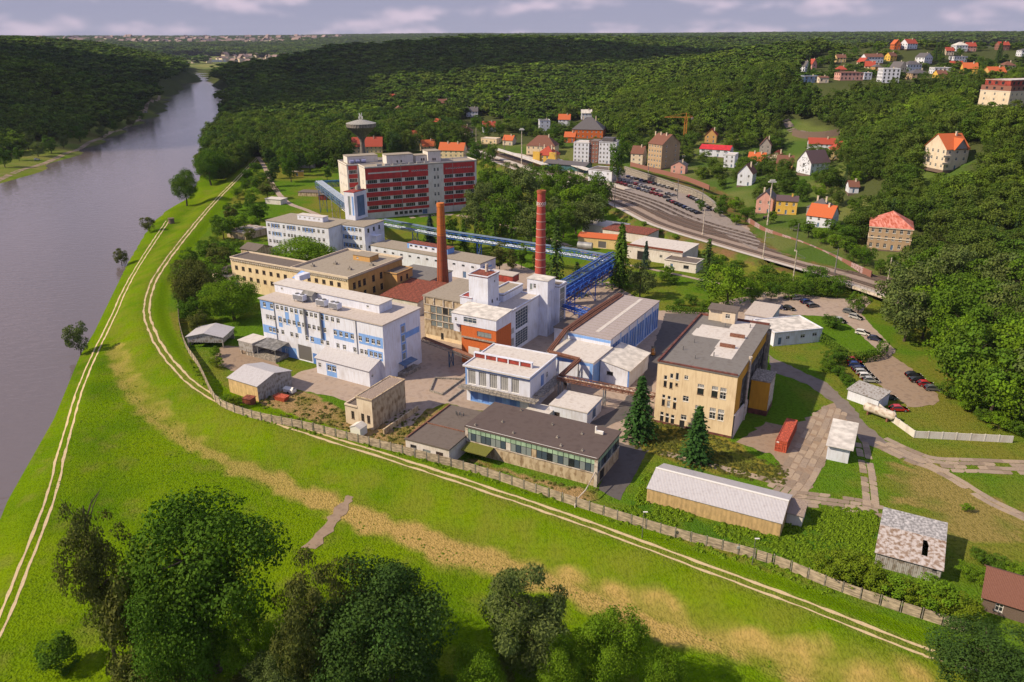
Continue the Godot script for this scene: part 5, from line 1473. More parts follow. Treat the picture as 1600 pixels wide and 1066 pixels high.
func brown_hall() -> void:
	var t := thing("brown_roof_hall", "long hall with brown felt roof and band of pale green windows", "building", Vector3(6.6, 0, -150.6), -27.8)
	var W := 30.6
	var D := 13.0
	walls(t, Vector3.ZERO, W, D, 2.9, "old_plaster", {"R": [[3.2, 1.3, 2.4, 2.4, "x"]]}, {}, "wall")
	walls(t, Vector3(0, 2.9, 0), W - 0.3, D - 0.3, 3.4, "frame_dark", {}, {}, "window_wall")
	var pg := B.new()
	pg.box(Vector3.ZERO, Vector3(1.08, 1.05, 0.06))
	var pw := B.new()
	pw.box(Vector3.ZERO, Vector3(1.08, 1.75, 0.06))
	var up_m := mk([pg], ["glass_green"])
	var lows := [mk([pw], ["glass_pale"]), mk([pw], ["glass_blue"]), mk([pw], ["old_plaster"]), mk([pw], ["glass"]), mk([pw], ["white2"])]
	for k in 25:
		var x := -W / 2 + 0.6 + 1.222 * k
		part("upper_pane", up_m, t, Transform3D(Basis(), Vector3(x, 5.6, D / 2)))
		part("lower_pane", lows[[0, 1, 0, 1, 1, 0, 0, 1, 4, 0, 1, 0, 0, 2, 1, 1, 3, 0, 1, 0, 3, 1, 0, 1, 0][k]], t, Transform3D(Basis(), Vector3(x, 4.05, D / 2)))
	for k in 10:
		var z := D / 2 - 0.7 - 1.28 * k
		var bs := Basis(Vector3.UP, PI / 2)
		part("upper_pane", up_m, t, Transform3D(bs, Vector3(W / 2, 5.6, z)))
		part("lower_pane", lows[[1, 0, 1, 3, 1, 1, 0, 1, 3, 1][k]], t, Transform3D(bs, Vector3(W / 2, 4.05, z)))
	var b := B.new()
	b.box(Vector3(0, 3.0, D / 2 + 0.05), Vector3(W, 0.18, 0.2)); b.box(Vector3(W / 2 + 0.05, 3.0, 0), Vector3(0.2, 0.18, D))
	b.box(Vector3(-W / 2 + 0.1, 4.6, D / 2 + 0.04), Vector3(0.7, 3.3, 0.12)); b.box(Vector3(W / 2 - 0.1, 3.2, D / 2 + 0.1), Vector3(0.7, 6.4, 0.3))
	part1("window_sill", b, "concrete_pale", t)
	b = B.new()
	b.box(Vector3(-4, 6.42, D / 2 + 0.14), Vector3(W - 8.0, 0.5, 0.12)); b.box(Vector3(W / 2 - 4.0, 6.42, D / 2 + 0.14), Vector3(7.9, 0.5, 0.12))
	part1("fascia", b, "frame_white", t)
	flat_roof(t, Vector3(0, 6.3, 0), W, D, "roof_brown", 0.0, "white", 0.3, 0.35)
	for k in [[-9, 1.5], [4.6, 2.4], [1.2, -2.4], [8.6, -1.5], [11.5, 5.2], [-13.5, 5.6], [-4.5, 5.0], [6.8, 5.4], [-8, -5.5]]:
		b = B.new()
		b.box(Vector3(k[0], 6.75, k[1]), Vector3(0.5, 0.2, 0.5)); b.tube(Vector3(k[0], 6.8, k[1]), Vector3(k[0], 7.15, k[1]), 0.13)
		part1("roof_vent", b, "concrete", t)
	b = B.new()
	b.tube(Vector3(11.0, 6.6, -3.4), Vector3(11.0, 8.2, -3.4), 0.22, 0.22, 10); b.box(Vector3(11.9, 7.0, -3.4), Vector3(1.6, 0.6, 0.6))
	part1("exhaust", b, "frame_white", t)
	b = B.new()
	slope(b, Vector3(-14.6, 2.4, D / 2 + 3.6), Vector3(-8.4, 2.4, D / 2 + 3.6), Vector3(-8.4, 2.75, D / 2 + 0.02), Vector3(-14.6, 2.75, D / 2 + 0.02), 0.2)
	part1("mossy_canopy", b, "moss", t)
	t = thing("roof_annex", "low annex with dark patched roof left of the brown roof hall", "building", Vector3(-14.1, 0, -156.6), -26.5)
	walls(t, Vector3.ZERO, 11.0, 18.6, 3.9, "white2", {"F": [[2.0, 2.6, 1.6, 0.8, "x"], [5.4, 1.9, 2.0, 1.4, "p"], [8.6, 2.4, 1.8, 0.9, "o"]]})
	flat_roof(t, Vector3(0, 3.9, 0), 11.0, 18.6, "roof_brown2", 0.0, "white", 0.2, 0.3)
	b = B.new()
	b.bar(Vector3(-5.3, 4.35, 9.0), Vector3(-5.3, 4.35, -9.2), 0.3); b.bar(Vector3(-5.2, 4.3, 1.2), Vector3(4.6, 4.3, 1.2), 0.2)
	part1("roof_pipe", b, "pipe_rust", t)
	for k in 5:
		b = B.new()
		b.tube(Vector3(-1.5 + 0.5 * k, 4.2, -5.6 + 0.4 * (k % 2)), Vector3(-1.5 + 0.5 * k, 5.1, -5.6 + 0.4 * (k % 2)), 0.12)
		part1("vent_pipe", b, "steel_grey", t)

func blue_store() -> void:
	var t := thing("blue_store", "long store with blue panelled side and pale worn roof", "building", Vector3(30.6, 0, -218.1), -29.8)
	var pats := [[19.15, 8.2, 38.3, 1.2, "white"]]
	var ops := []
	for k in 6:
		for j in 3: ops.append([2.35 + 6.3 * k + 1.82 * j, 3.6, 1.7, 6.6, "panel"])
		pats.append([1.0 + 6.3 * k, 4.4, 0.7, 8.8, "blue"])
	walls(t, Vector3.ZERO, 13.3, 38.3, 8.8, "white", {"R": ops}, {"R": pats, "F": [[6.65, 8.1, 13.3, 0.8, "blue"]]})
	flat_roof(t, Vector3(0, 8.8, 0), 13.3, 38.3, "roof_worn", 0.0, "white", 0.2, 0.3)
	for k in 18:
		var sm := B.new()
		sm.box(Vector3(0.4, 9.115, -18.0 + 2.1 * k), Vector3(12.2, 0.03, 0.10 + 0.05 * (k % 3)))
		part1("roof_seam", sm, "roof_tan", t)
	var rb := B.new()
	rb.box(Vector3(1.2, 9.13, -1.0), Vector3(1.1, 0.04, 34.0))
	part1("roof_seam", rb, "roof_light", t)
	walls(t, Vector3(0.6, 0, 25.6), 13.4, 12.8, 6.6, "white", {}, {"F": [[6.7, 6.0, 13.4, 0.8, "blue"], [12.9, 3.3, 0.9, 6.6, "blue"]], "R": [[3.0, 3.0, 5.6, 6.0, "blue"], [6.4, 6.2, 12.8, 0.6, "white"]]}, "front_wall", "B")
	flat_roof(t, Vector3(0.6, 6.6, 25.6), 13.4, 12.7, "roof_light", 0.0, "white", 0.15, 0.25)
	walls(t, Vector3(11.6, 0, 20.6), 8.2, 14.0, 4.6, "white", {"F": [[2.8, 2.9, 1.8, 1.0, "d"]]}, {"F": [[8.0, 2.3, 0.4, 4.6, "blue_dark"]]}, "loading_bay", "L")
	var b := B.new()
	slope(b, Vector3(7.4, 6.2, 28.0), Vector3(16.2, 4.7, 28.0), Vector3(16.2, 4.7, 13.2), Vector3(7.4, 6.2, 13.2), 0.18)
	part1("canopy_roof", b, "roof_white", t)
	b = B.new()
	b.tri(Vector3(7.5, 4.6, 27.6), Vector3(15.7, 4.6, 27.6), Vector3(7.5, 6.1, 27.6))
	part1("gable", b, "white", t)
	for k in 3:
		b = B.new()
		b.tube(Vector3(-6.3 + 0.6 * k, 9.3, 19.0), Vector3(-6.3 + 0.6 * k, 9.3, -18.5), 0.22)
		part1("roof_pipe", b, "pipe_rust", t)
	var spots := [[10.4, 12.6], [10.5, 11.0], [10.6, 9.4], [10.9, 7.6], [11.2, 5.8]]
	for k in 5:
		var c := thing("liquid_container", "white caged liquid container %s beside the blue store" % ["nearest the canopy", "second from the canopy", "in the middle of the row", "second from the forklift", "nearest the forklift"][k], "container", t.to_global(Vector3(spots[k][0], 0, spots[k][1])), -29.8, "white liquid containers in a row")
		b = B.new()
		b.box(Vector3(0, 0.68, 0), Vector3(1.05, 0.95, 1.05))
		part1("tank", b, "frame_white", c)
		b = B.new()
		b.box(Vector3(0, 0.1, 0), Vector3(1.15, 0.2, 1.15))
		for i in 5:
			for s in [-0.56, 0.56]:
				b.bar(Vector3(-0.56 + 0.28 * i, 0.2, s), Vector3(-0.56 + 0.28 * i, 1.2, s), 0.04); b.bar(Vector3(s, 0.2, -0.56 + 0.28 * i), Vector3(s, 1.2, -0.56 + 0.28 * i), 0.04)
		part1("cage", b, "galv", c)
	var fl := thing("forklift", "yellow forklift truck parked by the white containers", "forklift", t.to_global(Vector3(13.2, 0, 2.6)), -10.0)
	b = B.new()
	b.box(Vector3(0, 0.75, 0.2), Vector3(1.2, 0.8, 2.0)); b.box(Vector3(0, 1.0, -0.9), Vector3(1.1, 0.9, 0.5))
	part1("body", b, "orange_steel", fl)
	b = B.new()
	for s in [[-0.5, -0.6], [0.5, -0.6], [-0.5, 0.7], [0.5, 0.7]]: b.bar(Vector3(s[0], 1.1, s[1]), Vector3(s[0] * 0.9, 2.2, s[1] * 0.8), 0.08)
	b.box(Vector3(0, 2.22, 0), Vector3(1.1, 0.08, 1.3))
	part1("cab_frame", b, "dark", fl)
	b = B.new()
	for s in [-0.35, 0.35]:
		b.bar(Vector3(s, 0.1, 1.3), Vector3(s, 2.3, 1.25), 0.12); b.box(Vector3(s, 0.12, 1.9), Vector3(0.14, 0.06, 1.1))
	part1("mast", b, "steel_grey", fl)
	for s in [[-0.55, -0.7], [0.55, -0.7], [-0.55, 0.9], [0.55, 0.9]]:
		b = B.new()
		b.tube(Vector3(s[0] - 0.1, 0.3, s[1]), Vector3(s[0] + 0.1, 0.3, s[1]), 0.3, 0.3, 12)
		part1("wheel", b, "tyre", fl)

func cream_factory() -> void:
	var t := thing("cream_factory", "tall cream factory building with open steel-framed mustard side", "building", Vector3(50.5, 0, -179.0), -27.6)
	var W := 18.3
	var D := 37.2
	var H := 15.3
	var f := [[2.1, 11.9, 0.75, 1.1, "s"], [2.1, 10.3, 0.75, 1.5, "h"], [3.5, 12.6, 0.75, 1.2, "s"], [3.5, 10.2, 0.75, 1.6, "h"], [4.8, 12.7, 0.75, 1.8, "s"], [4.8, 10.7, 0.6, 0.7, "h"], [6.9, 12.9, 0.9, 1.0, "n"],
		[2.0, 7.1, 0.75, 0.9, "s"], [2.0, 5.5, 0.75, 1.6, "h"], [3.3, 7.0, 0.75, 0.9, "s"], [3.3, 5.4, 0.75, 1.6, "w"], [4.7, 6.9, 0.75, 0.9, "s"], [4.7, 5.3, 0.75, 1.6, "h"],
		[1.9, 2.6, 0.85, 0.9, "s"], [1.9, 1.3, 0.85, 1.4, "h"], [3.2, 2.5, 0.85, 0.9, "s"], [3.2, 1.2, 0.85, 1.4, "h"], [4.5, 2.4, 0.85, 0.9, "s"], [4.5, 1.1, 0.85, 1.4, "h"],
		[7.2, 7.6, 1.4, 1.4, "n"], [7.1, 2.8, 1.4, 1.3, "n"], [6.8, 0.95, 1.2, 1.9, "x"], [10.4, 11.5, 1.5, 0.9, "louvre"], [10.4, 10.1, 1.5, 1.5, "h"], [10.3, 6.1, 1.5, 0.9, "louvre"], [10.3, 4.7, 1.5, 1.5, "n"],
		[13.6, 11.6, 1.4, 1.0, "louvre"], [13.6, 10.1, 1.4, 1.6, "h"], [15.5, 11.6, 1.4, 1.0, "louvre"], [15.5, 10.1, 1.4, 1.6, "n"], [13.6, 6.2, 1.4, 1.0, "louvre"], [13.6, 4.7, 1.4, 1.6, "n"], [15.5, 6.2, 1.4, 1.0, "louvre"], [15.5, 4.7, 1.4, 1.6, "n"]]
	walls(t, Vector3.ZERO, W, D, H, "cream", {"F": f, "L": grid(4, 4.4, 8, [11.5, 6.5, 2.0], 1.6, 1.8, "h"), "B": grid(3, 4, 4, [11, 6], 1.5, 1.8)}, {"F": [[9.15, 0.3, 18.3, 0.6, "dark_plinth"]]}, "wall", "R")
	var bs := {}
	wall_into(bs, Vector3(W / 2, 0, D / 2), Vector3.FORWARD, 6.0, H, [], [], "mustard")
	wall_into(bs, Vector3(W / 2, 12.4, D / 2 - 6.0), Vector3.FORWARD, 28.6, 2.9, [], [], "mustard")
	wall_into(bs, Vector3(W / 2, 0, D / 2 - 34.6), Vector3.FORWARD, D - 34.6, H, [], [], "old_plaster")
	part("mustard_side", mk_dict(bs), t)
	var b := B.new()
	b.box(Vector3(1.0, H / 2 - 0.2, -3), Vector3(0.3, H - 0.4, 30)); b.box(Vector3(5, 5.0, -3), Vector3(7.6, 0.3, 29)); b.box(Vector3(5, 9.4, -5), Vector3(7.6, 0.3, 20))
	part1("inner_floor", b, "concrete", t)
	for k in 7:
		b = B.new()
		var z := 11.0 - 4.4 * k
		b.bar(Vector3(W / 2 - 0.3, 0, z), Vector3(W / 2 - 0.3, 12.4, z), 0.4); b.bar(Vector3(W / 2 - 0.3, 8.0, z), Vector3(W / 2 - 0.3, 12.2, z - 3.6), 0.22); b.bar(Vector3(W / 2 - 0.35, 5.0, z), Vector3(1.0, 5.2, z), 0.3)
		part1("steel_frame", b, "steel_grey", t)
	for z in [-15.4, -17.6]:
		b = B.new()
		b.box(Vector3(W / 2 + 0.3, 7.4, z), Vector3(0.8, 14.8, 0.9))
		part1("pier", b, "concrete", t)
	b = B.new()
	b.tube(Vector3(W / 2 + 0.45, 0, 7.6), Vector3(W / 2 + 0.45, 15.8, 7.6), 0.28, 0.28, 10)
	b.tube(Vector3(W / 2 + 0.45, 15.8, 7.6), Vector3(W / 2 + 0.45, 16.3, 7.6), 0.42, 0.42, 10)
	part1("flue", b, "concrete_pale", t)
	b = B.new()
	b.quad(Vector3(W / 2 + 0.35, 0, D / 2 + 0.2), Vector3(W / 2 + 0.35, 0, 3.4), Vector3(W / 2 + 0.35, 3.6, 3.4), Vector3(W / 2 + 0.35, 6.0, D / 2 + 0.2))
	b.quad(Vector3(W / 2 + 0.05, 0, 3.4), Vector3(W / 2 + 0.05, 0, D / 2 + 0.2), Vector3(W / 2 + 0.05, 6.0, D / 2 + 0.2), Vector3(W / 2 + 0.05, 3.6, 3.4))
	b.quad(Vector3(W / 2 + 0.05, 6.0, D / 2 + 0.2), Vector3(W / 2 + 0.35, 6.0, D / 2 + 0.2), Vector3(W / 2 + 0.35, 3.6, 3.4), Vector3(W / 2 + 0.05, 3.6, 3.4))
	part1("screen_wall", b, "white2", t)
	walls(t, Vector3(11.9, 0, -0.2), 4.4, 7.0, 1.4, "dark_plinth", {}, {}, "bay_base")
	walls(t, Vector3(11.9, 1.4, -0.2), 4.4, 7.0, 7.4, "mustard", {}, {"R": [[3.5, 3.7, 7.0, 7.4, "concrete_pale"]]}, "bay")
	flat_roof(t, Vector3(11.9, 8.8, -0.2), 4.4, 7.0, "concrete", 0.0, "concrete", 0.15, 0.3)
	flat_roof(t, Vector3(0, H, 0), W, D, "roof_grey", 0.0, "cream", 0.2, 0.3)
	b = B.new()
	b.box(Vector3(-W / 2 + 0.15, H + 0.55, 0), Vector3(0.5, 0.5, D + 0.4)); b.box(Vector3(0.2, H + 0.45, D / 2 - 0.1), Vector3(W - 0.6, 0.3, 0.5)); b.box(Vector3(0.2, H + 0.55, -D / 2 + 0.1), Vector3(W - 0.6, 0.5, 0.5))
	part1("parapet", b, "dark_plinth", t)
	var pb := B.new()
	for r in [[-3.2, -6.5, 7.0, 9.0], [3.0, -7.0, 5.4, 22.0], [3.2, 6.8, 5.0, 5.6], [-6.9, -5.0, 0.5, 5.0]]:
		pb.box(Vector3(r[0], H + 0.312, r[1]), Vector3(r[2], 0.02 + 0.004 * r[2], r[3]))
	part1("roof_patch", pb, "roof_light", t)
	for k in [[3.6, -5.6], [3.0, 2.4]]:
		b = B.new()
		b.box(Vector3(k[0], H + 0.75, k[1]), Vector3(3.6, 0.8, 0.6))
		part1("roof_vent", b, "pipe_rust", t)
	for k in [[-6, 9], [-2, 13], [-5, 3], [5, -14], [-1, -12], [1.5, 9.5]]:
		b = B.new()
		b.tube(Vector3(k[0], H + 0.3, k[1]), Vector3(k[0], H + 1.3, k[1]), 0.12)
		part1("vent_pipe", b, "steel_grey", t)
	walls(t, Vector3(-4.4, H + 0.3, -17.0), 3.6, 3.0, 3.2, "cream_pale", {}, {}, "roof_cabin")
	walls(t, Vector3(-0.9, H + 0.3, -16.6), 3.4, 3.4, 3.2, "cream_pale", {"F": [[1.5, 1.9, 1.2, 1.2, "n"]]}, {}, "roof_cabin")
	b = B.new()
	slope(b, Vector3(-6.5, H + 3.4, -14.7), Vector3(1.2, H + 3.4, -14.7), Vector3(1.2, H + 3.9, -18.8), Vector3(-6.5, H + 3.9, -18.8), 0.15)
	part1("cabin_roof", b, "roof_brown2", t)
	# cream garden wall to its left
	t = thing("garden_wall", "short cream wall left of the cream factory behind the spruce", "wall", Vector3(30.89,0,-169.14), -27.6)
	b = B.new()
	b.box(Vector3(0, 1.5, 0), Vector3(0.4, 3.0, 9))
	part1("panel", b, "cream_pale", t)

func sheds() -> void:
	# long metal hangar
	var t := thing("metal_hangar", "long low hangar with tan ribbed walls and grey metal roof", "hangar", Vector3(40.2, 0, -130.8), -28.1)
	var W := 25.4
	var D := 10.6
	var b := B.new()
	var sheet_b := B.new()
	for k in 3: sheet_b.box(Vector3(-0.13 + 0.13 * k, 1.55, 0.0), Vector3(0.1, 3.1, 0.07))
	sheet_b.box(Vector3(0, 1.55, -0.03), Vector3(0.39, 3.1, 0.03))
	var sm := [mk([sheet_b], ["sheet_tan"])]
	for k in 65: part("wall_sheet", sm[0], t, Transform3D(Basis(), Vector3(-W / 2 + 0.2 + 0.39 * k, 0, D / 2)))
	for k in 27:
		part("wall_sheet", sm[0], t, Transform3D(Basis(Vector3.UP, PI / 2), Vector3(W / 2, 0, D / 2 - 0.25 - 0.39 * k)))
		part("wall_sheet", sm[0], t, Transform3D(Basis(Vector3.UP, -PI / 2), Vector3(-W / 2, 0, D / 2 - 0.25 - 0.39 * k)))
	for k in 65: part("wall_sheet", sm[0], t, Transform3D(Basis(Vector3.UP, PI), Vector3(-W / 2 + 0.2 + 0.39 * k, 0, -D / 2)))
	gable_roof(t, Vector3(0, 3.1, 0), W, D, 1.7, "sheet_metal", "sheet_tan", "x", 0.14)
	b = B.new()
	b.box(Vector3(0, 4.98, 0), Vector3(W + 0.3, 0.08, 0.5))
	part1("ridge_cap", b, "frame_white", t)
	t = thing("brick_hut", "small white hut with mossy roof against the hangar end", "hut", Vector3(53.82,0,-126.06), -28.1)
	walls(t, Vector3.ZERO, 2.8, 4.4, 2.5, "white2")
	b = B.new()
	slope(b, Vector3(-1.6, 2.4, 2.5), Vector3(1.6, 2.4, 2.5), Vector3(1.6, 2.9, -2.5), Vector3(-1.6, 2.9, -2.5))
	part1("roof", b, "roof_debris", t)
	# broken shed at the lower right
	t = thing("broken_shed", "grey shed with lichen-stained holed roof near the bushes", "shed", Vector3(70.1, 0, -115.2), -28.9)
	walls(t, Vector3.ZERO, 10.0, 12.6, 2.8, "sheet_grey", {"F": [[9.0, 2.3, 0.7, 0.5, "x"]]})
	b = B.new()
	# single-pitch roof of sheets, two of them missing
	for i in 6:
		for j in 5:
			var x0 := -5.3 + 10.6 * i / 6.0
			var x1 := -5.3 + 10.6 * (i + 1) / 6.0
			var z0 := 6.7 - 13.4 * j / 5.0
			var z1 := 6.7 - 13.4 * (j + 1) / 5.0
			var y0 := 2.85 + 1.5 * j / 5.0
			var y1 := 2.85 + 1.5 * (j + 1) / 5.0
			var sb := B.new()
			var dy := 0.012 * ((i * 3 + j) % 3)
			if i == 4 and j == 2:
				slope(sb, Vector3(x0 + 0.01, y0 + 0.18, z0 - 1.5), Vector3(x1 - 0.01, y0 + 0.18, z0 - 1.5), Vector3(x1 - 0.01, y1 + dy, z1 + 0.01), Vector3(x0 + 0.01, y1 + dy, z1 + 0.01), 0.05)
				slope(sb, Vector3(x0 + 1.0, y0 + dy, z0), Vector3(x1 - 0.01, y0 + dy, z0), Vector3(x1 - 0.01, y0 + 0.17, z0 - 1.5), Vector3(x0 + 0.6, y0 + 0.17, z0 - 1.5), 0.05)
			elif i == 4 and j == 1:
				slope(sb, Vector3(x0 + 0.9, y0 + dy, z0), Vector3(x1 - 0.01, y0 + dy, z0), Vector3(x1 - 0.01, y1 + dy, z1), Vector3(x0 + 0.9, y1 + dy, z1), 0.05)
			else:
				slope(sb, Vector3(x0 + 0.01, y0 + dy, z0), Vector3(x1 - 0.01, y0 + dy, z0), Vector3(x1 - 0.01, y1 + dy, z1 + 0.01), Vector3(x0 + 0.01, y1 + dy, z1 + 0.01), 0.05)
			part1("roof_sheet", sb, "sheet_lichen" if j < 3 else "sheet_pale", t)
	for s in [-1, 1]:
		b = B.new()
		b.quad(Vector3(s * 5.0, 2.8, 6.3), Vector3(s * 5.0, 2.8, -6.3), Vector3(s * 5.0, 4.25, -6.3), Vector3(s * 5.0, 2.85, 6.3))
		part1("gable", b, "sheet_grey", t)
	b = B.new()
	b.quad(Vector3(5, 2.8, -6.3), Vector3(-5, 2.8, -6.3), Vector3(-5, 4.25, -6.3), Vector3(5, 4.25, -6.3))
	part1("gable", b, "sheet_grey", t)
	# white cabin
	t = thing("white_cabin", "white cabin with overhanging pale sheet roof beside the red container", "cabin", Vector3(72.89,0,-153.37), -27.0)
	walls(t, Vector3(0, 0, 0.6), 4.4, 11.0, 3.6, "white", {"R": [[4, 1.2, 1.0, 2.1, "door"]]})
	b = B.new()
	slope(b, Vector3(-2.6, 3.65, 7.0), Vector3(2.9, 3.65, 7.0), Vector3(2.9, 4.2, -6.2), Vector3(-2.6, 4.2, -6.2), 0.12)
	part1("roof", b, "roof_white", t)
	# red shipping container
	t = thing("shipping_container", "red shipping container on the rubble yard", "container", Vector3(62.2, 0.03, -157.4), -29.0)
	b = B.new()
	b.box(Vector3(0, 1.35, 0), Vector3(2.34, 2.5, 12.0))
	part1("shell", b, "container", t)
	b = B.new()
	for s in [-1.18, 1.18]:
		for z in [-6.05, 6.05]: b.box(Vector3(s, 1.36, z), Vector3(0.14, 2.7, 0.14))
		for y in [0.07, 2.66]: b.box(Vector3(s, y, 0), Vector3(0.12, 0.14, 11.96))
		for k in 38: b.box(Vector3(s * 1.005, 1.36, -5.7 + 0.308 * k), Vector3(0.05, 2.4, 0.14))
	for z in [-6.05, 6.05]:
		for y in [0.07, 2.66]: b.box(Vector3(0, y, z), Vector3(2.2, 0.14, 0.12))
	part1("frame", b, "container", t)
	for s in [-0.57, 0.57]:
		b = B.new()
		b.box(Vector3(s, 1.36, 6.03), Vector3(1.06, 2.4, 0.06)); b.bar(Vector3(s - 0.2, 0.2, 6.09), Vector3(s - 0.2, 2.5, 6.09), 0.04); b.bar(Vector3(s + 0.2, 0.2, 6.09), Vector3(s + 0.2, 2.5, 6.09), 0.04)
		part1("door", b, "container", t)
	b = B.new()
	b.box(Vector3(-0.75, 2.25, 6.075), Vector3(0.5, 0.35, 0.02))
	part1("sign", b, "frame_white", t)
	# small gabled hangar at the left
	t = thing("grey_hangar", "small grey gabled metal hangar near the levee fence", "hangar", Vector3(-65.3, 0, -185.4), -31.0)
	walls(t, Vector3.ZERO, 10.6, 11.4, 4.2, "sheet_grey", {}, {"F": [[5.3, 2.1, 10.6, 4.2, "sheet_tan"]]})
	gable_roof(t, Vector3(0, 4.2, 0), 10.6, 11.4, 1.5, "sheet_metal", "sheet_grey", "x", 0.25)
	# open car shelter
	t = thing("open_shelter", "open-fronted metal shelter with grey gable among trees", "shelter", Vector3(-90.15,0,-218.57), -3.0)
	for s in [[-5.2, 4], [5.2, 4], [-5.2, -4], [5.2, -4]]:
		b = B.new()
		b.bar(Vector3(s[0], 0, s[1]), Vector3(s[0], 3.2, s[1]), 0.3)
		part1("post", b, "concrete", t)
	b = B.new()
	b.box(Vector3(0, 1.6, -4.1), Vector3(10.6, 3.2, 0.15)); b.box(Vector3(-5.4, 1.6, -1), Vector3(0.15, 3.2, 6.0)); b.box(Vector3(0, 2.6, 4.1), Vector3(10.8, 1.7, 0.12)); b.box(Vector3(5.4, 2.6, 0), Vector3(0.12, 1.7, 8.0))
	part1("wall", b, "sheet_grey", t)
	gable_roof(t, Vector3(0, 3.45, 0), 10.8, 8.4, 1.2, "sheet_metal", "sheet_grey", "z", 0.3)
	# small old building with rubble-covered roof
	t = thing("old_workshop", "narrow plastered building with debris-covered roof behind white plastic hut", "building", Vector3(-31.2, 0, -169.3), -27.5)
	walls(t, Vector3.ZERO, 4.4, 13.2, 7.4, "cream_pale", {"F": [[1.5, 2.6, 0.9, 2.0, "o"], [3.2, 2.5, 0.9, 2.0, "o"]], "R": []}, {"R": [[6.6, 3.7, 13.2, 7.4, "old_plaster"]]})
	flat_roof(t, Vector3(0, 7.4, 0), 4.4, 13.2, "roof_debris", 0.15, "old_plaster", 0.15, 0.3)
	walls(t, Vector3(-4.0, 0, 4.2), 3.6, 4.8, 4.6, "cream_pale", {"F": [[2.2, 2.6, 0.9, 2.0, "o"]]}, {}, "side_room", "R")
	flat_roof(t, Vector3(-4.0, 4.6, 4.2), 3.5, 4.8, "roof_brown2", 0.4, "cream_pale", 0.1, 0.2)
	t = thing("plastic_hut", "small white plastic hut with pitched roof in front of old workshop", "hut", Vector3(-35.35,0,-160.62), -27.0)
	walls(t, Vector3.ZERO, 2.8, 2.6, 2.0, "frame_white")
	gable_roof(t, Vector3(0, 2.0, 0), 2.8, 2.6, 0.6, "roof_white", "frame_white", "z", 0.1)
	t = thing("retaining_wall", "low plastered yard wall beside the old workshop", "wall", Vector3(-26.36,0,-166.44), 62.5)
	b = B.new()
	b.box(Vector3(0, 0.7, 0), Vector3(14.0, 1.4, 0.4))
	part1("panel", b, "old_plaster", t)
	# rusty box, tarped car, red trailer
	t = thing("rusty_bin", "rust red steel bin tucked behind the grey hangar bush", "bin", Vector3(-65.31,0,-175.5), -20.0)
	b = B.new()
	b.box(Vector3(0, 1.1, 0), Vector3(2.4, 2.2, 2.2)); b.box(Vector3(0, 2.26, 0), Vector3(2.7, 0.12, 2.5))
	part1("body", b, "roof_rust", t)
	t = thing("skip", "orange-red metal skip on the dry yard grass", "skip", Vector3(-58.26,0,-178.83), -25.0)
	b = B.new()
	b.quad(Vector3(-1.4, 0, 0.8), Vector3(1.4, 0, 0.8), Vector3(1.9, 1.2, 1.0), Vector3(-1.9, 1.2, 1.0)); b.quad(Vector3(1.4, 0, -0.8), Vector3(-1.4, 0, -0.8), Vector3(-1.9, 1.2, -1.0), Vector3(1.9, 1.2, -1.0))
	b.quad(Vector3(1.4, 0, 0.8), Vector3(1.4, 0, -0.8), Vector3(1.9, 1.2, -1.0), Vector3(1.9, 1.2, 1.0)); b.quad(Vector3(-1.4, 0, -0.8), Vector3(-1.4, 0, 0.8), Vector3(-1.9, 1.2, 1.0), Vector3(-1.9, 1.2, -1.0))
	b.quad(Vector3(-1.9, 1.1, 1.0), Vector3(1.9, 1.1, 1.0), Vector3(1.9, 1.25, -1.0), Vector3(-1.9, 1.25, -1.0))
	part1("body", b, "container", t)
	t = thing("covered_trailer", "small trailer under a pale tarpaulin beside the red skip", "trailer", Vector3(-57.28,0,-183.05), -25.0)
	b = B.new()
	b.box(Vector3(0, 0.8, 0), Vector3(3.0, 0.9, 1.6))
	slope(b, Vector3(-1.6, 1.2, 0.9), Vector3(1.6, 1.2, 0.9), Vector3(1.3, 1.7, 0), Vector3(-1.3, 1.7, 0), 0.05); slope(b, Vector3(1.6, 1.2, -0.9), Vector3(-1.6, 1.2, -0.9), Vector3(-1.3, 1.7, 0), Vector3(1.3, 1.7, 0), 0.05)
	part1("tarpaulin", b, "frame_white", t)
	for s in [-0.75, 0.75]:
		b = B.new()
		b.tube(Vector3(0, 0.35, s - 0.1), Vector3(0, 0.35, s + 0.1), 0.35, 0.35, 12)
		part1("wheel", b, "tyre", t)
	# white gatehouse at the right
	t = thing("gatehouse", "low whitewashed building with flat white roof by the access road", "building", Vector3(83.86,0,-223.43), 14.0)
	walls(t, Vector3(0, 0, 0), 16, 12, 4.0, "white", {"F": [[2.0, 1.5, 1.2, 2.4, "door"], [4.6, 2.4, 1.3, 1.0, "n"], [9.6, 2.4, 1.6, 1.1, "n"], [13.6, 2.6, 1.6, 1.1, "n"]]})
	flat_roof(t, Vector3(0, 4.0, 0), 16, 12, "roof_white", 0.25, "white", 0.12, 0.2)
	t = thing("gatehouse", "low hut with beige flat roof behind the white gatehouse", "building", Vector3(80.76,0,-237.99), -29.0)
	walls(t, Vector3(0, 0, 0), 8, 14, 3.8, "white", {"F": rows([3, 6], 2.2, 1.1, 1.1)})
	flat_roof(t, Vector3(0, 3.8, 0), 8, 14, "roof_pale", 0.0, "steel_bluegrey", 0.3, 0.35)
	# grey shingle hut and the tank by the white wall
	t = thing("shingle_hut", "whitewashed hut with grey shingle roof at the wall corner", "hut", Vector3(89.34,0,-177.71), -52.0)
	walls(t, Vector3.ZERO, 8.0, 5.0, 2.8, "white")
	b = B.new()
	slope(b, Vector3(-4.3, 2.7, 2.9), Vector3(4.3, 2.7, 2.9), Vector3(4.3, 3.6, -2.8), Vector3(-4.3, 3.6, -2.8), 0.12)
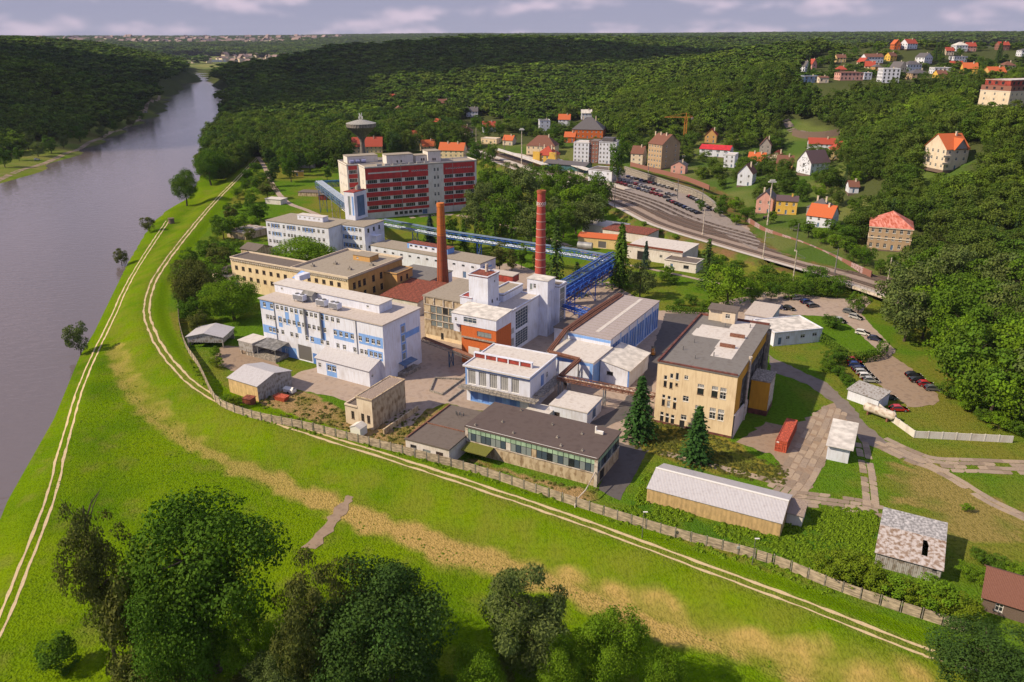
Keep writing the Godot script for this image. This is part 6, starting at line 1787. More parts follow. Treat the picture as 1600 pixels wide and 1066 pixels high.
	part1("roof", b, "sheet_grey", t)
	t = thing("steel_tank", "pale rusty cylindrical tank lying beside the white wall", "tank", Vector3(88.49,0,-169.14), -52.0)
	b = B.new()
	b.tube(Vector3(-3.4, 1.6, 0), Vector3(3.4, 1.6, 0), 1.1, 1.1, 18); b.tube(Vector3(3.4, 1.6, 0), Vector3(3.9, 1.6, 0), 1.1, 0.5, 18); b.tube(Vector3(-3.9, 1.6, 0), Vector3(-3.4, 1.6, 0), 0.5, 1.1, 18)
	part1("shell", b, "concrete_pale", t)
	for x in [-2.4, 2.4]:
		b = B.new()
		b.box(Vector3(x, 0.35, 0), Vector3(0.4, 0.9, 2.0))
		part1("saddle", b, "pipe_rust", t)
	# workshops by the railway
	t = thing("workshop", "cluster workshop with white walls and pale roof by the railway bank", "building", Vector3(62.98,0,-317.64), -33.0)
	walls(t, Vector3.ZERO, 24, 18, 5.2, "white2", {"F": [[7, 1.9, 5.0, 3.6, "x"], [15, 2.8, 1.3, 1.2, "n"]]})
	flat_roof(t, Vector3(0, 5.2, 0), 24, 18, "roof_light", 0.0, "white", 0.3, 0.35)
	b = B.new()
	b.box(Vector3(0, 5.9, 9.2), Vector3(24.4, 0.7, 0.5))
	part1("parapet", b, "roof_rust", t)
	t = thing("workshop", "white flat-roofed hut with brown roof near the pine", "building", Vector3(68.21,0,-300.02), -33.0)
	walls(t, Vector3.ZERO, 13, 8, 3.6, "white2", {"F": [[3, 1.4, 1.2, 2.2, "door"], [9, 2.0, 2.2, 1.3, "d"]]})
	flat_roof(t, Vector3(0, 3.6, 0), 13, 8, "roof_brown2", 0.3, "white2", 0.2, 0.2)
	t = thing("workshop", "yellow shed with orange roof and grey barrel beside the railway", "building", Vector3(38.48,0,-337.23), -20.0)
	walls(t, Vector3.ZERO, 17, 9, 4.4, "pale_yellow", {"F": [[11, 1.7, 3.6, 3.0, "gate"]]})
	gable_roof(t, Vector3(0, 4.4, 0), 17, 9, 1.2, "tile_orange", "pale_yellow", "x", 0.3)
	t = thing("workshop", "low shed with rusty sheet roof behind the orange roof", "building", Vector3(54.37,0,-351.56), -33.0)
	walls(t, Vector3.ZERO, 22, 13, 4.0, "white2")
	flat_roof(t, Vector3(0, 4.0, 0), 22, 13, "roof_rust", 0, "white", 0.3, 0.3)
	t = thing("workshop", "low shed with pale grey roof furthest along the bank", "building", Vector3(44.65,0,-364.37), -33.0)
	walls(t, Vector3.ZERO, 19, 12, 3.6, "white2")
	flat_roof(t, Vector3(0, 3.6, 0), 19, 12, "roof_light", 0, "white", 0.3, 0.3)
	t = thing("storage_barrel", "grey horizontal barrel tank by the yellow shed", "tank", Vector3(31.67,0,-330.47), -20.0)
	b = B.new()
	b.tube(Vector3(-3.2, 1.7, 0), Vector3(3.2, 1.7, 0), 1.6, 1.6, 16)
	part1("shell", b, "galv", t)

func fences() -> void:
	var t := thing("concrete_fence", "long weathered concrete panel fence along the levee", "fence", Vector3.ZERO)
	var line := curve(PackedVector2Array([Vector2(69.45,-95.9),Vector2(61.26,-100.69),Vector2(53.13,-106.06),Vector2(44.59,-112.87),Vector2(29.35,-120.66),Vector2(16.01,-128.26),Vector2(5.13,-134.87),Vector2(-8.07,-143.04),Vector2(-22.22,-149.03),Vector2(-34.27,-154.33),Vector2(-47.18,-160.35),Vector2(-60.64,-165.82),Vector2(-70.75,-172.22),Vector2(-76.26,-179.81),Vector2(-86.62,-198.8),Vector2(-95.54,-213.1),Vector2(-105.72,-233.45),Vector2(-116.8,-260.24)]), 0.5)
	var pm := []
	for k in 4:
		var b := B.new()
		for j in 5: b.box(Vector3(0, 0.22 + 0.41 * j, 0.008 * ((j + k) % 3)), Vector3(2.56, 0.385, 0.07))
		pm.append(mk([b], ["fence_conc"]))
	var pb := B.new()
	pb.box(Vector3(0, 1.1, 0), Vector3(0.16, 2.3, 0.2))
	var post := mk([pb], ["concrete"])
	var acc := 0.0
	var last := line[0]
	var n := 0
	for i in range(1, line.size()):
		if line[i].distance_to(last) >= 2.72:
			var d := (line[i] - last).normalized()
			var mid := (line[i] + last) * 0.5
			var turn := atan2(-d.y, d.x)
			part("panel", pm[n % 4], t, Transform3D(Basis(Vector3.UP, turn), Vector3(mid.x, gy(mid.x, mid.y) - 0.05, mid.y)))
			part("post", post, t, Transform3D(Basis(Vector3.UP, turn), Vector3(last.x, gy(last.x, last.y) - 0.1, last.y)))
			last = line[i]
			n += 1
	t = thing("white_wall", "whitewashed panel wall bending round the mown lawn", "wall", Vector3.ZERO)
	var wp := PackedVector2Array([Vector2(90.17,-173.34),Vector2(90.5,-167.11),Vector2(91.99,-158.75),Vector2(113.1,-156.32)])
	for k in wp.size() - 1:
		var len := wp[k].distance_to(wp[k + 1])
		var m := maxi(1, int(round(len / 3.0)))
		var d := (wp[k + 1] - wp[k]) / m
		for j in m:
			var b := B.new()
			b.box(Vector3(0, 0.85, 0), Vector3(d.length() - 0.04, 1.7 + 0.05 * ((j * 7) % 3), 0.14)); b.box(Vector3(-d.length() / 2, 0.9, 0), Vector3(0.22, 1.85, 0.24))
			var mid := wp[k] + d * (j + 0.5)
			part("panel", mk([b], ["white2"]), t, Transform3D(Basis(Vector3.UP, atan2(-d.y, d.x)), Vector3(mid.x, 0, mid.y)))

# ---------- pipe bridges
func truss(p: Node3D, a: Vector3, b: Vector3, w: float, h: float, n: int, mt: String, th := 0.16) -> void:
	var d := (b - a)
	var s := Vector3(-d.z, 0, d.x).normalized() * w * 0.5
	for side in [-1.0, 1.0]:
		var o := B.new()
		o.bar(a + s * side, b + s * side, th); o.bar(a + s * side + Vector3(0, h, 0), b + s * side + Vector3(0, h, 0), th)
		for k in n + 1:
			var q: Vector3 = a + d * k / n + s * side
			o.bar(q, q + Vector3(0, h, 0), th * 0.8)
			if k < n:
				var q2: Vector3 = a + d * (k + 1) / n + s * side
				if k % 2: o.bar(q, q2 + Vector3(0, h, 0), th * 0.7)
				else: o.bar(q + Vector3(0, h, 0), q2, th * 0.7)
		part1("side_frame", o, mt, p)
	var x := B.new()
	for k in n + 1:
		var q := a + d * k / n
		x.bar(q - s, q + s, th * 0.8); x.bar(q - s + Vector3(0, h, 0), q + s + Vector3(0, h, 0), th * 0.8)
		if k < n: x.bar(q - s + Vector3(0, h, 0), a + d * (k + 1) / n + s + Vector3(0, h, 0), th * 0.6)
	part1("cross_beam", x, mt, p)

func pipes(p: Node3D, a: Vector3, b: Vector3, offs: Array, r: float, mt: String) -> void:
	var d := b - a
	var s := Vector3(-d.z, 0, d.x).normalized()
	for o in offs:
		var m := B.new()
		m.tube(a + s * o[0] + Vector3(0, o[1], 0), b + s * o[0] + Vector3(0, o[1], 0), r, r, 8)
		part1("pipe", m, mt, p)

func post(p: Node3D, at_: Vector3, h: float, w: float, dir: Vector3, mt: String) -> void:
	var b := B.new()
	var s := Vector3(-dir.z, 0, dir.x).normalized() * w * 0.5
	var g := Vector3(at_.x, 0, at_.z)
	for side in [-1.0, 1.0]: b.bar(g + s * side, g + s * side + Vector3(0, h, 0), 0.3)
	b.bar(g - s, g + s + Vector3(0, h * 0.9, 0), 0.14); b.bar(g + s, g - s + Vector3(0, h * 0.9, 0), 0.14)
	part1("support", b, mt, p)

func pipe_bridges() -> void:
	var t := thing("pipe_bridge", "long blue steel pipe bridge crossing the lawns behind the works", "pipe bridge", Vector3.ZERO)
	var pts := [Vector3(-57.66,7,-346.93), Vector3(-27.06,7,-323.75), Vector3(0,7,-307.37), Vector3(24.66,7,-292.43), Vector3(38.7,7,-282.3)]
	for k in 4:
		truss(t, pts[k], pts[k + 1], 3.2, 2.4, 9, "steel_blue" if k > 0 else "steel_bluegrey")
		pipes(t, pts[k], pts[k + 1], [[-0.9, 0.5], [0.0, 0.4], [0.9, 0.5]], 0.32, "pipe_pale")
		pipes(t, pts[k], pts[k + 1], [[-0.6, 2.8], [0.7, 2.8]], 0.22, "steel_bluegrey")
		post(t, pts[k].lerp(pts[k + 1], 0.5), 7.0, 3.2, pts[k + 1] - pts[k], "steel_blue")
	t = thing("pipe_bridge", "heavy blue truss pipe bridge running to the glazed boiler hall", "pipe bridge", Vector3.ZERO)
	var a := Vector3(38.65,8,-282.24)
	var b := Vector3(14.78,8,-238.78)
	truss(t, a, b, 5.6, 3.0, 14, "steel_blue", 0.24)
	truss(t, a + Vector3(0, -2.6, 0), b + Vector3(0, -2.6, 0), 5.0, 2.2, 14, "steel_blue", 0.2)
	pipes(t, a, b, [[-2.0, 0.6], [-1.0, 0.6], [0.2, 0.6], [1.4, 0.6]], 0.35, "steel_blue")
	pipes(t, a, b, [[-1.6, 3.3], [1.2, 3.3]], 0.3, "steel_bluegrey")
	pipes(t, a, b, [[-1.5, -2.0], [0.4, -2.0]], 0.3, "pipe_rust")
	for f in [0.12, 0.5, 0.85]: post(t, a.lerp(b, f), 8.0, 5.2, b - a, "steel_blue")
	t = thing("pipe_bridge", "short blue branch bridge beside the boiler hall wall", "pipe bridge", Vector3.ZERO)
	a = Vector3(14.47,7,-232.73)
	b = Vector3(22.94,7,-224.17)
	truss(t, a, b, 2.6, 1.6, 6, "steel_blue", 0.18)
	pipes(t, a, b, [[-0.6, 0.5], [0.5, 0.5]], 0.28, "steel_blue")
	post(t, a.lerp(b, 0.8), 7.0, 2.2, b - a, "steel_blue")
	t = thing("conveyor_gallery", "sloping blue-grey pipe gallery from the red block to the lift tower", "gallery", Vector3.ZERO)
	a = Vector3(-102.41,12,-416.75)
	b = Vector3(-69.55,16,-334.28)
	truss(t, a, b, 4.2, 2.8, 12, "steel_bluegrey", 0.22)
	pipes(t, a, b, [[-1.5, 3.1], [-0.6, 3.1], [0.4, 3.1], [1.4, 3.1]], 0.34, "pipe_pale")
	pipes(t, a, b, [[-1.2, 0.5], [0.0, 0.5], [1.2, 0.5]], 0.34, "steel_bluegrey")
	post(t, a.lerp(b, 0.1), 12.0, 3.6, b - a, "steel_bluegrey")
	post(t, a.lerp(b, 0.55), 14.0, 3.6, b - a, "concrete_pale")
	t = thing("conveyor_gallery", "short blue gallery from the pipe corner to the red block", "gallery", Vector3.ZERO)
	b = Vector3(-91.98,12,-420.65)
	truss(t, a, b, 4.2, 2.4, 8, "steel_teal", 0.2)
	pipes(t, a, b, [[-1.0, 2.7], [0.6, 2.7]], 0.3, "steel_teal")
	t = thing("pipe_rack", "rusty pipe rack spanning from blue store to the cream factory", "pipe rack", Vector3.ZERO)
	a = Vector3(11.62,5.2,-180.26)
	b = Vector3(33.91,5.2,-168.95)
	truss(t, a, b, 1.8, 0.9, 16, "pipe_rust", 0.12)
	pipes(t, a, b, [[-0.6, 0.3], [-0.2, 0.3], [0.3, 0.3], [0.7, 0.3]], 0.13, "pipe_rust")
	pipes(t, a, b, [[0.0, 0.62]], 0.16, "concrete_pale")
	for f in [0.12, 0.5, 0.95]: post(t, a.lerp(b, f), 5.2, 1.5, b - a, "galv")
	t = thing("pipe_rack", "rusty pipe bundle along the blue store roof edge", "pipe rack", Vector3.ZERO)
	var r := [Vector3(12.24,6,-180.04), Vector3(17.56,7,-188.57), Vector3(9.81,8,-191.46), Vector3(14.99,9.4,-204.25), Vector3(23.83,9.4,-220.18), Vector3(34.21,9.4,-237.09)]
	for k in 5:
		pipes(t, r[k], r[k + 1], [[-0.5, 0.2], [0.0, 0.3], [0.5, 0.2]], 0.2, "pipe_rust")
		var m := B.new()
		m.bar(r[k] + Vector3(0, -0.1, 0), r[k + 1] + Vector3(0, -0.1, 0), 1.4, 0.12)
		part1("tray", m, "pipe_rust", t)
		post(t, r[k], r[k].y, 1.2, r[k + 1] - r[k], "galv")
	t = thing("pipe_rack", "grey pipe rack on teal post in front of old hall", "pipe rack", Vector3.ZERO)
	a = Vector3(-25.3,4.6,-208.76)
	b = Vector3(-8.55,4.6,-192.59)
	truss(t, a, b, 1.6, 0.7, 12, "steel_grey", 0.1)
	pipes(t, a, b, [[-0.5, 0.9], [0.0, 0.9], [0.5, 0.9]], 0.16, "pipe_rust")
	post(t, a.lerp(b, 0.5), 4.6, 1.5, b - a, "steel_teal")
	post(t, a.lerp(b, 0.96), 4.6, 1.2, b - a, "red_trim")


# ---------- town and village
func hs(label: String, q: Array, d: float, turn: float, eave: float, rise: float, form: String, wm: String, rm: String, o := {}) -> Node3D:
	return house(label, q[0], q[1], q[2], q[3], d, turn, eave, rise, form, wm, rm, o)

func make_town() -> void:
	var t: Node3D
	var b: B
	# water tower
	t = thing("water_tower", "concrete water tower with funnel-shaped tank and antennas", "tower", Vector3(-111.26,0,-594.32), 0)
	b = B.new()
	b.lathe(Vector3.ZERO, [[3.0, 0], [1.9, 8], [1.7, 14], [2.1, 16], [4.2, 19.0], [10.6, 25.0], [10.8, 25.0], [10.8, 27.4]], 32)
	part1("tank", b, "tower_conc", t)
	b = B.new()
	b.lathe(Vector3.ZERO, [[11.0, 27.4], [11.0, 27.7], [5.5, 29.3], [1.4, 30.2], [0.05, 30.3]], 32)
	part1("cap", b, "silver_dome", t)
	b = B.new()
	for k in 32:
		var a := TAU * k / 32
		b.box(Vector3(0, 26.2, 10.85), Vector3(0.7, 2.0, 0.2), Transform3D(Basis(Vector3.UP, a), Vector3.ZERO))
	part1("rim_rib", b, "concrete", t)
	for k in 6:
		b = B.new()
		var a := TAU * k / 6
		b.bar(Vector3(cos(a), 30.0, sin(a)), Vector3(cos(a), 32.4 + 1.2 * (k % 3), sin(a)), 0.18); b.box(Vector3(cos(a) * 1.3, 31.6 + 1.2 * (k % 3), sin(a) * 1.3), Vector3(0.5, 1.8, 0.5))
		part1("antenna", b, "frame_white", t)
	# near town, station first
	t = hs("yellow railway station house with red-brown mansard roof", [25.15,-555.52,2.9,13.36], 13, -22, 7.5, 5.5, "hip", "yellow", "tile_red", {"name": "station_house", "chim": 2, "wh": 1.7})
	for x in [-6.0, 6.0]:
		b = B.new()
		b.box(Vector3(x, 4.9, 6.8), Vector3(5.0, 9.8, 1.2))
		part1("bay", b, "yellow", t)
	hs("wide beige house with dark hipped roof behind the station", [23.25,-602.43,4.56,21.7], 15, -15, 6.5, 7.0, "hip", "cream", "tile_brown")
	hs("white cube house with dark tower behind the station", [29.1,-731.41,7.9,9.6], 12, 5, 9, 1, "flat", "white", "tile_slate")
	hs("large hall under dark slate hipped roof", [63.97,-668,9.41,25.38], 22, -12, 7, 9.0, "hip", "brick", "tile_slate", {"name": "town_hall", "chim": 2})
	hs("orange roofed wing beside the slate roofed hall", [46.8,-642.94,8.23,8.49], 9, -12, 4.5, 3.5, "x", "brick", "tile_orange")
	t = hs("modern white block of flats with balconies by the station", [51.48,-572.26,3.16,11.22], 14, -20, 13.5, 0.5, "flat", "white", "roof_light", {"name": "apartment_building", "nF": 4, "chim": 0})
	t = hs("red rendered flats between two white blocks", [59.79,-569.98,3.48,6.62], 13, -20, 14.5, 0.5, "flat", "brick_wall", "roof_grey", {"name": "apartment_building", "nF": 3, "chim": 0})
	t = hs("taller white flats with dark roof storey by the poplar", [69.07,-562.87,3.6,12.36], 14, -20, 14.5, 0.5, "flat", "white", "roof_grey", {"name": "apartment_building", "nF": 5, "chim": 0})
	b = B.new()
	b.box(Vector3(-1, 16.0, -1), Vector3(8, 2.4, 8))
	part1("roof_storey", b, "tile_slate", t)
	t = thing("station_pavilion", "glass pavilion with dark blue-grey curved roof beside platforms", "building", Vector3(37.97,2.89,-532.54), -31)
	walls(t, Vector3.ZERO, 30, 11, 4.6, "teal_glass", {"F": grid(2.5, 3.6, 8, [2.2], 2.8, 3.4, "t")})
	gable_roof(t, Vector3(0, 4.6, 0), 30, 11, 1.6, "tile_slate", "teal_glass", "x", 0.8)
	t = hs("white flat-roofed service building with grey striped end beside car park", [57.79,-491.33,2.92,15.84], 14, -31, 7.0, 0.4, "flat", "white", "roof_brown2", {"name": "service_building", "nF": 3, "ww": 0.9, "chim": 1})
	b = B.new()
	for k in 9: b.box(Vector3(11.0, 0.6 + 0.75 * k, 0), Vector3(0.16, 0.4, 13.6))
	part1("cladding_board", b, "grey_wall", t)
	t = hs("tall beige tenement house with brown roof and blind end wall", [102.23,-535.6,4.99,12.13], 18, -52, 15.5, 6.0, "x", "beige", "tile_brown", {"name": "tenement", "chim": 3, "nR": 2, "nF": 5})
	hs("lower beige house with brown roof joined to the tenement", [87.28,-546.72,4.2,8.29], 11, -24, 8.5, 4.5, "x", "cream_pale", "tile_brown")
	hs("small pink house above the stone retaining wall", [108.63,-513.14,4.24,9.37], 8, -24, 5.2, 2.6, "z", "pink", "tile_slate")
	hs("white pavilion with bright red roof above the town", [145.54,-566.92,7.96,20.94], 14, -26, 5.0, 2.4, "x", "white", "red_bright", {"chim": 0, "style": "w", "ww": 2.4, "nF": 4})
	hs("white modern box house with green terrace panel", [145.95,-529.23,5.94,7.06], 11, -26, 8.0, 0.4, "flat", "white", "roof_light", {"chim": 0})
	hs("white gabled house with brown roof behind tall shrubs", [135.68,-454.64,6.84,8.27], 11, -28, 7.0, 5.0, "z", "white", "tile_brown")
	hs("house with orange dormer roof below the wooded slope", [162.2,-524.71,5.78,10.7], 11, -26, 5.0, 5.0, "x", "white", "tile_orange", {"chim": 2})
	hs("cream house with steep red gable roof", [177.26,-531.65,6.42,10.53], 10, -26, 5.0, 4.5, "z", "cream_pale", "tile_red")
	hs("grey gabled house beneath dark trees", [178.07,-560.01,8.46,7.44], 10, -20, 8.0, 5.0, "z", "grey_wall", "tile_brown")
	hs("ochre house with brown roof and pale gable", [167.28,-485.53,9.36,9.37], 10, -20, 5.6, 4.2, "x", "ochre", "tile_brown")
	t = hs("white house with purple roof and black leaf mural on its gable", [167.73,-440.92,15.6,12.88], 11, 22, 6.4, 6.0, "x", "white", "tile_purple", {"chim": 0, "nL": 1})
	b = B.new()
	var r := RandomNumberGenerator.new()
	r.seed = 9
	for k in 46:
		var c := Vector3(-t.get_child(0).get_aabb().size.x / 2 - 0.06, r.randf_range(0.4, 9.4), r.randf_range(-4.4, 4.4))
		if c.y > 6.0 and absf(c.z) > (12.0 - c.y) * 0.8: continue
		b.box(Vector3.ZERO, Vector3(0.03, r.randf_range(0.3, 1.0), r.randf_range(0.15, 0.4)), Transform3D(Basis(Vector3.RIGHT, r.randf() * PI), c))
	part1("leaf_mural", b, "dark", t)
	hs("pale yellow house with red-brown hipped roof on the slope", [206.41,-500.21,15.05,12.42], 12, -10, 6.0, 5.0, "hip", "pale_yellow", "tile_red")
	hs("long low house with dark red roof below the road wall", [213.85,-552.74,13.81,17.04], 10, -15, 4.5, 3.5, "x", "white", "tile_red")
	t = hs("pink and yellow double house with slate roof near the railway", [127.15,-388.93,4.72,7.96], 11, -27, 7.0, 3.8, "z", "pink", "tile_slate", {"chim": 2})
	hs("bright yellow house with purple-brown roof beside the pink house", [134.18,-379.49,6.04,9.66], 10, -20, 6.5, 1.8, "x", "yellow", "tile_purple", {"chim_mat": "yellow"})
	hs("house with wide orange roof and white gable above railway", [141.21,-351.08,6.07,10.78], 11, -38, 5.0, 4.5, "x", "white", "tile_orange")
	hs("dark-roofed house behind the orange roof", [146.79,-368.6,7.07,10.03], 10, -38, 4.0, 4.0, "hip", "grey_wall", "tile_slate", {"chim": 2})
	t = hs("square beige villa with faded salmon hipped roof", [151.93,-308.47,7.25,15.37], 15.5, -24, 9.0, 5.2, "hip", "beige", "sheet_salmon", {"name": "villa", "chim": 0, "nF": 6, "nR": 0, "wh": 1.7})
	b = B.new()
	b.box(Vector3(0, 4.6, 0), Vector3(t.get_child(0).get_aabb().size.x + 0.3, 0.35, 15.9)); b.box(Vector3(0, 8.8, 0), Vector3(t.get_child(0).get_aabb().size.x + 0.6, 0.4, 16.2))
	part1("cornice", b, "cream_pale", t)
	t = hs("tall grey villa with bright red gabled roof on the hillside", [201.41,-369.28,29.24,11.83], 14, 12, 9.5, 6.0, "x", "cream_pale", "tile_orange", {"name": "villa", "chim": 1})
	gable_roof(t, Vector3(1.0, 9.5, 3.6), 6.5, 8.4, 4.4, "tile_orange", "grey_wall", "z", 0.4)
	for y in [3.2, 6.4]:
		b = B.new()
		b.box(Vector3(-6.0, y, 7.6), Vector3(4.0, 0.9, 1.4))
		part1("balcony", b, "cream_pale", t)
	t = hs("large block of flats with red upper storeys on the hilltop", [319.46,-518.28,45.42,39.54], 20, 24, 9.5, 0.4, "flat", "cream_pale", "roof_light", {"name": "apartment_building", "nF": 9, "nL": 3, "chim": 0})
	var fw: float = t.get_child(0).get_aabb().size.x
	walls(t, Vector3(0, 9.9, 0), fw, 20, 3.2, "brick_wall", {"F": grid(3, 4.2, int(fw / 4.2), [1.6], 1.4, 1.4, "d"), "L": grid(4, 5, 3, [1.6], 1.6, 1.4, "d")}, {}, "red_storey")
	walls(t, Vector3(0.5, 13.1, -0.8), fw - 3.0, 17, 3.0, "red_trim", {"F": grid(3, 4.2, int(fw / 4.2) - 1, [1.5], 1.8, 1.8, "d"), "L": grid(3, 4.5, 3, [1.5], 1.8, 1.8, "d")}, {}, "top_storey")
	flat_roof(t, Vector3(0.5, 16.1, -0.8), fw - 3.0, 17, "roof_white", 0.2, "red_trim", 0.2, 0.25)
	# houses behind the red block
	hs("long house with red tile roof behind the water tower", [-116.64,-645.11,-0.12,23.8], 13, 6, 5.5, 6.5, "x", "cream", "tile_red")
	hs("orange roof peeping over the right end of the red block", [-44.74,-603.09,-0.3,19.06], 12, -10, 8, 5.0, "x", "cream", "tile_orange", {"chim": 2})
	hs("orange roofed cottage among trees behind the red block", [-68.46,-650.66,0.17,10.97], 10, 20, 4.5, 4.5, "x", "cream", "tile_orange")
	hs("cream house with orange-red roof by the station approach", [-69.3,-766.87,2.97,16.67], 13, 30, 6.0, 6.0, "z", "cream_pale", "tile_red", {"chim": 1})
	hs("house with ochre gable and brown roof at the wood edge", [-125.07,-897.6,2.8,15.92], 13, 12, 8.0, 6.0, "z", "ochre", "tile_brown")
	hs("grey flat-roofed store behind the ochre gable house", [-142.55,-987.29,3.61,26.64], 16, 5, 5, 0.5, "flat", "grey_wall", "roof_light", {"chim": 0})
	hs("small cottage with salmon roof at the foot of the wooded hill", [-156.93,-1074.2,9.44,12.15], 10, 10, 5, 4, "x", "white", "tile_red")
	hs("white twin-gabled house against the dark wood", [-0.39,-986.43,11.9,11.87], 11, 0, 6, 4, "x", "white", "tile_slate")
	hs("pale house with terrace at the edge of the wood", [42.16,-975.51,14.91,12.42], 12, 10, 6, 3, "hip", "white", "tile_brown")
	hs("white blossom-hidden cottage above the slate hall", [72.84,-793.12,12.36,10.05], 9, 0, 6, 3, "x", "white", "roof_white")
	hs("red and blue shed by the far road", [-281.86,-1115.42,-0.19,17.39], 9, 20, 4, 3, "x", "brick_wall", "tile_slate")
	hs("white shed beside the far road", [-222.08,-961.73,-0.14,10.95], 10, 20, 4, 2, "x", "white", "roof_light")
	hs("low white long shed in the far river woods", [-1198.53,-3381.88,-0.26,57.45], 16, 30, 8, 1, "flat", "white", "roof_white", {"chim": 0})
	hs("pale cottage by the far bend of the river", [-834.35,-2458.23,-0.3,30.48], 14, 10, 8, 5, "x", "white", "tile_red")
	hs("red roofed house left of the railway behind the park trees", [-82.31,-704.77,0.85,12.63], 11, 14, 5, 5, "x", "cream", "tile_red")
	hs("cream house with brown roof beside the level crossing", [-41.88,-709.22,4.74,12.68], 11, -12, 5.5, 4.5, "hip", "cream_pale", "tile_brown")
	hs("white cottage with red roof by the station approach road", [-21.38,-745.73,5.23,11.4], 10, 8, 5, 4.5, "x", "white", "tile_red")
	hs("low kiosk building beside the far platform end", [-17.38,-658.15,5.39,14.22], 8, -25, 4, 0.4, "flat", "cream", "roof_light", {"chim": 0})
	hs("pale house with slate roof under the wooded hill", [-45.13,-920.41,3.52,13.1], 11, 0, 6, 4.5, "x", "white", "tile_slate")
	hs("brown timber house on the wood edge left of the white twins", [-83.23,-996.9,7.35,14.13], 11, 10, 6, 4, "x", "beige", "tile_brown")
	hs("white house with orange roof above the slate hall", [50.47,-775.23,8.06,11.08], 11, -8, 6, 4.5, "x", "white", "tile_orange")
	hs("small orange roofed cottage beside the level crossing trees", [-2.07,-647.35,5.68,8.29], 9, -20, 4, 3.5, "x", "cream_pale", "tile_orange")
	hs("ochre gabled house at the upper end of the hillside street", [150.05,-603.16,12.98,8.49], 10, -20, 5.5, 4.5, "z", "ochre", "tile_red")
	hs("small white summer house on the slope right of the yellow house", [168.47,-387.72,14.56,4.57], 7, -10, 3.2, 2.4, "x", "white", "tile_brown")
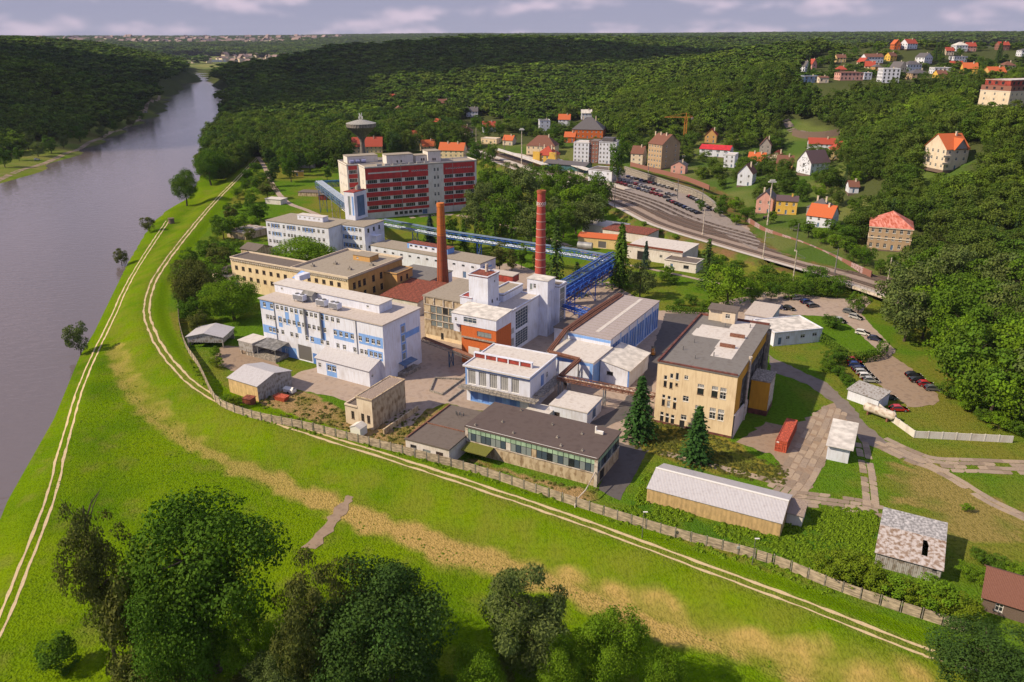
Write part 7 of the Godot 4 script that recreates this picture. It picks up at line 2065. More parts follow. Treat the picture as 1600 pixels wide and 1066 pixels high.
	# the village on the plateau
	var rows_ := [
		["flat blue-grey house with white fascia at the wood edge", [245.4,-678.88,51.94,11.42], 9, 0, 5, 0.4, "flat", "steel_bluegrey", "roof_light"],
		["low house with brown roof next to the blue-grey flat house", [253.94,-673.48,52.21,7.56], 9, 0, 4, 1.0, "x", "cream_pale", "tile_brown"],
		["long pink house with flat brown roof on the village edge", [279.03,-682.36,53.79,19.59], 11, 4, 6.0, 0.8, "hip", "pink", "tile_brown"],
		["white garage beside the long pink house", [299.01,-696.31,53.67,6.83], 8, 4, 5.0, 0.4, "flat", "white", "roof_white"],
		["white three-storey cube house with dark windows", [304.05,-665.46,52.6,13.3], 13, -6, 10.5, 0.4, "flat", "white", "roof_white"],
		["beige house with dark slate roof near the white cube", [343.72,-699.09,53.54,13.71], 11, 0, 5.0, 3.2, "hip", "beige", "tile_slate"],
		["white house under grey hipped roof among garden trees", [413.01,-856.64,54.65,16.73], 12, 10, 6.5, 3.5, "hip", "white", "tile_slate"],
		["white gabled house with grey roof on the village street", [484.76,-976.63,58.96,15.09], 12, 30, 7.0, 4.5, "z", "white", "tile_slate"],
		["cream house with tall gable beside the white cube house", [372.02,-796.14,53.87,9.89], 11, 30, 6.5, 5, "z", "cream_pale", "tile_slate"],
		["red house with steep bright red roof in mid village", [385.61,-891.78,54.06,9.95], 9, -20, 4.5, 5, "x", "cream", "tile_red"],
		["cream cottage with dark red roof left of the red roof", [400.46,-944.62,56.37,10.52], 9, 30, 5, 4.5, "z", "cream_pale", "tile_red"],
		["white terrace house with dark roof behind the red roof", [422.33,-973.01,59.76,21.64], 11, 5, 6.5, 3.5, "x", "white", "tile_brown"],
		["ochre house squeezed beside the white cube house", [358.08,-812.19,53.24,6.81], 9, 0, 7, 2.5, "hip", "ochre", "tile_slate"],
		["yellow house with brown roof near the pale tree", [449.48,-985.56,61.59,9.58], 9, 20, 5.5, 4, "x", "yellow", "tile_brown"],
		["blue-roofed white house between two dark conifers", [319.61,-902.02,52.38,6.99], 9, 20, 6, 5, "z", "white", "tile_slate"],
		["narrow salmon house beside the blue-roofed house", [331.25,-913.4,53.31,6.37], 8, 20, 7, 5, "z", "pink", "tile_red"],
		["red roofed cottage at the left end of the village", [333.68,-987.85,57.22,12.37], 9, 0, 4, 3.5, "x", "white", "tile_orange"],
		["maroon roofed bungalow above the long pink house", [342,-859.35,52.66,10.8], 9, -10, 3.5, 3.5, "hip", "brick_wall", "tile_red"],
		["pale yellow cottage behind the maroon bungalow", [386.3,-977.18,60.37,10.86], 9, 0, 5, 3.5, "x", "pale_yellow", "tile_brown"],
		["white villa with red roof at the village top", [486.05,-1022.91,74.74,15.55], 12, 20, 6, 5.0, "x", "white", "tile_red"],
		["orange roofed house among trees at the village top", [469.95,-1022.63,74.01,7.77], 11, 0, 6, 5, "z", "brick", "tile_orange"],
		["white manor with pale dome among tall trees", [563.61,-1050.74,71.44,14.53], 13, 0, 7, 4, "hip", "white", "roof_white"],
		["pink row house with red roof beside the manor", [581.15,-1059.16,71.33,11.72], 11, 0, 6, 4.5, "x", "pink", "tile_red"],
		["white house with roof terrace below the manor", [533.57,-992.91,59.97,17.17], 10, 8, 6, 1, "flat", "white", "tile_slate"],
		["salmon house with broad terracotta roof", [513.83,-958.76,53.14,13.37], 11, -12, 5, 4, "x", "pink", "tile_red"],
		["house with vivid orange roof and yellow gables", [418.33,-756.08,55.99,12.2], 10, -15, 4.5, 5, "x", "yellow", "tile_orange"],
		["white low house with brown porch below the terracotta roof", [401.43,-774.41,55.29,15.38], 10, 0, 5, 0.5, "flat", "white", "roof_light"],
		["brown-roofed house with yellow gable in the hedge", [367.68,-707.91,54.19,7.93], 9, 0, 3.5, 3, "x", "yellow", "tile_brown"],
		["orange house with conservatory on the village edge", [402.5,-688.41,55.04,13.7], 11, 0, 5, 4, "x", "ochre", "tile_orange"],
		["grey hip-roofed house under the tall spruces", [463.92,-775.49,58.09,10.82], 10, 0, 4.5, 3.5, "hip", "cream_pale", "tile_brown"],
		["red house behind the tall spruces", [632.69,-1076.81,72.66,13.4], 10, 0, 6, 4, "x", "brick_wall", "tile_red"],
		["white houses end with red roof at the far right of village", [1352.54,-2219.11,62.75,24.53], 12, 0, 7, 4, "x", "white", "tile_red"],
		["cream house by the picture edge below the red roof", [631.47,-1023.6,65.88,15.61], 11, 0, 7, 2, "hip", "white", "tile_slate"],
		["pale cottage with rosy roof left of the manor", [532.6,-1016.02,67.49,9.85], 9, 0, 5, 4, "x", "cream_pale", "tile_red"],
	]
	for h in rows_: hs(h[0], h[1], h[2], h[3], h[4], h[5], h[6], h[7], h[8], {"group": "village houses on the plateau", "style": "d", "ww": 1.3, "wh": 1.5})
	# winding road with retaining wall
	ribbon("hill_road", PackedVector2Array([Vector2(209.68,-620.99),Vector2(210.1,-612.2),Vector2(210.6,-601.12),Vector2(217.63,-590.92),Vector2(226.26,-579.08),Vector2(234.53,-574.97)]), 6.0, "asphalt", 0.3)
	t = thing("stone_wall", "tall stone retaining wall of the winding hill road", "wall", Vector3.ZERO)
	var wl := curve(PackedVector2Array([Vector2(207.98,-595.32),Vector2(211.13,-587.55),Vector2(216.96,-580.22),Vector2(224.46,-573.48),Vector2(231.76,-569.58)]), 3.0)
	for k in wl.size() - 1:
		b = B.new()
		var m := (wl[k] + wl[k + 1]) * 0.5
		b.bar(Vector3(wl[k].x, gy(m.x, m.y) + 1.2, wl[k].y), Vector3(wl[k + 1].x, gy(m.x, m.y) + 1.2, wl[k + 1].y), 0.8, 7.0)
		part1("wall_section", b, "stone", t)
	# orange tower crane
	t = thing("tower_crane", "orange tower crane standing in front of the wooded slope", "crane", Vector3(129.79,11.18,-602.47), 0)
	b = B.new()
	for k in 4:
		var o := Vector3(0.8 * (1 if k & 1 else -1), 0, 0.8 * (1 if k & 2 else -1))
		b.bar(o, o + Vector3(0, 20, 0), 0.3)
	for k in 10: b.bar(Vector3(-0.8, 2.0 * k, 0.8), Vector3(0.8, 2.0 * k + 2.0, 0.8), 0.2); 
	part1("mast", b, "orange_steel", t)
	b = B.new()
	b.bar(Vector3(5, 20, 0), Vector3(-16, 20, 0), 0.5); b.bar(Vector3(0, 20, 0), Vector3(0, 23, 0), 0.5); b.bar(Vector3(0, 23, 0), Vector3(-15, 20.2, 0), 0.15); b.bar(Vector3(0, 23, 0), Vector3(5, 20.2, 0), 0.15)
	part1("jib", b, "orange_steel", t)
	b = B.new()
	b.box(Vector3(4.5, 19.2, 0), Vector3(1.6, 1.6, 1.2))
	part1("counterweight", b, "concrete", t)
	# retaining wall and brick wall above the car park
	t = thing("stone_wall", "long grey retaining wall above the station car park", "wall", Vector3.ZERO)
	wl = curve(PackedVector2Array([Vector2(74.38,-520.99),Vector2(83.9,-490.85),Vector2(93.91,-459.58),Vector2(101.83,-435.62),Vector2(103.91,-413.89),Vector2(103.68,-389.41)]), 4.0)
	for k in wl.size() - 1:
		b = B.new()
		b.bar(Vector3(wl[k].x, 4.8, wl[k].y), Vector3(wl[k + 1].x, 4.8, wl[k + 1].y), 0.7, 4.2); b.bar(Vector3(wl[k].x, 7.0, wl[k].y), Vector3(wl[k + 1].x, 7.0, wl[k + 1].y), 1.4, 0.3)
		part1("wall_section", b, "concrete", t)
	t = thing("brick_wall", "reddish brick wall behind the retaining wall", "wall", Vector3.ZERO)
	wl = curve(PackedVector2Array([Vector2(79.32,-529.85),Vector2(93.04,-498.11),Vector2(103.83,-472.02),Vector2(110.98,-440.32)]), 4.0)
	for k in wl.size() - 1:
		b = B.new()
		b.bar(Vector3(wl[k].x, 7.4, wl[k].y), Vector3(wl[k + 1].x, 7.4, wl[k + 1].y), 0.4, 2.6)
		part1("wall_section", b, "brick_wall", t)
	t = thing("graffiti_wall", "reddish trackside wall covered with pale graffiti", "wall", Vector3.ZERO)
	wl = curve(PackedVector2Array([Vector2(113.37,-374.53),Vector2(114.27,-351.51),Vector2(117.39,-339.15),Vector2(122.46,-324.23),Vector2(126.68,-306.43),Vector2(130.13,-289.43),Vector2(132.56,-277.35)]), 4.0)
	for k in wl.size() - 1:
		b = B.new()
		b.bar(Vector3(wl[k].x, 4.2, wl[k].y), Vector3(wl[k + 1].x, 4.2, wl[k + 1].y), 0.4, 2.6)
		part1("wall_section", b, ["brick_wall", "graffiti", "graffiti", "brick_wall"][k % 4], t)

func off_line(poly: PackedVector2Array, o: float) -> PackedVector2Array:
	var out := PackedVector2Array()
	for i in poly.size():
		var d := (poly[mini(i + 1, poly.size() - 1)] - poly[maxi(i - 1, 0)]).normalized()
		out.append(poly[i] + Vector2(d.y, -d.x) * o)
	return out

func make_rail() -> void:
	var line := RAILN
	ribbon("railway_bed", off_line(line, 20.5), 40.0, "ballast_pale", 0.02, 0.0, 3.03)
	ribbon("railway_ballast", off_line(line, 22.5), 20.0, "ballast", 0.02, 0.06, 3.06)
	ribbon("railway_ballast", off_line(line, 7.0), 3.6, "ballast", 0.02, 0.06, 3.06)
	ribbon("cable_trough", off_line(line, 1.6), 2.4, "platform", 0.02, 0.0, 3.1)
	ribbon("service_path", off_line(line, 36.5), 3.0, "paving", 0.02, 0.0, 3.08)
	for o in [7.0, 15.0, 19.6, 24.2, 28.8]:
		ribbon("sleeper_bed", off_line(line, o), 2.7, "sleepers", 0.02, 0.05, 3.1)
		var b := B.new()
		var c := curve(off_line(line, o), 6.0)
		for s in [-0.75, 0.75]:
			for i in c.size() - 1:
				var d := (c[i + 1] - c[i]).normalized()
				var q: Vector2 = Vector2(d.y, -d.x) * s
				b.bar(Vector3(c[i].x + q.x, 3.22, c[i].y + q.y), Vector3(c[i + 1].x + q.x, 3.22, c[i + 1].y + q.y), 0.2, 0.18)
		struct("railway_track", mk([b], ["rail"]), "pair of steel rails")
	# platforms and canopies
	for a in [[off_line(line, 11.0), 1, 4], [off_line(line, 33.0), 1, 4]]:
		var c := curve(a[0], 5.0)
		var seg := PackedVector2Array()
		for p in c:
			if p.y > -640 and p.y < -455: seg.append(p)
		var b := B.new()
		for i in seg.size() - 1: b.bar(Vector3(seg[i].x, 3.3, seg[i].y), Vector3(seg[i + 1].x, 3.3, seg[i + 1].y), 4.6, 0.7)
		struct("platform", mk([b], ["platform"]))
	var spans := [[off_line(line, 18.0), -612.0, -530.0, "white platform canopy on the island platform"], [off_line(line, 35.0), -566.0, -505.0, "white platform canopy beside the glass pavilion"]]
	for s in spans:
		var c := curve(s[0], 5.0)
		var t := thing("platform_canopy", s[3], "canopy", Vector3.ZERO)
		var b := B.new()
		var pb := B.new()
		for i in c.size() - 1:
			if c[i].y > s[1] and c[i].y < s[2]:
				b.bar(Vector3(c[i].x, 7.2, c[i].y), Vector3(c[i + 1].x, 7.2, c[i + 1].y), 5.2, 0.35)
				if i % 2: pb.bar(Vector3(c[i].x, 3.0, c[i].y), Vector3(c[i].x, 7.2, c[i].y), 0.35)
		part1("roof", b, "roof_white", t)
		part1("column_row", pb, "steel_grey", t)
	# catenary masts
	var spots := [53.68,-406.99,57.46,-453.04,29.93,-543.91,20.17,-581.81,-5.98,-619.86,83.78,-485.06,90.81,-428.61,85.91,-345.34,97.35,-398.35,100.65,-304.08,116.51,-312.68,106.17,-283.35,120.68,-281.45,134.86,-269.1,39.04,-468.85,-30.09,-671.8]
	var names := ["beside the railway bank hedge", "across the tracks from the railway bank hedge", "by the glass pavilion", "behind the station house", "near the island canopy", "in the car park middle", "at the car park end", "by the pale cable trough", "at the lower car park edge", "standing by the trackside wall start", "in front of the graffiti wall", "on the bridge approach", "between the dark tracks near the bridge", "at the bridge end", "near the service building", "at the far end of the platforms"]
	for i in range(0, spots.size(), 2):
		var t := thing("catenary_mast", "slim grey overhead line mast %s" % names[i / 2], "mast", on(spots[i], spots[i + 1]), -30.0, "overhead line masts along the railway")
		var b := B.new()
		b.tube(Vector3.ZERO, Vector3(0, 11.5, 0), 0.26, 0.16, 8)
		part1("pole", b, "concrete_pale" if i % 4 else "steel_grey", t)
		b = B.new()
		var sgn := 1.0 if i % 4 else -1.0
		b.bar(Vector3(0, 8.6, 0), Vector3(3.4 * sgn, 9.2, 0), 0.12); b.bar(Vector3(0, 10.6, 0), Vector3(3.2 * sgn, 9.3, 0), 0.08); b.bar(Vector3(3.0 * sgn, 9.2, 0), Vector3(3.0 * sgn, 8.2, 0), 0.08)
		part1("bracket", b, "steel_grey", t)
		b = B.new()
		b.box(Vector3(0, 0.2, 0), Vector3(0.9, 0.6, 0.9))
		part1("footing", b, "concrete_pale", t)
	# floodlight mast near the station
	for s in [[6.74,-555.52, "tall floodlight mast beside the station house", 24.0], [119.23,-359.59, "tall lattice floodlight mast behind the tracks", 20.0]]:
		var t := thing("floodlight_mast", s[2], "mast", on(s[0], s[1]))
		var b := B.new()
		b.tube(Vector3.ZERO, Vector3(0, s[3], 0), 0.4, 0.22, 8)
		part1("pole", b, "concrete_pale", t)
		b = B.new()
		b.box(Vector3(0, s[3], 0), Vector3(3.6, 0.5, 0.6)); b.box(Vector3(0, s[3] + 0.7, 0), Vector3(2.4, 0.5, 0.6))
		part1("lamp_rack", b, "frame_white", t)
	# underpass bridge
	var t := thing("railway_bridge", "pale concrete railway bridge over the access road", "bridge", Vector3.ZERO)
	var b := B.new()
	var e := off_line(line, 1.0)
	var c := curve(e, 2.0)
	var b2 := B.new()
	for i in c.size() - 1:
		if c[i].distance_to(UND + Vector2(4, -3)) < 24.0:
			b.bar(Vector3(c[i].x, 2.55, c[i].y), Vector3(c[i + 1].x, 2.55, c[i + 1].y), 1.0, 1.1)
			b2.bar(Vector3(c[i].x, 4.1, c[i].y), Vector3(c[i + 1].x, 4.1, c[i + 1].y), 0.08); b2.bar(Vector3(c[i].x, 3.1, c[i].y), Vector3(c[i].x, 4.1, c[i].y), 0.08)
	part1("edge_beam", b, "concrete_pale", t)
	part1("railing", b2, "steel_grey", t)
	b = B.new()
	var dir := Vector2(0.5, 0.86)
	for s in [-9.5, 9.5]:
		var p: Vector2 = UND + dir * s
		b.bar(Vector3(p.x, 1.4, p.y), Vector3(p.x + 34, 1.4, p.y - 20), 1.0, 3.0)
	part1("abutment", b, "concrete", t)


# ---------- single trees, bushes and hedges
func make_trees() -> void:
	var H := [
		["heroairy0", -59.87,-92.61, 28.87, 12.0, "leaf_olive", "tall thin olive tree leaning over the river meadow"],
		["bush1", -54.71,-88.62, 21.51, 9.0, "leaf_olive", "olive undergrowth tree between the thin tree and the huge one"],
		["hero0", -43.35,-90.1, 29.44, 20.0, "leaf_dark", "huge dark green tree in the near meadow"],
		["hero1", -45.47,-85.26, 21.9, 13.0, "leaf_dark", "dark tree filling the left foot of the huge tree"],
		["heroairy0", -36.83,-85.26, 18.48, 8.0, "leaf_bright", "sparse yellow-green tree with dead twigs below the huge tree"],
		["herowillow0", -28.12,-85.77, 22.24, 10.5, "leaf_olive", "brownish olive willow between the two dark trees"],
		["hero2", -17.23,-86.28, 22.39, 17.0, "leaf_deep", "broad blue-green tree at the bottom of the picture"],
		["hero1", -22.38,-83.43, 20.23, 13.0, "leaf_deep", "blue-green tree overlapping the brownish willow"],
		["herowillow0", 2.65,-90.1, 18.04, 12.5, "leaf_grey", "rounded grey-green willow beside the straw strip"],
		["hero2", 13.46,-85.26, 15.99, 8.5, "leaf_bright", "bright green maple below the straw strip"],
		["hero0", 6.06,-82.94, 12.26, 6.5, "leaf_bright", "bright green tree left of the maple at the picture foot"],
		["hero1", 20.78,-81.96, 12.21, 6.0, "leaf_bright", "bright green tree right of the maple at the picture foot"],
		["hero0", -4.25,-81.96, 12.71, 7.0, "leaf_bright", "bright green tree left of the grey willow at the picture foot"],
		["hero2", -31.84,-81.96, 10.67, 7.0, "leaf_grey", "small grey-green tree at the lower edge under the olive willow"],
		["hero2", 64.3,-82.43, 11.54, 13.0, "leaf_deep", "dark tree in the lower right corner"],
		["tree1", -130.35,-218.51, 10.37, 7.5, "leaf_grey", "lone small tree on the near river bank"],
		["tree2", -165.36,-320.28, 8.48, 6.0, "leaf_olive", "small bush-like tree further along the river bank"],
		["tree0", -177.44,-375.88, 8.44, 7.0, "leaf_olive", "small round tree by the river near the stone cairn"],
		["hero1", -182.41,-435.96, 22.57, 15.0, "leaf_mid", "tree with open crown leaning over the river"],
		["hero0", -192.53,-502.06, 23.65, 20.0, "leaf_dark", "dense tree on the bank beside the river bend"],
		["hero2", -90.55,-239.94, 14.04, 17.0, "leaf_bright", "spreading bright green tree left of the white factory"],
		["hero1", -105.14,-246.52, 19.86, 14.0, "leaf_olive", "dull brown-green tree inside the levee fence"],
		["hero0", -77.22,-289.78, 15.79, 25.0, "leaf_bright", "broad domed tree in the courtyard by the office block"],
		["spruce0", 28.96,-158.39, 15.32, 9.5, "leaf_spruce", "tall spruce left of the cream factory"],
		["spruce1", 39.55,-147.99, 13.14, 8.6, "leaf_spruce", "dense spruce in front of the cream factory"],
		["spruce0", 39.51,-274.7, 23.84, 11.0, "leaf_dark", "tall dark spruce at the blue bridge corner"],
		["spruce1", 52.98,-300.28, 11.16, 5.0, "leaf_blue", "slim blue spruce in front of the white workshop"],
		["spruce1", -35.89,-336.69, 14.26, 8.0, "leaf_blue", "blue spruce beside the brick chimney"],
		["pine0", 15.93,-273.44, 27.05, 11.0, "leaf_deep", "dark pine right of the red chimney"],
		["pine1", 22.78,-265.08, 12.47, 9.0, "leaf_deep", "low dark pine under the blue truss bridge"],
		["willow0", 45.2,-262.65, 13.52, 10.0, "leaf_grey", "weeping birch beside the lawn path"],
		["pine1", 70.74,-273.44, 18.79, 10.5, "leaf_deep", "dark pine right of the workshops"],
		["tree0", 72.74,-251.12, 15.78, 15.0, "leaf_bright", "bright round tree right of the dark pine"],
		["tall0", -26.04,-329.34, 16.47, 6.5, "leaf_mid", "column tree behind the long white store"],
		["tall1", -5.03,-296.35, 10.78, 7.0, "leaf_olive", "thuja clump at the end of the long store"],
		["tree1", 64.43,-478.86, 27.5, 13.0, "leaf_dark", "tall poplar in front of the modern flats"],
		["bush1", 101.04,-231.38, 4.88, 7.0, "leaf_dark", "clipped round bush on the small lawn"],
	]
	for a in H: tree(a[0], a[1], a[2], a[3], a[4], a[5], a[6])
	# dead branches in the sparse tree
	var dt := thing("dead_branch", "pale bare branches sticking out below the huge tree", "branch", on(-36.83,-85.26))
	part("twig", trunk_mesh(77, 7.0, 0.13, 14, "dead"), dt)
	var G := func(pts, kinds, leaves, h0, h1, ratio, label, group, cat := "tree"): grove(pts, kinds, leaves, h0, h1, ratio, label, group, cat)
	var T := ["tree0", "tree1", "tree2", "tree3"]
	var U := ["bush0", "bush1", "bush2"]
	G.call([113.44,-178.39,113.95,-171.77,114.3,-167.71,117.31,-163.86,121.15,-162.18,128.36,-166.93,118.55,-195.15,119.41,-187.05,121.02,-181.01,124.24,-176.74,127.8,-173.49,118.36,-219.97,124.77,-222.09,126.51,-214.09,128.53,-207.2,130.72,-199.72,133.17,-193.28,136.47,-188.85,123.69,-236.71,133.03,-243.21,136.06,-236.71,138.88,-230.38,138.55,-217.7,141.23,-210.7,145.15,-205.06,142.4,-188.85,138.44,-259.2,145.14,-259.84,148.74,-251.66,152.64,-244.94,156.27,-238.4,158.11,-228.36], T, ["leaf_mid", "leaf_bright", "leaf_mid", "leaf_grey"], 16, 22, 0.78, "tree in the dense wood right of the gravel car park", "trees of the wood beside the gravel car park")
	G.call([-18.52,-433,-14.6,-469.61,-8.03,-444.29,-1.94,-473.66,4.41,-448.11,11.53,-469.61,17.51,-444.29,24.66,-455.86,29.92,-433,36.48,-434.99,41.24,-416.48,46.67,-409.4,-13.53,-409.4,-5.15,-416.48,1.67,-404.16,9.55,-412.93,16.51,-399,24.16,-405.9,29.78,-390.41,37.22,-390.41,42.83,-382.01,-12.19,-365.74,-4.48,-357.87,3.67,-367.43,11.49,-362.62,30,-359.52,37.8,-362.62,23.53,-351.78,16.39,-336.69,-17.73,-388.74,-17.06,-351.78,-8.61,-342.62,8.55,-339.69,-3.15,-378.75,20.05,-370.59], T, ["leaf_mid", "leaf_bright", "leaf_grey", "leaf_mid"], 14, 20, 0.78, "park tree between the red block and the railway", "park trees between red block and railway")
	G.call([-20.53,-325.12,-14.93,-322.24,-7.57,-320.76,0,-322.24], ["pine0", "pine1", "spruce0"], ["leaf_deep", "leaf_dark"], 14, 18, 0.42, "conifer in front of the red block", "dark conifers in front of red block")
	G.call([0,-293.63,3.82,-300.28,9.56,-296.25], ["tall0", "tall1"], ["leaf_olive", "leaf_mid"], 7, 10, 0.45, "upright evergreen behind the boiler house", "upright evergreens behind boiler house")
	G.call([84.18,-256.82,90.79,-260.24,97.23,-261.44,103.91,-263.86,109.6,-262.65,114.8,-262.65,82,-265.08,93.27,-275.97,100.35,-275.97,110.54,-274.7,82.23,-283.35,80.54,-296.25,115.4,-246.52], T + U, ["leaf_mid", "leaf_dark", "leaf_bright"], 6, 10, 0.95, "shrubby tree below the railway bank", "shrubs below the railway bank")
	G.call([58.46,-381.06,62.5,-366.51,67.91,-353.82,73.22,-342.83,77.87,-330.85,82.49,-320.76,87.14,-312.41,91.15,-302.87,54.05,-396.18,50.33,-406.38,69.79,-339.59,78.74,-322.24], U, ["leaf_mid", "leaf_bright"], 1.6, 3.0, 1.3, "low bush on the green railway bank", "bushes on the green railway bank", "bush")
	G.call([57.56,-283.35,59.98,-278.35,60.69,-291.12,56.68,-252.28,61.53,-254.46,64.45,-249.96,67.21,-248.81], U, ["leaf_mid", "leaf_bright", "leaf_dark"], 3, 4.5, 1.3, "garden bush on the lawn before the workshops", "garden bushes before the workshops", "bush")
	G.call([88.21,-194.18,87.8,-187.98,89.64,-201.52,93.64,-206.24,86.45,-197.82,88.07,-184.4], U, ["leaf_mid", "leaf_dark"], 3.0, 4.8, 1.2, "overgrown bush behind the parked car row", "bushes behind the parked car row", "bush")
	G.call([56.46,-107.72,58.15,-106.64,59.85,-104.49,62.5,-103.36,64.33,-101.76,66.84,-101.21,68.68,-99.64,70.06,-97.98,54.2,-108.86], U, ["leaf_bright", "leaf_lime", "leaf_lime"], 4.6, 6.2, 1.2, "bush along the fence below the broken shed", "bushes along the fence below the broken shed", "bush")
	G.call([81.38,-112.95,83.17,-111.21,84.56,-108.86,76.97,-108.86,78.64,-106.13,85.69,-107.18], U, ["leaf_mid", "leaf_bright"], 2.6, 4.4, 1.2, "bush right of the broken shed", "bushes right of broken shed", "bush")
	G.call([-103.08,-236.71,-110.75,-252.28,-96.28,-225.12,-117.59,-274.7,-100.7,-244.41,-105.37,-260.24,-123.83,-283.35,-127.37,-300.28,-130.88,-322.24,-124.43,-309.74,-128.81,-329.34,-120.56,-322.24,-118.56,-329.34,-138.97,-382.01,-132.2,-378.75,-145.91,-412.93,-139.09,-412.93,-159.86,-469.61,-128.31,-388.74], T + U, ["leaf_mid", "leaf_dark", "leaf_olive"], 5, 10, 0.95, "tree inside the levee fence left of the works", "trees and shrubs inside the levee fence")
	G.call([-70.68,-173.94,-67.62,-172.33,-84.83,-207.2,-81.81,-199.72,-74.58,-214.09], U, ["leaf_bright", "leaf_deep", "leaf_lime"], 2.6, 4.0, 1.2, "garden bush near the grey hangar", "bushes near the grey hangar", "bush")
	G.call([-148.78,-486,-154.4,-515.74,-164.25,-563.8,-154.32,-540.48,-173.38,-563.8,-141.32,-502.8,-142.1,-526.91,-139.76,-547.31,-134.59,-563.8,-122.75,-540.48,-117.97,-502.8,-154.74,-595.56,-149.44,-618.61,-137.27,-608.28,-120.91,-563.8,-122.54,-595.56], T + ["tall0", "tall1", "pine0"], ["leaf_dark", "leaf_mid", "leaf_deep"], 13, 19, 0.6, "tree at the edge of the riverside wood", "trees at edge of riverside wood")
	G.call([-192.61,-526.14,-198.25,-558.34,-211.78,-575.17,-197.63,-570.6,-224.61,-605.5,-221.17,-618.61,-209.22,-618.61,-250.78,-692.01,-240.49,-697.96], T, ["leaf_mid", "leaf_dark"], 14, 18, 0.8, "tree on the bank beside the levee end", "trees on the bank beside the levee end")
	G.call([97.02,-398.35,106.36,-414.15,113.4,-417.72,103.53,-384.91,113.54,-394.95,112.61,-371.71,118.03,-380.11,106.28,-365.38,126.62,-398.95,121.51,-361.25,125.99,-356.73,125.84,-343.11,126.96,-328.7,128.29,-317.41,130.97,-310.57,133.5,-303.69,135.38,-296.97,136.31,-326.08,138.07,-313.63,134.05,-363.23,134.62,-288.71,137.41,-281.01,142.76,-282.4,131.29,-292.72], T + ["tall0", "bush0"], ["leaf_mid", "leaf_dark", "leaf_bright"], 5, 9, 0.9, "garden tree among the houses above the railway", "garden trees above the railway")
	G.call([144.58,-455.44,148.53,-442.63,150.24,-426.26,154.5,-415.93,161.29,-416.78,164.44,-404.7,165.37,-392.39,149.18,-404.53,144.89,-416.61,154.74,-392.8,158.61,-377.82,161.16,-364.86,175.29,-432.83,158.25,-450.95,175.86,-416.95,173.39,-393.55,121.43,-498.27,129.18,-552.38,165.23,-579.7,178.52,-604.38,157.32,-595.46,132.42,-589.54], T + U, ["leaf_mid", "leaf_dark", "leaf_bright", "leaf_olive"], 4, 8, 0.95, "garden tree between the hillside houses", "garden trees between hillside houses")
	G.call([409.35,-895.35,447.01,-959.83,465.94,-963.66,473.23,-946.81,415.68,-809.85,505.51,-976.36,508,-999.37,494.58,-1004.48,521.85,-998.26,548.91,-992.08,550.77,-974.73,444.14,-768.9,429.32,-708.71,595.04,-1001.14,580.23,-1023.03,569.89,-1027.69,547.46,-1014.9,450.27,-999.37,444.01,-1012.53,428.89,-1003.37,415.09,-1007.38,401.78,-998.26,362.99,-870.19,379.73,-929.14,337.27,-887.73,349.43,-936.59,371.25,-968.6,301.07,-824.34,303.33,-876.19,428.95,-956,470.71,-995.39,385.69,-696.7,376.76,-702.28,331.79,-665.65,312.69,-659.98,291.48,-668.31,610.86,-988.67,469.09,-766.26], T + U, ["leaf_dark", "leaf_mid", "leaf_deep"], 7, 13, 0.95, "garden tree between the village houses", "garden trees between village houses")
	G.call([504.5,-980.81,513.12,-989.77,572.67,-979.18,573.44,-992.08,290.1,-807.59,320.28,-828.1,499.95,-981.36,584.97,-996.6], ["spruce0", "spruce1"], ["leaf_deep"], 18, 26, 0.36, "conifer towering over the village", "tall conifers over the village")
	G.call([-17.34,-563.8,-25.6,-575.84,-13.91,-574.55,-2.39,-594.23,-31.49,-601.39,-37.33,-646.23,-49.14,-682.62,-52.05,-648.81,-85.98,-669.87,-83.44,-704.77,-74.42,-705.58,-64.54,-735.59,-48.27,-757.3,-33.85,-773.23,-17.96,-751.93,-2.91,-731.2,8.63,-722.5,-10.92,-683.99,-21.67,-677.97,-93.87,-735.59,-101.05,-722.27,-113.43,-757.3,-92.33,-773.23,33.56,-645.51,39.06,-607.97,73.69,-635.29,81.98,-663.07,86.83,-619.72,97.33,-641.67,34.51,-722.5,10.16,-854.64,51.04,-804.97,24.58,-888.43], T, ["leaf_mid", "leaf_dark", "leaf_dark"], 12, 18, 0.75, "tree between the station and the wooded hill", "trees between station and wooded hill")
	G.call([131.03,-627.03,139.59,-630.26,144.71,-616.74], U, ["leaf_yellow"], 4, 6, 1.2, "yellow flowering shrub below the wooded slope", "yellow flowering shrubs below the slope", "bush")
	G.call([157.83,-428.97], ["bush1"], ["leaf_plum"], 7, 7.5, 0.9, "dark plum-leaved tree in front of the mural house", "")
	G.call([87.81,-128.86,10.76,-142.94,-13.83,-147.99,-7.7,-150.13,-21.12,-157.55], U, ["leaf_mid", "leaf_bright"], 1.3, 2.0, 1.3, "low weed bush at the foot of the brown roof hall", "weed bushes by brown roof hall", "bush")
	G.call([-66.73,-90.1,-53.42,-85.77,-49.82,-84.76,-37.89,-85.77,-34.42,-84.76,-27.28,-85.26,-12.78,-85.77,-9.06,-84.76,-1.83,-85.77,9.51,-84.76,-44.93,-83.92,-20.5,-82.94], U, ["leaf_dark", "leaf_mid", "leaf_olive"], 3.5, 6.5, 1.2, "understorey bush at the foot of the near meadow trees", "understorey bushes below the near trees", "bush")
	G.call([111.58,-180.17,111.26,-172.68,111.86,-166.93,113.84,-162.99,116.46,-159.87], U, ["leaf_mid", "leaf_bright"], 3.0, 5.0, 1.3, "undergrowth bush along the edge of the dense wood", "undergrowth along the edge of the dense wood", "bush")
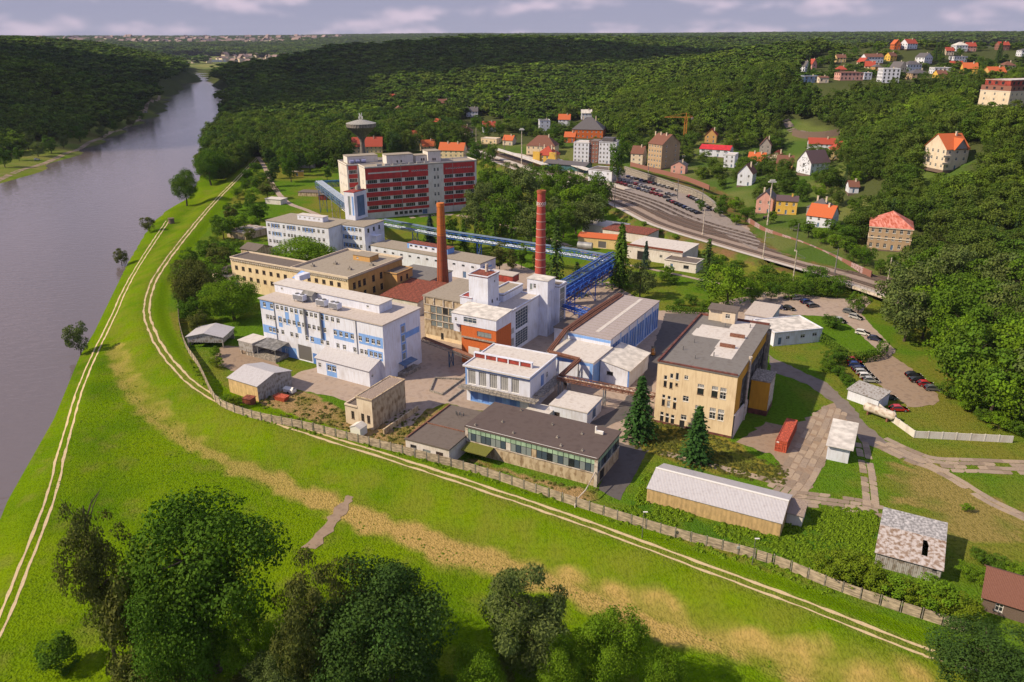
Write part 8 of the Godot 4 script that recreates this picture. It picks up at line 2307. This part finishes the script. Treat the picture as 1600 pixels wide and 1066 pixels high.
	G.call([-113.67,-283.35,-114.52,-296.25,-111.08,-271.01,-121.46,-312.41,-115.65,-312.41,-131.29,-348.66,-126.88,-354.81,-118.67,-345.58,-121.94,-365.74,-126.37,-388.74,-144.27,-433,-156.16,-444.29,-148.71,-404.16,-143.06,-373.9,-151.79,-469.61,-139.37,-444.29,-168.77,-502.8,-173.96,-535.86,-158.94,-502.8,-101.97,-254.46,-98.54,-236.71,-106.58,-273.44], T + U, ["leaf_mid", "leaf_bright", "leaf_olive", "leaf_dark"], 6, 11, 1.0, "tree in the green belt between levee and factory", "green belt trees between levee and factory")
	# left bank of the river
	G.call([-395.5,-774.1,-416.13,-879.86,-385.29,-686.11,-377.55,-633.6,-379,-610,-389.76,-721.85,-377.76,-652.5,-405.16,-820.24,-370.11,-577.47,-430.67,-936.29,-404.11,-666.62,-414.42,-788.82], T + ["tall0"], ["leaf_grey", "leaf_olive", "leaf_dark"], 10, 17, 0.85, "tree on the far river bank", "trees on the far river bank")
	# hedges
	hedge("clipped dark hedge around the small parking lawn", PackedVector2Array([Vector2(91.48,-204.08),Vector2(96.72,-203.61),Vector2(103.92,-206.45),Vector2(109.79,-213.88)]), 2.2, 2.6, "leaf_dark")
	hedge("low clipped hedge beyond the asphalt yard", PackedVector2Array([Vector2(51.57,-248.21),Vector2(58.68,-246.24),Vector2(67.7,-245.59)]), 2.0, 1.8, "leaf_dark")
	hedge("creeper-covered wall hedge beside the white gatehouse", PackedVector2Array([Vector2(91.91,-227.35),Vector2(93.43,-219.1),Vector2(94.83,-210.36)]), 1.6, 2.2, "leaf_mid")
	hedge("dense thicket screening the access road below the tracks", PackedVector2Array([Vector2(86.99,-275.02),Vector2(96.97,-269.5),Vector2(107.41,-266.44),Vector2(120.06,-269.5)]), 5.0, 5.5, "leaf_mid")
	# weeds and tall grass
	weeds("weeds", "knee-high weeds around the broken shed and hangar", yard_lush, 2600, "leaf_bright", 0.6)
	weeds("weeds", "patchy dry weeds in the factory yard", yard_dry, 500, "leaf_olive", 0.5)
	weeds("weeds", "tufts of hay grass before the cream factory", yard_hay, 900, "leaf_olive", 0.5)
	weeds("weeds", "rough grass at the foot of the concrete fence", PackedVector2Array([Vector2(52.06,-103.43),Vector2(43.65,-109.97),Vector2(28.84,-118.12),Vector2(5.05,-132.37),Vector2(-22.04,-147.38),Vector2(-60.4,-164.73),Vector2(-75.22,-176.55),Vector2(-87.74,-196.75),Vector2(-97.94,-215.96),Vector2(-118.08,-258.62),Vector2(-116.3,-258.62),Vector2(-94.85,-213.38),Vector2(-84.12,-194.56),Vector2(-75.32,-179.54),Vector2(-61.84,-169.43),Vector2(-22.58,-151.85),Vector2(5.17,-136.36),Vector2(29.51,-121.65),Vector2(44.78,-113.66),Vector2(53.35,-106.79)]), 1600, "leaf_bright", 0.6)
	weeds("weeds", "scattered taller grass tufts on the meadow", PackedVector2Array([Vector2(-74.31,-87.89),Vector2(-102.32,-157.57),Vector2(-116.1,-211.31),Vector2(-66.61,-151.76),Vector2(-29.92,-129.46),Vector2(10.87,-108.56),Vector2(46.44,-87.89)]), 3000, "leaf_bright", 0.24)

func hedge(label: String, line: PackedVector2Array, w: float, h: float, leaf: String) -> void:
	var v := PackedVector3Array()
	var n := PackedVector3Array()
	var c := PackedColorArray()
	var p := curve(line, 0.8)
	for i in p.size() - 1:
		var d := (p[i + 1] - p[i]).normalized()
		var s := Vector3(-d.y, 0, d.x)
		for k in int(46 * (w + h) / 4.4):
			var f := rng.randf_range(-1, 1)
			var top := rng.randf() < w / (w + 2 * h)
			var q := Vector3(p[i].x, gy(p[i].x, p[i].y), p[i].y) + Vector3(d.x, 0, d.y) * rng.randf() * 0.9
			var nor := Vector3.UP
			if top: q += s * f * w * 0.5 + Vector3(0, h + rng.randfn() * 0.12, 0)
			else:
				var sg := 1.0 if f > 0 else -1.0
				q += s * sg * (w * 0.5 + rng.randfn() * 0.12) + Vector3(0, h * rng.randf(), 0)
				nor = s * sg
			nor = (nor + Vector3(rng.randfn(), rng.randfn(), rng.randfn()) * 0.5).normalized()
			var t := rng.randf_range(0.65, 1.0)
			card(v, n, c, q, nor, Vector3(rng.randfn(), rng.randfn(), rng.randfn()), 0.45, 0.35, Color(t, t, t * 0.9))
	var o := part("hedge", cards_mesh(v, n, c), self)
	o.material_override = M[leaf]
	tag(o, label, "hedge")

func weeds(called: String, label: String, poly: PackedVector2Array, count: int, leaf: String, size: float) -> void:
	var v := PackedVector3Array()
	var n := PackedVector3Array()
	var c := PackedColorArray()
	for k in 26:
		var a := rng.randf() * TAU
		var r := rng.randf() * 0.5
		var t := rng.randf_range(0.65, 1.0)
		var l := rng.randf_range(0.5, 1.1)
		card(v, n, c, Vector3(cos(a) * r, l * 0.42, sin(a) * r), Vector3(cos(a) * 0.6, 0.8, sin(a) * 0.6).normalized(), Vector3(cos(a) * 0.5, 1, sin(a) * 0.5), l, 0.22, Color(t, t, t * 0.8))
	var m := cards_mesh(v, n, c)
	var box := Rect2(poly[0], Vector2.ZERO)
	for q in poly: box = box.expand(q)
	var ts := []
	var tries := 0
	while ts.size() < count and tries < count * 12:
		tries += 1
		var q := box.position + box.size * Vector2(rng.randf(), rng.randf())
		if not Geometry2D.is_point_in_polygon(q, poly): continue
		if n_edge.get_noise_2d(q.x * 2.0, q.y * 2.0) < rng.randf_range(-0.5, 0.25): continue
		var s := size * rng.randf_range(0.6, 1.5)
		ts.append(Transform3D(Basis(Vector3.UP, rng.randf() * TAU).scaled(Vector3(s * 1.2, s, s * 1.2)), on(q.x, q.y) - Vector3(0, 0.05, 0)))
	var mm := MultiMesh.new()
	mm.transform_format = MultiMesh.TRANSFORM_3D
	mm.mesh = m
	mm.instance_count = ts.size()
	for i in ts.size(): mm.set_instance_transform(i, ts[i])
	var o := MultiMeshInstance3D.new()
	o.name = numbered(called)
	o.multimesh = mm
	o.material_override = M[leaf]
	add_child(o, true)
	tag(o, label, "weeds", "", "stuff")

# ---------- vehicles
func car_shell(kind: String) -> Array:
	# side outline (x forward), lofted across the width; returns [body, glass]
	var low := [[-2.1, 0.32], [-2.15, 0.62], [-2.05, 0.86], [-1.2, 0.92], [0.85, 0.92], [1.75, 0.80], [2.1, 0.66], [2.15, 0.34]]
	var roof := [[-1.95, 0.9], [-1.35, 1.38], [-0.6, 1.46], [0.2, 1.44], [1.0, 0.92]]
	if kind == "estate": roof = [[-2.0, 0.9], [-1.85, 1.40], [-0.8, 1.50], [0.2, 1.46], [1.0, 0.92]]
	var b := B.new()
	var g := B.new()
	for i in low.size() - 1:
		var a: Array = low[i]
		var c: Array = low[i + 1]
		b.quad(Vector3(a[0], a[1], 0.84), Vector3(a[0], a[1], -0.84), Vector3(c[0], c[1], -0.84), Vector3(c[0], c[1], 0.84))
		var m := b.n[b.n.size() - 1]
		if m.dot(Vector3((a[0] + c[0]) / 2, (a[1] + c[1]) / 2 - 0.6, 0)) < 0:
			for z in 6: b.n[b.n.size() - 1 - z] = -m
	for s in [-0.84, 0.84]:
		for i in low.size() - 1:
			b.quad(Vector3(low[i][0], 0.32, s), Vector3(low[i + 1][0], 0.32, s), Vector3(low[i + 1][0], low[i + 1][1], s), Vector3(low[i][0], low[i][1], s))
			for z in 6: b.n[b.n.size() - 1 - z] = Vector3(0, 0, signf(s))
	for i in roof.size() - 1:
		var a: Array = roof[i]
		var c: Array = roof[i + 1]
		var wa := 0.8 if a[1] < 1.0 else 0.64
		var wc := 0.8 if c[1] < 1.0 else 0.64
		var tgt := b if (a[1] > 1.3 and c[1] > 1.3) else g
		tgt.quad(Vector3(a[0], a[1], wa), Vector3(c[0], c[1], wc), Vector3(c[0], c[1], -wc), Vector3(a[0], a[1], -wa))
	for s in [-1.0, 1.0]:
		for i in roof.size() - 1:
			var a: Array = roof[i]
			var c: Array = roof[i + 1]
			var wa := 0.8 if a[1] < 1.0 else 0.64
			var wc := 0.8 if c[1] < 1.0 else 0.64
			g.quad(Vector3(a[0], 0.9, 0.8 * s), Vector3(c[0], 0.9, 0.8 * s), Vector3(c[0], c[1], wc * s), Vector3(a[0], a[1], wa * s))
			if s < 0:
				for z in 6: g.n[g.n.size() - 1 - z] *= -1
			b.bar(Vector3(a[0], maxf(a[1], 0.9), wa * s), Vector3(c[0], maxf(c[1], 0.9), wc * s), 0.09)
	return [b, g]

func car_proto(paint: String, kind: String, parts: bool) -> Array:
	var key := "%s %s %s" % [paint, kind, parts]
	if not wcache.has(key):
		var s := car_shell(kind)
		var w := B.new()
		for x in [-1.3, 1.32]:
			for z in [-0.78, 0.78]: w.tube(Vector3(x, 0.32, z - 0.11), Vector3(x, 0.32, z + 0.11), 0.33, 0.33, 12)
		var one := B.new()
		one.tube(Vector3(0, 0, -0.11), Vector3(0, 0, 0.11), 0.33, 0.33, 12)
		var rim := B.new()
		rim.tube(Vector3(0, 0, -0.13), Vector3(0, 0, 0.13), 0.19, 0.19, 10)
		var lamp := B.new()
		lamp.box(Vector3.ZERO, Vector3(0.08, 0.14, 0.32))
		wcache[key] = [mk([s[0]], [paint]), mk([s[1]], ["glass"]), mk([one], ["tyre"]), mk([rim], ["galv"]), mk([lamp], ["frame_white"]), mk([lamp], ["red_bright"]), mk([s[0], s[1], w], [paint, "glass", "tyre"])]
	return wcache[key]

func car(x: float, z: float, y: float, turn: float, paint: String, label: String, kind := "saloon", group := "", near := true) -> void:
	var p := car_proto(paint, kind, near)
	if not near:
		var o := part("parked_car", p[6], self, Transform3D(Basis(Vector3.UP, deg_to_rad(turn)), Vector3(x, y, z)))
		tag(o, label, "car", group)
		return
	var t := thing("parked_car", label, "car", Vector3(x, y, z), turn, group)
	part("body", p[0], t)
	part("windows", p[1], t)
	for a in [-1.3, 1.32]:
		for s in [-0.78, 0.78]:
			var w := part("wheel", p[2], t, Transform3D(Basis(), Vector3(a, 0.32, s)))
			part("rim", p[3], w)
	for s in [-0.6, 0.6]:
		part("headlight", p[4], t, Transform3D(Basis(), Vector3(2.12, 0.66, s)))
		part("tail_light", p[5], t, Transform3D(Basis(), Vector3(-2.13, 0.74, s)))

func make_cars() -> void:
	var g := "cars parked on the gravel lot"
	for a in [
		[96.36,-203.61, -8, "car_red", "red car at the top of the six-car row", "saloon"], [95.75,-200.37, -8, "car_blue", "blue car second in the six-car row", "saloon"], [95.51,-197.22, -8, "car_navy", "dark blue car third in the six-car row", "saloon"],
		[95.47,-195.02, -8, "car_silver", "silver car fourth in the six-car row", "estate"], [95.42,-192.43, -8, "car_white", "white car fifth in the six-car row", "estate"], [95.37,-189.91, -8, "car_silver", "silver car at the lower end of the six-car row", "saloon"],
		[108.4,-193.29, -4, "car_black", "black car at the top of the four-car row by the wood", "saloon"], [107.98,-189.91, -4, "car_black", "black car second in the four-car row by the wood", "saloon"], [108.8,-187.44, -6, "car_red", "red car third in the four-car row by the wood", "saloon"], [109.24,-184.62, -6, "car_grey", "grey car at the lower end of the four-car row", "saloon"],
		[95.17,-179.21, 0, "car_green", "dark teal car parked behind the shingle hut", "saloon"], [94.88,-172.63, -4, "car_red", "red car alone on the mown lawn by the white wall", "saloon"],
		[108.31,-225.66, -38, "car_white", "white estate car on the lane beside the small lawn", "estate"], [109.92,-220.71, -38, "car_navy", "dark blue car behind the white estate on the lane", "saloon"],
		[112.19,-245.59, -50, "car_grey", "grey car upper of the pair by the grass verge", "estate"], [112.22,-240.48, -50, "car_silver", "silver estate lower of the pair by the grass verge", "estate"], [105.78,-237.38, -60, "car_silver", "silver car half hidden by the round bush", "saloon"],
		[90.68,-250.22, -40, "car_navy", "dark blue car by the beige hut wall", "estate"], [93.27,-249.54, -40, "car_black", "black car next to the dark blue one by the hut", "saloon"], [101.73,-256.4, 15, "car_blue", "bright blue car in the access yard", "saloon"], [102.45,-252.25, 15, "car_grey", "dark grey estate in front of the bright blue car", "estate"], [99.64,-260.67, 15, "car_silver", "silver car shaded by the thicket", "saloon"]]:
		car(a[0], a[1], 0.04, a[2], a[3], a[4], a[5], g if a[4].contains("row") else "")
	# station car park
	sheet("car_park", PackedVector2Array([Vector2(50.4,-495.64),Vector2(78.94,-526.36),Vector2(99.36,-468.13),Vector2(104.13,-410.46),Vector2(107.57,-370.27),Vector2(109.87,-336.77),Vector2(101.75,-316.68),Vector2(91.56,-367.48),Vector2(67.61,-410.46),Vector2(46.95,-459.58)]), "car_park", 3.12)
	var rows_ := [[62.56,-486.14, 86.49,-429.99, 13], [66.63,-493.23, 91.47,-435.62, 13], [73.59,-503, 97.5,-451.33, 12], [82.15,-505.5, 100.46,-465.96, 9], [85.11,-424.5, 94.31,-387.87, 8], [98.62,-435.62, 102.32,-417.37, 5], [100.36,-420.9, 105.73,-384.83, 7]]
	var rn := ["lowest", "second", "third", "uppermost", "trackside", "wall-side upper", "wall-side lower"]
	var paints := ["car_white", "car_silver", "car_black", "car_red", "car_blue", "car_grey", "car_navy", "car_white", "car_silver", "car_white", "car_silver", "car_white", "car_red"]
	var plain := {"car_white": "white", "car_silver": "silver", "car_black": "black", "car_red": "red", "car_blue": "blue", "car_grey": "grey", "car_navy": "dark blue"}
	for k in rows_.size():
		var r: Array = rows_[k]
		for i in r[4]:
			var f: float = (i + 0.5) / r[4]
			if rng.randf() < 0.06: continue
			var c: String = pick(paints)
			car(lerpf(r[0], r[2], f), lerpf(r[1], r[3], f), 3.14, 20.0 + rng.randf_range(-4, 4), c, "%s car in the %s row of the station car park" % [plain[c], rn[k]], pick(["saloon", "estate"]), "cars in the station car park", false)
	for a in [[124.59,-388.81, 60, "car_red", "red car parked beside the pink house"], [122.18,-372.37, 60, "car_black", "black car on the lane below the pink house"], [107.99,-371.82, 20, "car_grey", "grey car alone at the car park end"], [122.21,-561.93, 10, "car_white", "white car by the red-roofed pavilion"], [128.66,-566.76, 10, "car_silver", "silver car nearest the red-roofed pavilion"], [-89.62,-388.74, 60, "car_navy", "dark car by the foot of the sloping gallery"], [-368.14,-615.25, 30, "car_white", "white van-like car on the far bank road"], [-453.76,-1005.19, 30, "car_silver", "pale car further up the far bank road"]]:
		car(a[0], a[1], gy(a[0], a[1]) + 0.05, a[2], a[3], a[4], "estate", "", false)

func make_small() -> void:
	# garden plots by the path
	var t := thing("garden_hut", "small yellow hut in the fenced garden by the footpath", "hut", Vector3(-142.96,-0.05,-526.91), 10)
	walls(t, Vector3.ZERO, 7, 5, 3, "yellow", {"F": [[3, 1.4, 1.2, 2.2, "door"]]})
	flat_roof(t, Vector3(0, 3, 0), 7, 5, "roof_tan", 0, "yellow", 0.2, 0.2)
	t = thing("garden_hut", "long grey shed behind the yellow hut", "hut", Vector3(-151.48,-0.13,-563.8), 4)
	walls(t, Vector3.ZERO, 22, 5, 3.4, "grey_wall")
	flat_roof(t, Vector3(0, 3.4, 0), 22, 5, "roof_grey", 0, "grey_wall", 0.2, 0.2)
	t = thing("garden_hut", "small dark red cabin near the sloping gallery", "hut", Vector3(-107.63,-0.09,-444.29), 0)
	walls(t, Vector3.ZERO, 4.4, 4, 3, "red_trim")
	flat_roof(t, Vector3(0, 3, 0), 4.4, 4, "roof_brown2", 0, "red_trim", 0.2, 0.2)
	t = thing("garden_hut", "low dark roofed shed on the lawn under the gallery", "hut", Vector3(-117.06,-0.05,-457.82), -10)
	walls(t, Vector3.ZERO, 14, 8, 2.2, "old_plaster")
	flat_roof(t, Vector3(0, 2.2, 0), 14, 8, "roof_brown2", 0, "old_plaster", 0.2, 0.2)
	t = thing("garden_hut", "pale flat-roofed pavilion half hidden by levee trees", "hut", Vector3(-131.09,-0.07,-433), -20)
	walls(t, Vector3.ZERO, 10, 6, 2.8, "white2")
	flat_roof(t, Vector3(0, 2.8, 0), 10, 6, "roof_light", 0, "white2", 0.3, 0.2)
	# stone cairn on the river bank
	t = thing("stone_shaft", "low round stone shaft on the grassy river bank", "shaft", Vector3(-172.88,-2.31,-391.27), 0)
	var b := B.new()
	b.lathe(Vector3.ZERO, [[1.5, -0.5], [1.4, 2.6], [1.6, 2.7], [1.6, 3.0], [0.05, 3.05]], 14)
	part1("drum", b, "stone", t)
	# lamp posts by the fence
	for a in [[23.46,-118.66, "thin lamp post by the levee fence near the hangar"], [41.64,-112.34, "leaning lamp post by the levee fence below the weeds"]]:
		t = thing("lamp_post", a[2], "lamp post", on(a[0], a[1]))
		b = B.new()
		b.tube(Vector3.ZERO, Vector3(0, 5.4, 0), 0.07, 0.05, 6)
		part1("pole", b, "steel_grey", t)
		b = B.new()
		b.box(Vector3(0.3, 5.4, 0), Vector3(0.8, 0.12, 0.25))
		part1("lamp_head", b, "frame_white", t)
	t = thing("sign_board", "small white board on a post inside the fence", "sign", Vector3(40.21,-0.17,-115.26), 10)
	b = B.new()
	b.bar(Vector3.ZERO, Vector3(0, 1.6, 0), 0.08)
	part1("pole", b, "steel_grey", t)
	b = B.new()
	b.box(Vector3(0, 1.7, 0), Vector3(1.2, 0.5, 0.06))
	part1("board", b, "frame_white", t)
	t = thing("basin_wall", "low concrete basin walls sunk in the yard before the switch house", "wall", Vector3.ZERO)
	for s in [[-21.2,-183.83, -20.63,-192.01], [-20.63,-192.01, -12.33,-191.16], [-17.73,-181.88, -12.42,-192.86], [-16.1,-177.71, -12.64,-184.62], [-21.2,-183.83, -17.7,-181.49]]:
		b = B.new()
		b.bar(Vector3(s[0], 0.25, s[1]), Vector3(s[2], 0.25, s[3]), 0.3, 0.5)
		part1("kerb", b, "concrete", t)
	# overhead pipe and leaning mast at the brown hall corner
	t = thing("fallen_pipe", "pale bent pipe hanging from the brown hall corner", "pipe", Vector3.ZERO)
	b = B.new()
	var q := [Vector3(16.8,3.5,-137.54), Vector3(14.45,2.5,-132.43), Vector3(12.38,0.9,-131.05), Vector3(12.15,0.1,-129.37)]
	for k in 3: b.tube(q[k], q[k + 1], 0.12, 0.12, 6)
	part1("tube", b, "concrete_pale", t)
	# red tiled roof at the right edge
	t = hs("low shed with red-brown tiled roof at the lower right edge", [81.12,-102.28,-0.12,9.09], 9.0, -32, 2.8, 2.6, "x", "stone", "tile_brown", {"chim": 0, "name": "tiled_shed", "cat": "shed", "nodoor": true})
	# distant city
	city("distant_town", "pale distant city spread along the horizon", Rect2(-3300, -7400, 1950, 2000), 900, Vector3(24, 13, 20))
	city("distant_town", "far village roofs on the plateau skyline", Rect2(150, -4400, 900, 700), 160, Vector3(14, 8, 14))
	city("distant_town", "scattered far roofs beyond the right ridge", Rect2(1400, -4200, 900, 500), 70, Vector3(14, 8, 14))
	city("distant_town", "town roofs low in the far river valley", Rect2(-1300, -3900, 500, 900), 60, Vector3(16, 9, 14))

func city(called: String, label: String, box: Rect2, count: int, size: Vector3) -> void:
	var b := B.new()
	b.box(Vector3(0, 0.5, 0), Vector3.ONE)
	var rb := B.new()
	slope(rb, Vector3(-0.55, 1.0, 0.55), Vector3(0.55, 1.0, 0.55), Vector3(0.55, 1.5, 0), Vector3(-0.55, 1.5, 0), 0.02)
	slope(rb, Vector3(0.55, 1.0, -0.55), Vector3(-0.55, 1.0, -0.55), Vector3(-0.55, 1.5, 0), Vector3(0.55, 1.5, 0), 0.02)
	var m := mk([b, rb], ["cream_pale", "city_roof"])
	var mm := MultiMesh.new()
	mm.transform_format = MultiMesh.TRANSFORM_3D
	mm.mesh = m
	mm.instance_count = count
	for i in count:
		var x := box.position.x + box.size.x * rng.randf()
		var z := box.position.y + box.size.y * rng.randf()
		var s := size * rng.randf_range(0.6, 1.5) * Vector3(1, rng.randf_range(0.7, 1.8), 1)
		mm.set_instance_transform(i, Transform3D(Basis(Vector3.UP, rng.randf() * TAU).scaled(s), on(x, z)))
	var o := MultiMeshInstance3D.new()
	o.name = numbered(called)
	o.multimesh = mm
	add_child(o, true)
	tag(o, label, "town", "", "stuff")


func _ready() -> void:
	var cam := Camera3D.new()
	cam.name = "camera"
	cam.fov = 47.2
	cam.position = Vector3(0, 85, 0)
	cam.rotation_degrees = Vector3(-21.11, 0, 0)
	cam.near = 1.0
	cam.far = 20000.0
	add_child(cam)
	cam.current = true
	var env := Environment.new()
	env.background_mode = Environment.BG_SKY
	env.tonemap_mode = Environment.TONE_MAPPER_LINEAR
	env.tonemap_exposure = 1.28
	env.sdfgi_enabled = true
	env.ssao_enabled = true
	env.ssil_enabled = true
	env.fog_enabled = true
	env.fog_density = 0.00003
	env.fog_light_color = lin(0.62, 0.70, 0.95)
	var sky := Sky.new()
	sky.sky_material = make_sky()
	env.sky = sky
	var we := WorldEnvironment.new()
	we.name = "environment"
	we.environment = env
	add_child(we)
	var sun := DirectionalLight3D.new()
	sun.name = "sun"
	sun.light_energy = 1.6
	sun.light_color = Color(1.0, 0.915, 0.78)
	sun.light_angular_distance = 0.8
	sun.shadow_enabled = true
	add_child(sun)
	sun.look_at_from_position(Vector3.ZERO, Vector3(1.0, -0.84, -0.24))

	rng.seed = 7
	n_edge.noise_type = FastNoiseLite.TYPE_SIMPLEX_SMOOTH
	n_edge.frequency = 0.03
	n_edge.fractal_octaves = 4
	n_big.noise_type = FastNoiseLite.TYPE_SIMPLEX_SMOOTH
	n_big.frequency = 0.004
	n_big.fractal_octaves = 3
	make_materials()
	weather()
	make_ground()
	print("ground ", Time.get_ticks_msec())
	make_surfaces()
	make_plants()
	print("plants ", Time.get_ticks_msec())
	make_site()
	print("site ", Time.get_ticks_msec())
	make_woods()
	make_shade_clouds()
	print("done ", Time.get_ticks_msec())

func make_sky() -> ProceduralSkyMaterial:
	var m := ProceduralSkyMaterial.new()
	m.sky_horizon_color = lin(0.28, 0.285, 0.39)
	m.sky_top_color = lin(0.21, 0.24, 0.37)
	m.sky_curve = 0.20
	m.ground_bottom_color = lin(0.10, 0.10, 0.09)
	m.ground_horizon_color = lin(0.26, 0.28, 0.40)
	m.ground_curve = 0.05
	m.sun_angle_max = 1.0
	m.sun_curve = 0.05
	var w := 2048
	var im := Image.create(w, 1024, false, Image.FORMAT_RGBA8)
	im.fill(Color(0.62, 0.58, 0.62, 0.30))
	var n := FastNoiseLite.new()
	n.noise_type = FastNoiseLite.TYPE_SIMPLEX_SMOOTH
	n.frequency = 1.0
	n.fractal_octaves = 5
	n.seed = 4
	for y in range(380, 515):
		var el := (512.0 - y) / 1024.0 * PI
		for x in w:
			var a := TAU * x / w
			var c := n.get_noise_3d(cos(a) * 6.0, el * 34.0, sin(a) * 6.0) + 0.35 * n.get_noise_3d(cos(a) * 26.0, el * 110.0, sin(a) * 26.0)
			var t := smoothstep(-0.05, 0.5, c)
			im.set_pixel(x, y, Color(0.70, 0.58, 0.56, 0.03 + 0.62 * t))
	m.sky_cover = ImageTexture.create_from_image(im)
	return m

func make_woods() -> void:
	forest("forest", "dense dark wood on the steep hillside across the river", Rect2(-1800, -2600, 1400, 2300), 6.5, func(x, z, h): return sdist(LBANK, x, z) < -14.0 and (h > 3.6 or n_big.get_noise_2d(x * 3.0, z * 3.0) > -0.05) and not Geometry2D.is_point_in_polygon(Vector2(x, z), clear_field), 1.05, Color(0.085, 0.155, 0.024), ["far0", "far1", "far2"])
	forest("forest", "broad wooded hill rising behind the town", Rect2(-1300, -2600, 2700, 1790), 6.5, func(x, z, h): return sdist(LBANK, x, z) > 0.0 and sdist(BANK, x, z) > 8.0 and wooded(x, z, h) and (z < -1150.0 or clear_of_houses(x, z)), 1.1, Color(0.085, 0.155, 0.024), ["far0", "far1", "far2"])
	forest("forest", "green wooded slope above the houses and railway", Rect2(-60, -810, 900, 400), 6.2, func(x, z, h): return h > 3.6 and wooded(x, z, h) and clear_of_houses(x, z), 1.0, Color(0.085, 0.155, 0.024), ["tree3", "far1", "pine1"])
	forest("forest", "green wooded slope behind the salmon-roofed villa", Rect2(60, -410, 500, 300), 6.4, func(x, z, h): return h > 3.6 and wooded(x, z, h) and clear_of_houses(x, z), 1.05, Color(0.085, 0.155, 0.024), ["tree0", "tree2", "pine1"])
	forest("forest", "riverside wood beyond the factory lawns", Rect2(-420, -810, 400, 400), 6.2, func(x, z, h): return h <= 3.6 and wooded(x, z, h) and clear_of_houses(x, z), 1.25, Color(0.085, 0.155, 0.024), ["tree1", "tree2", "tree3"])
	forest("forest", "garden trees filling the gaps between the town houses", Rect2(-60, -760, 420, 520), 8.0, func(x, z, h): return h > 3.2 and n_edge.get_noise_2d(x * 1.6 + 40.0, z * 1.6) > 0.0 and Geometry2D.is_point_in_polygon(Vector2(x, z), clear_town) and -sdist(RAILN, x, z) > 66.0 and clear_of_houses(x, z), 0.75, Color(0.085, 0.155, 0.024), ["tree1", "tree3", "bush1"])
	forest("forest", "garden trees filling the gaps between the village houses", Rect2(150, -1300, 900, 800), 9.0, func(x, z, h): return Geometry2D.is_point_in_polygon(Vector2(x, z), clear_village) and n_edge.get_noise_2d(x * 1.3, z * 1.3) > 0.1 and clear_of_houses(x, z), 0.55, Color(0.085, 0.155, 0.024), ["far0", "far1", "far2"])
	forest("forest", "far blue wooded plateau along the skyline", Rect2(-6000, -9000, 12000, 6400), 7.5, func(x, z, h): return wooded(x, z, h), 1.5, Color(0.085, 0.155, 0.024), ["far0", "far1", "far2"])

var homes := []
func clear_of_houses(x: float, z: float) -> bool:
	for h in homes:
		var dx: float = absf(x - h[0])
		var dz: float = z - h[1]
		if Vector2(dx, dz - 6.0).length() < h[2] + 4.0: return false
		if dx < h[2] * 0.85 and dz > 0.0 and dz < (60.0 if z < -560.0 else 24.0): return false
	return true

# unseen cumulus, added out of view to shade the far hills
func make_shade_clouds() -> void:
	for q in [[-2080.0, -800.0, 640.0, 900.0, "unseen flat-bottomed cumulus added to shade the wood across the river"], [-1330.0, -1280.0, 820.0, 520.0, "unseen flat-bottomed cumulus added to shade the hill behind the town"]]:
		var v := PackedVector3Array()
		var n := PackedVector3Array()
		var b := B.new()
		var nn := FastNoiseLite.new()
		nn.frequency = 1.6
		nn.fractal_octaves = 4
		nn.seed = int(q[2])
		var pt := func(i: int, j: int) -> Vector3:
			var a := TAU * i / 48.0
			var e := PI * (j / 24.0 - 0.5)
			var d := Vector3(cos(a) * cos(e), sin(e), sin(a) * cos(e))
			var r := 1.0 + 0.45 * nn.get_noise_3dv(d)
			return d * r * Vector3(q[2] * 0.62, 210.0 if d.y > 0 else 40.0, q[3] * 0.62)
		for i in 48:
			for j in 24: b.quad(pt.call(i, j), pt.call(i, j + 1), pt.call((i + 1) % 48, j + 1), pt.call((i + 1) % 48, j))
		var o := part1("shade_cloud", b, "shade_cloud", self)
		o.position = Vector3(q[0], 1150.0, q[1])
		tag(o, q[4], "shade_cloud")
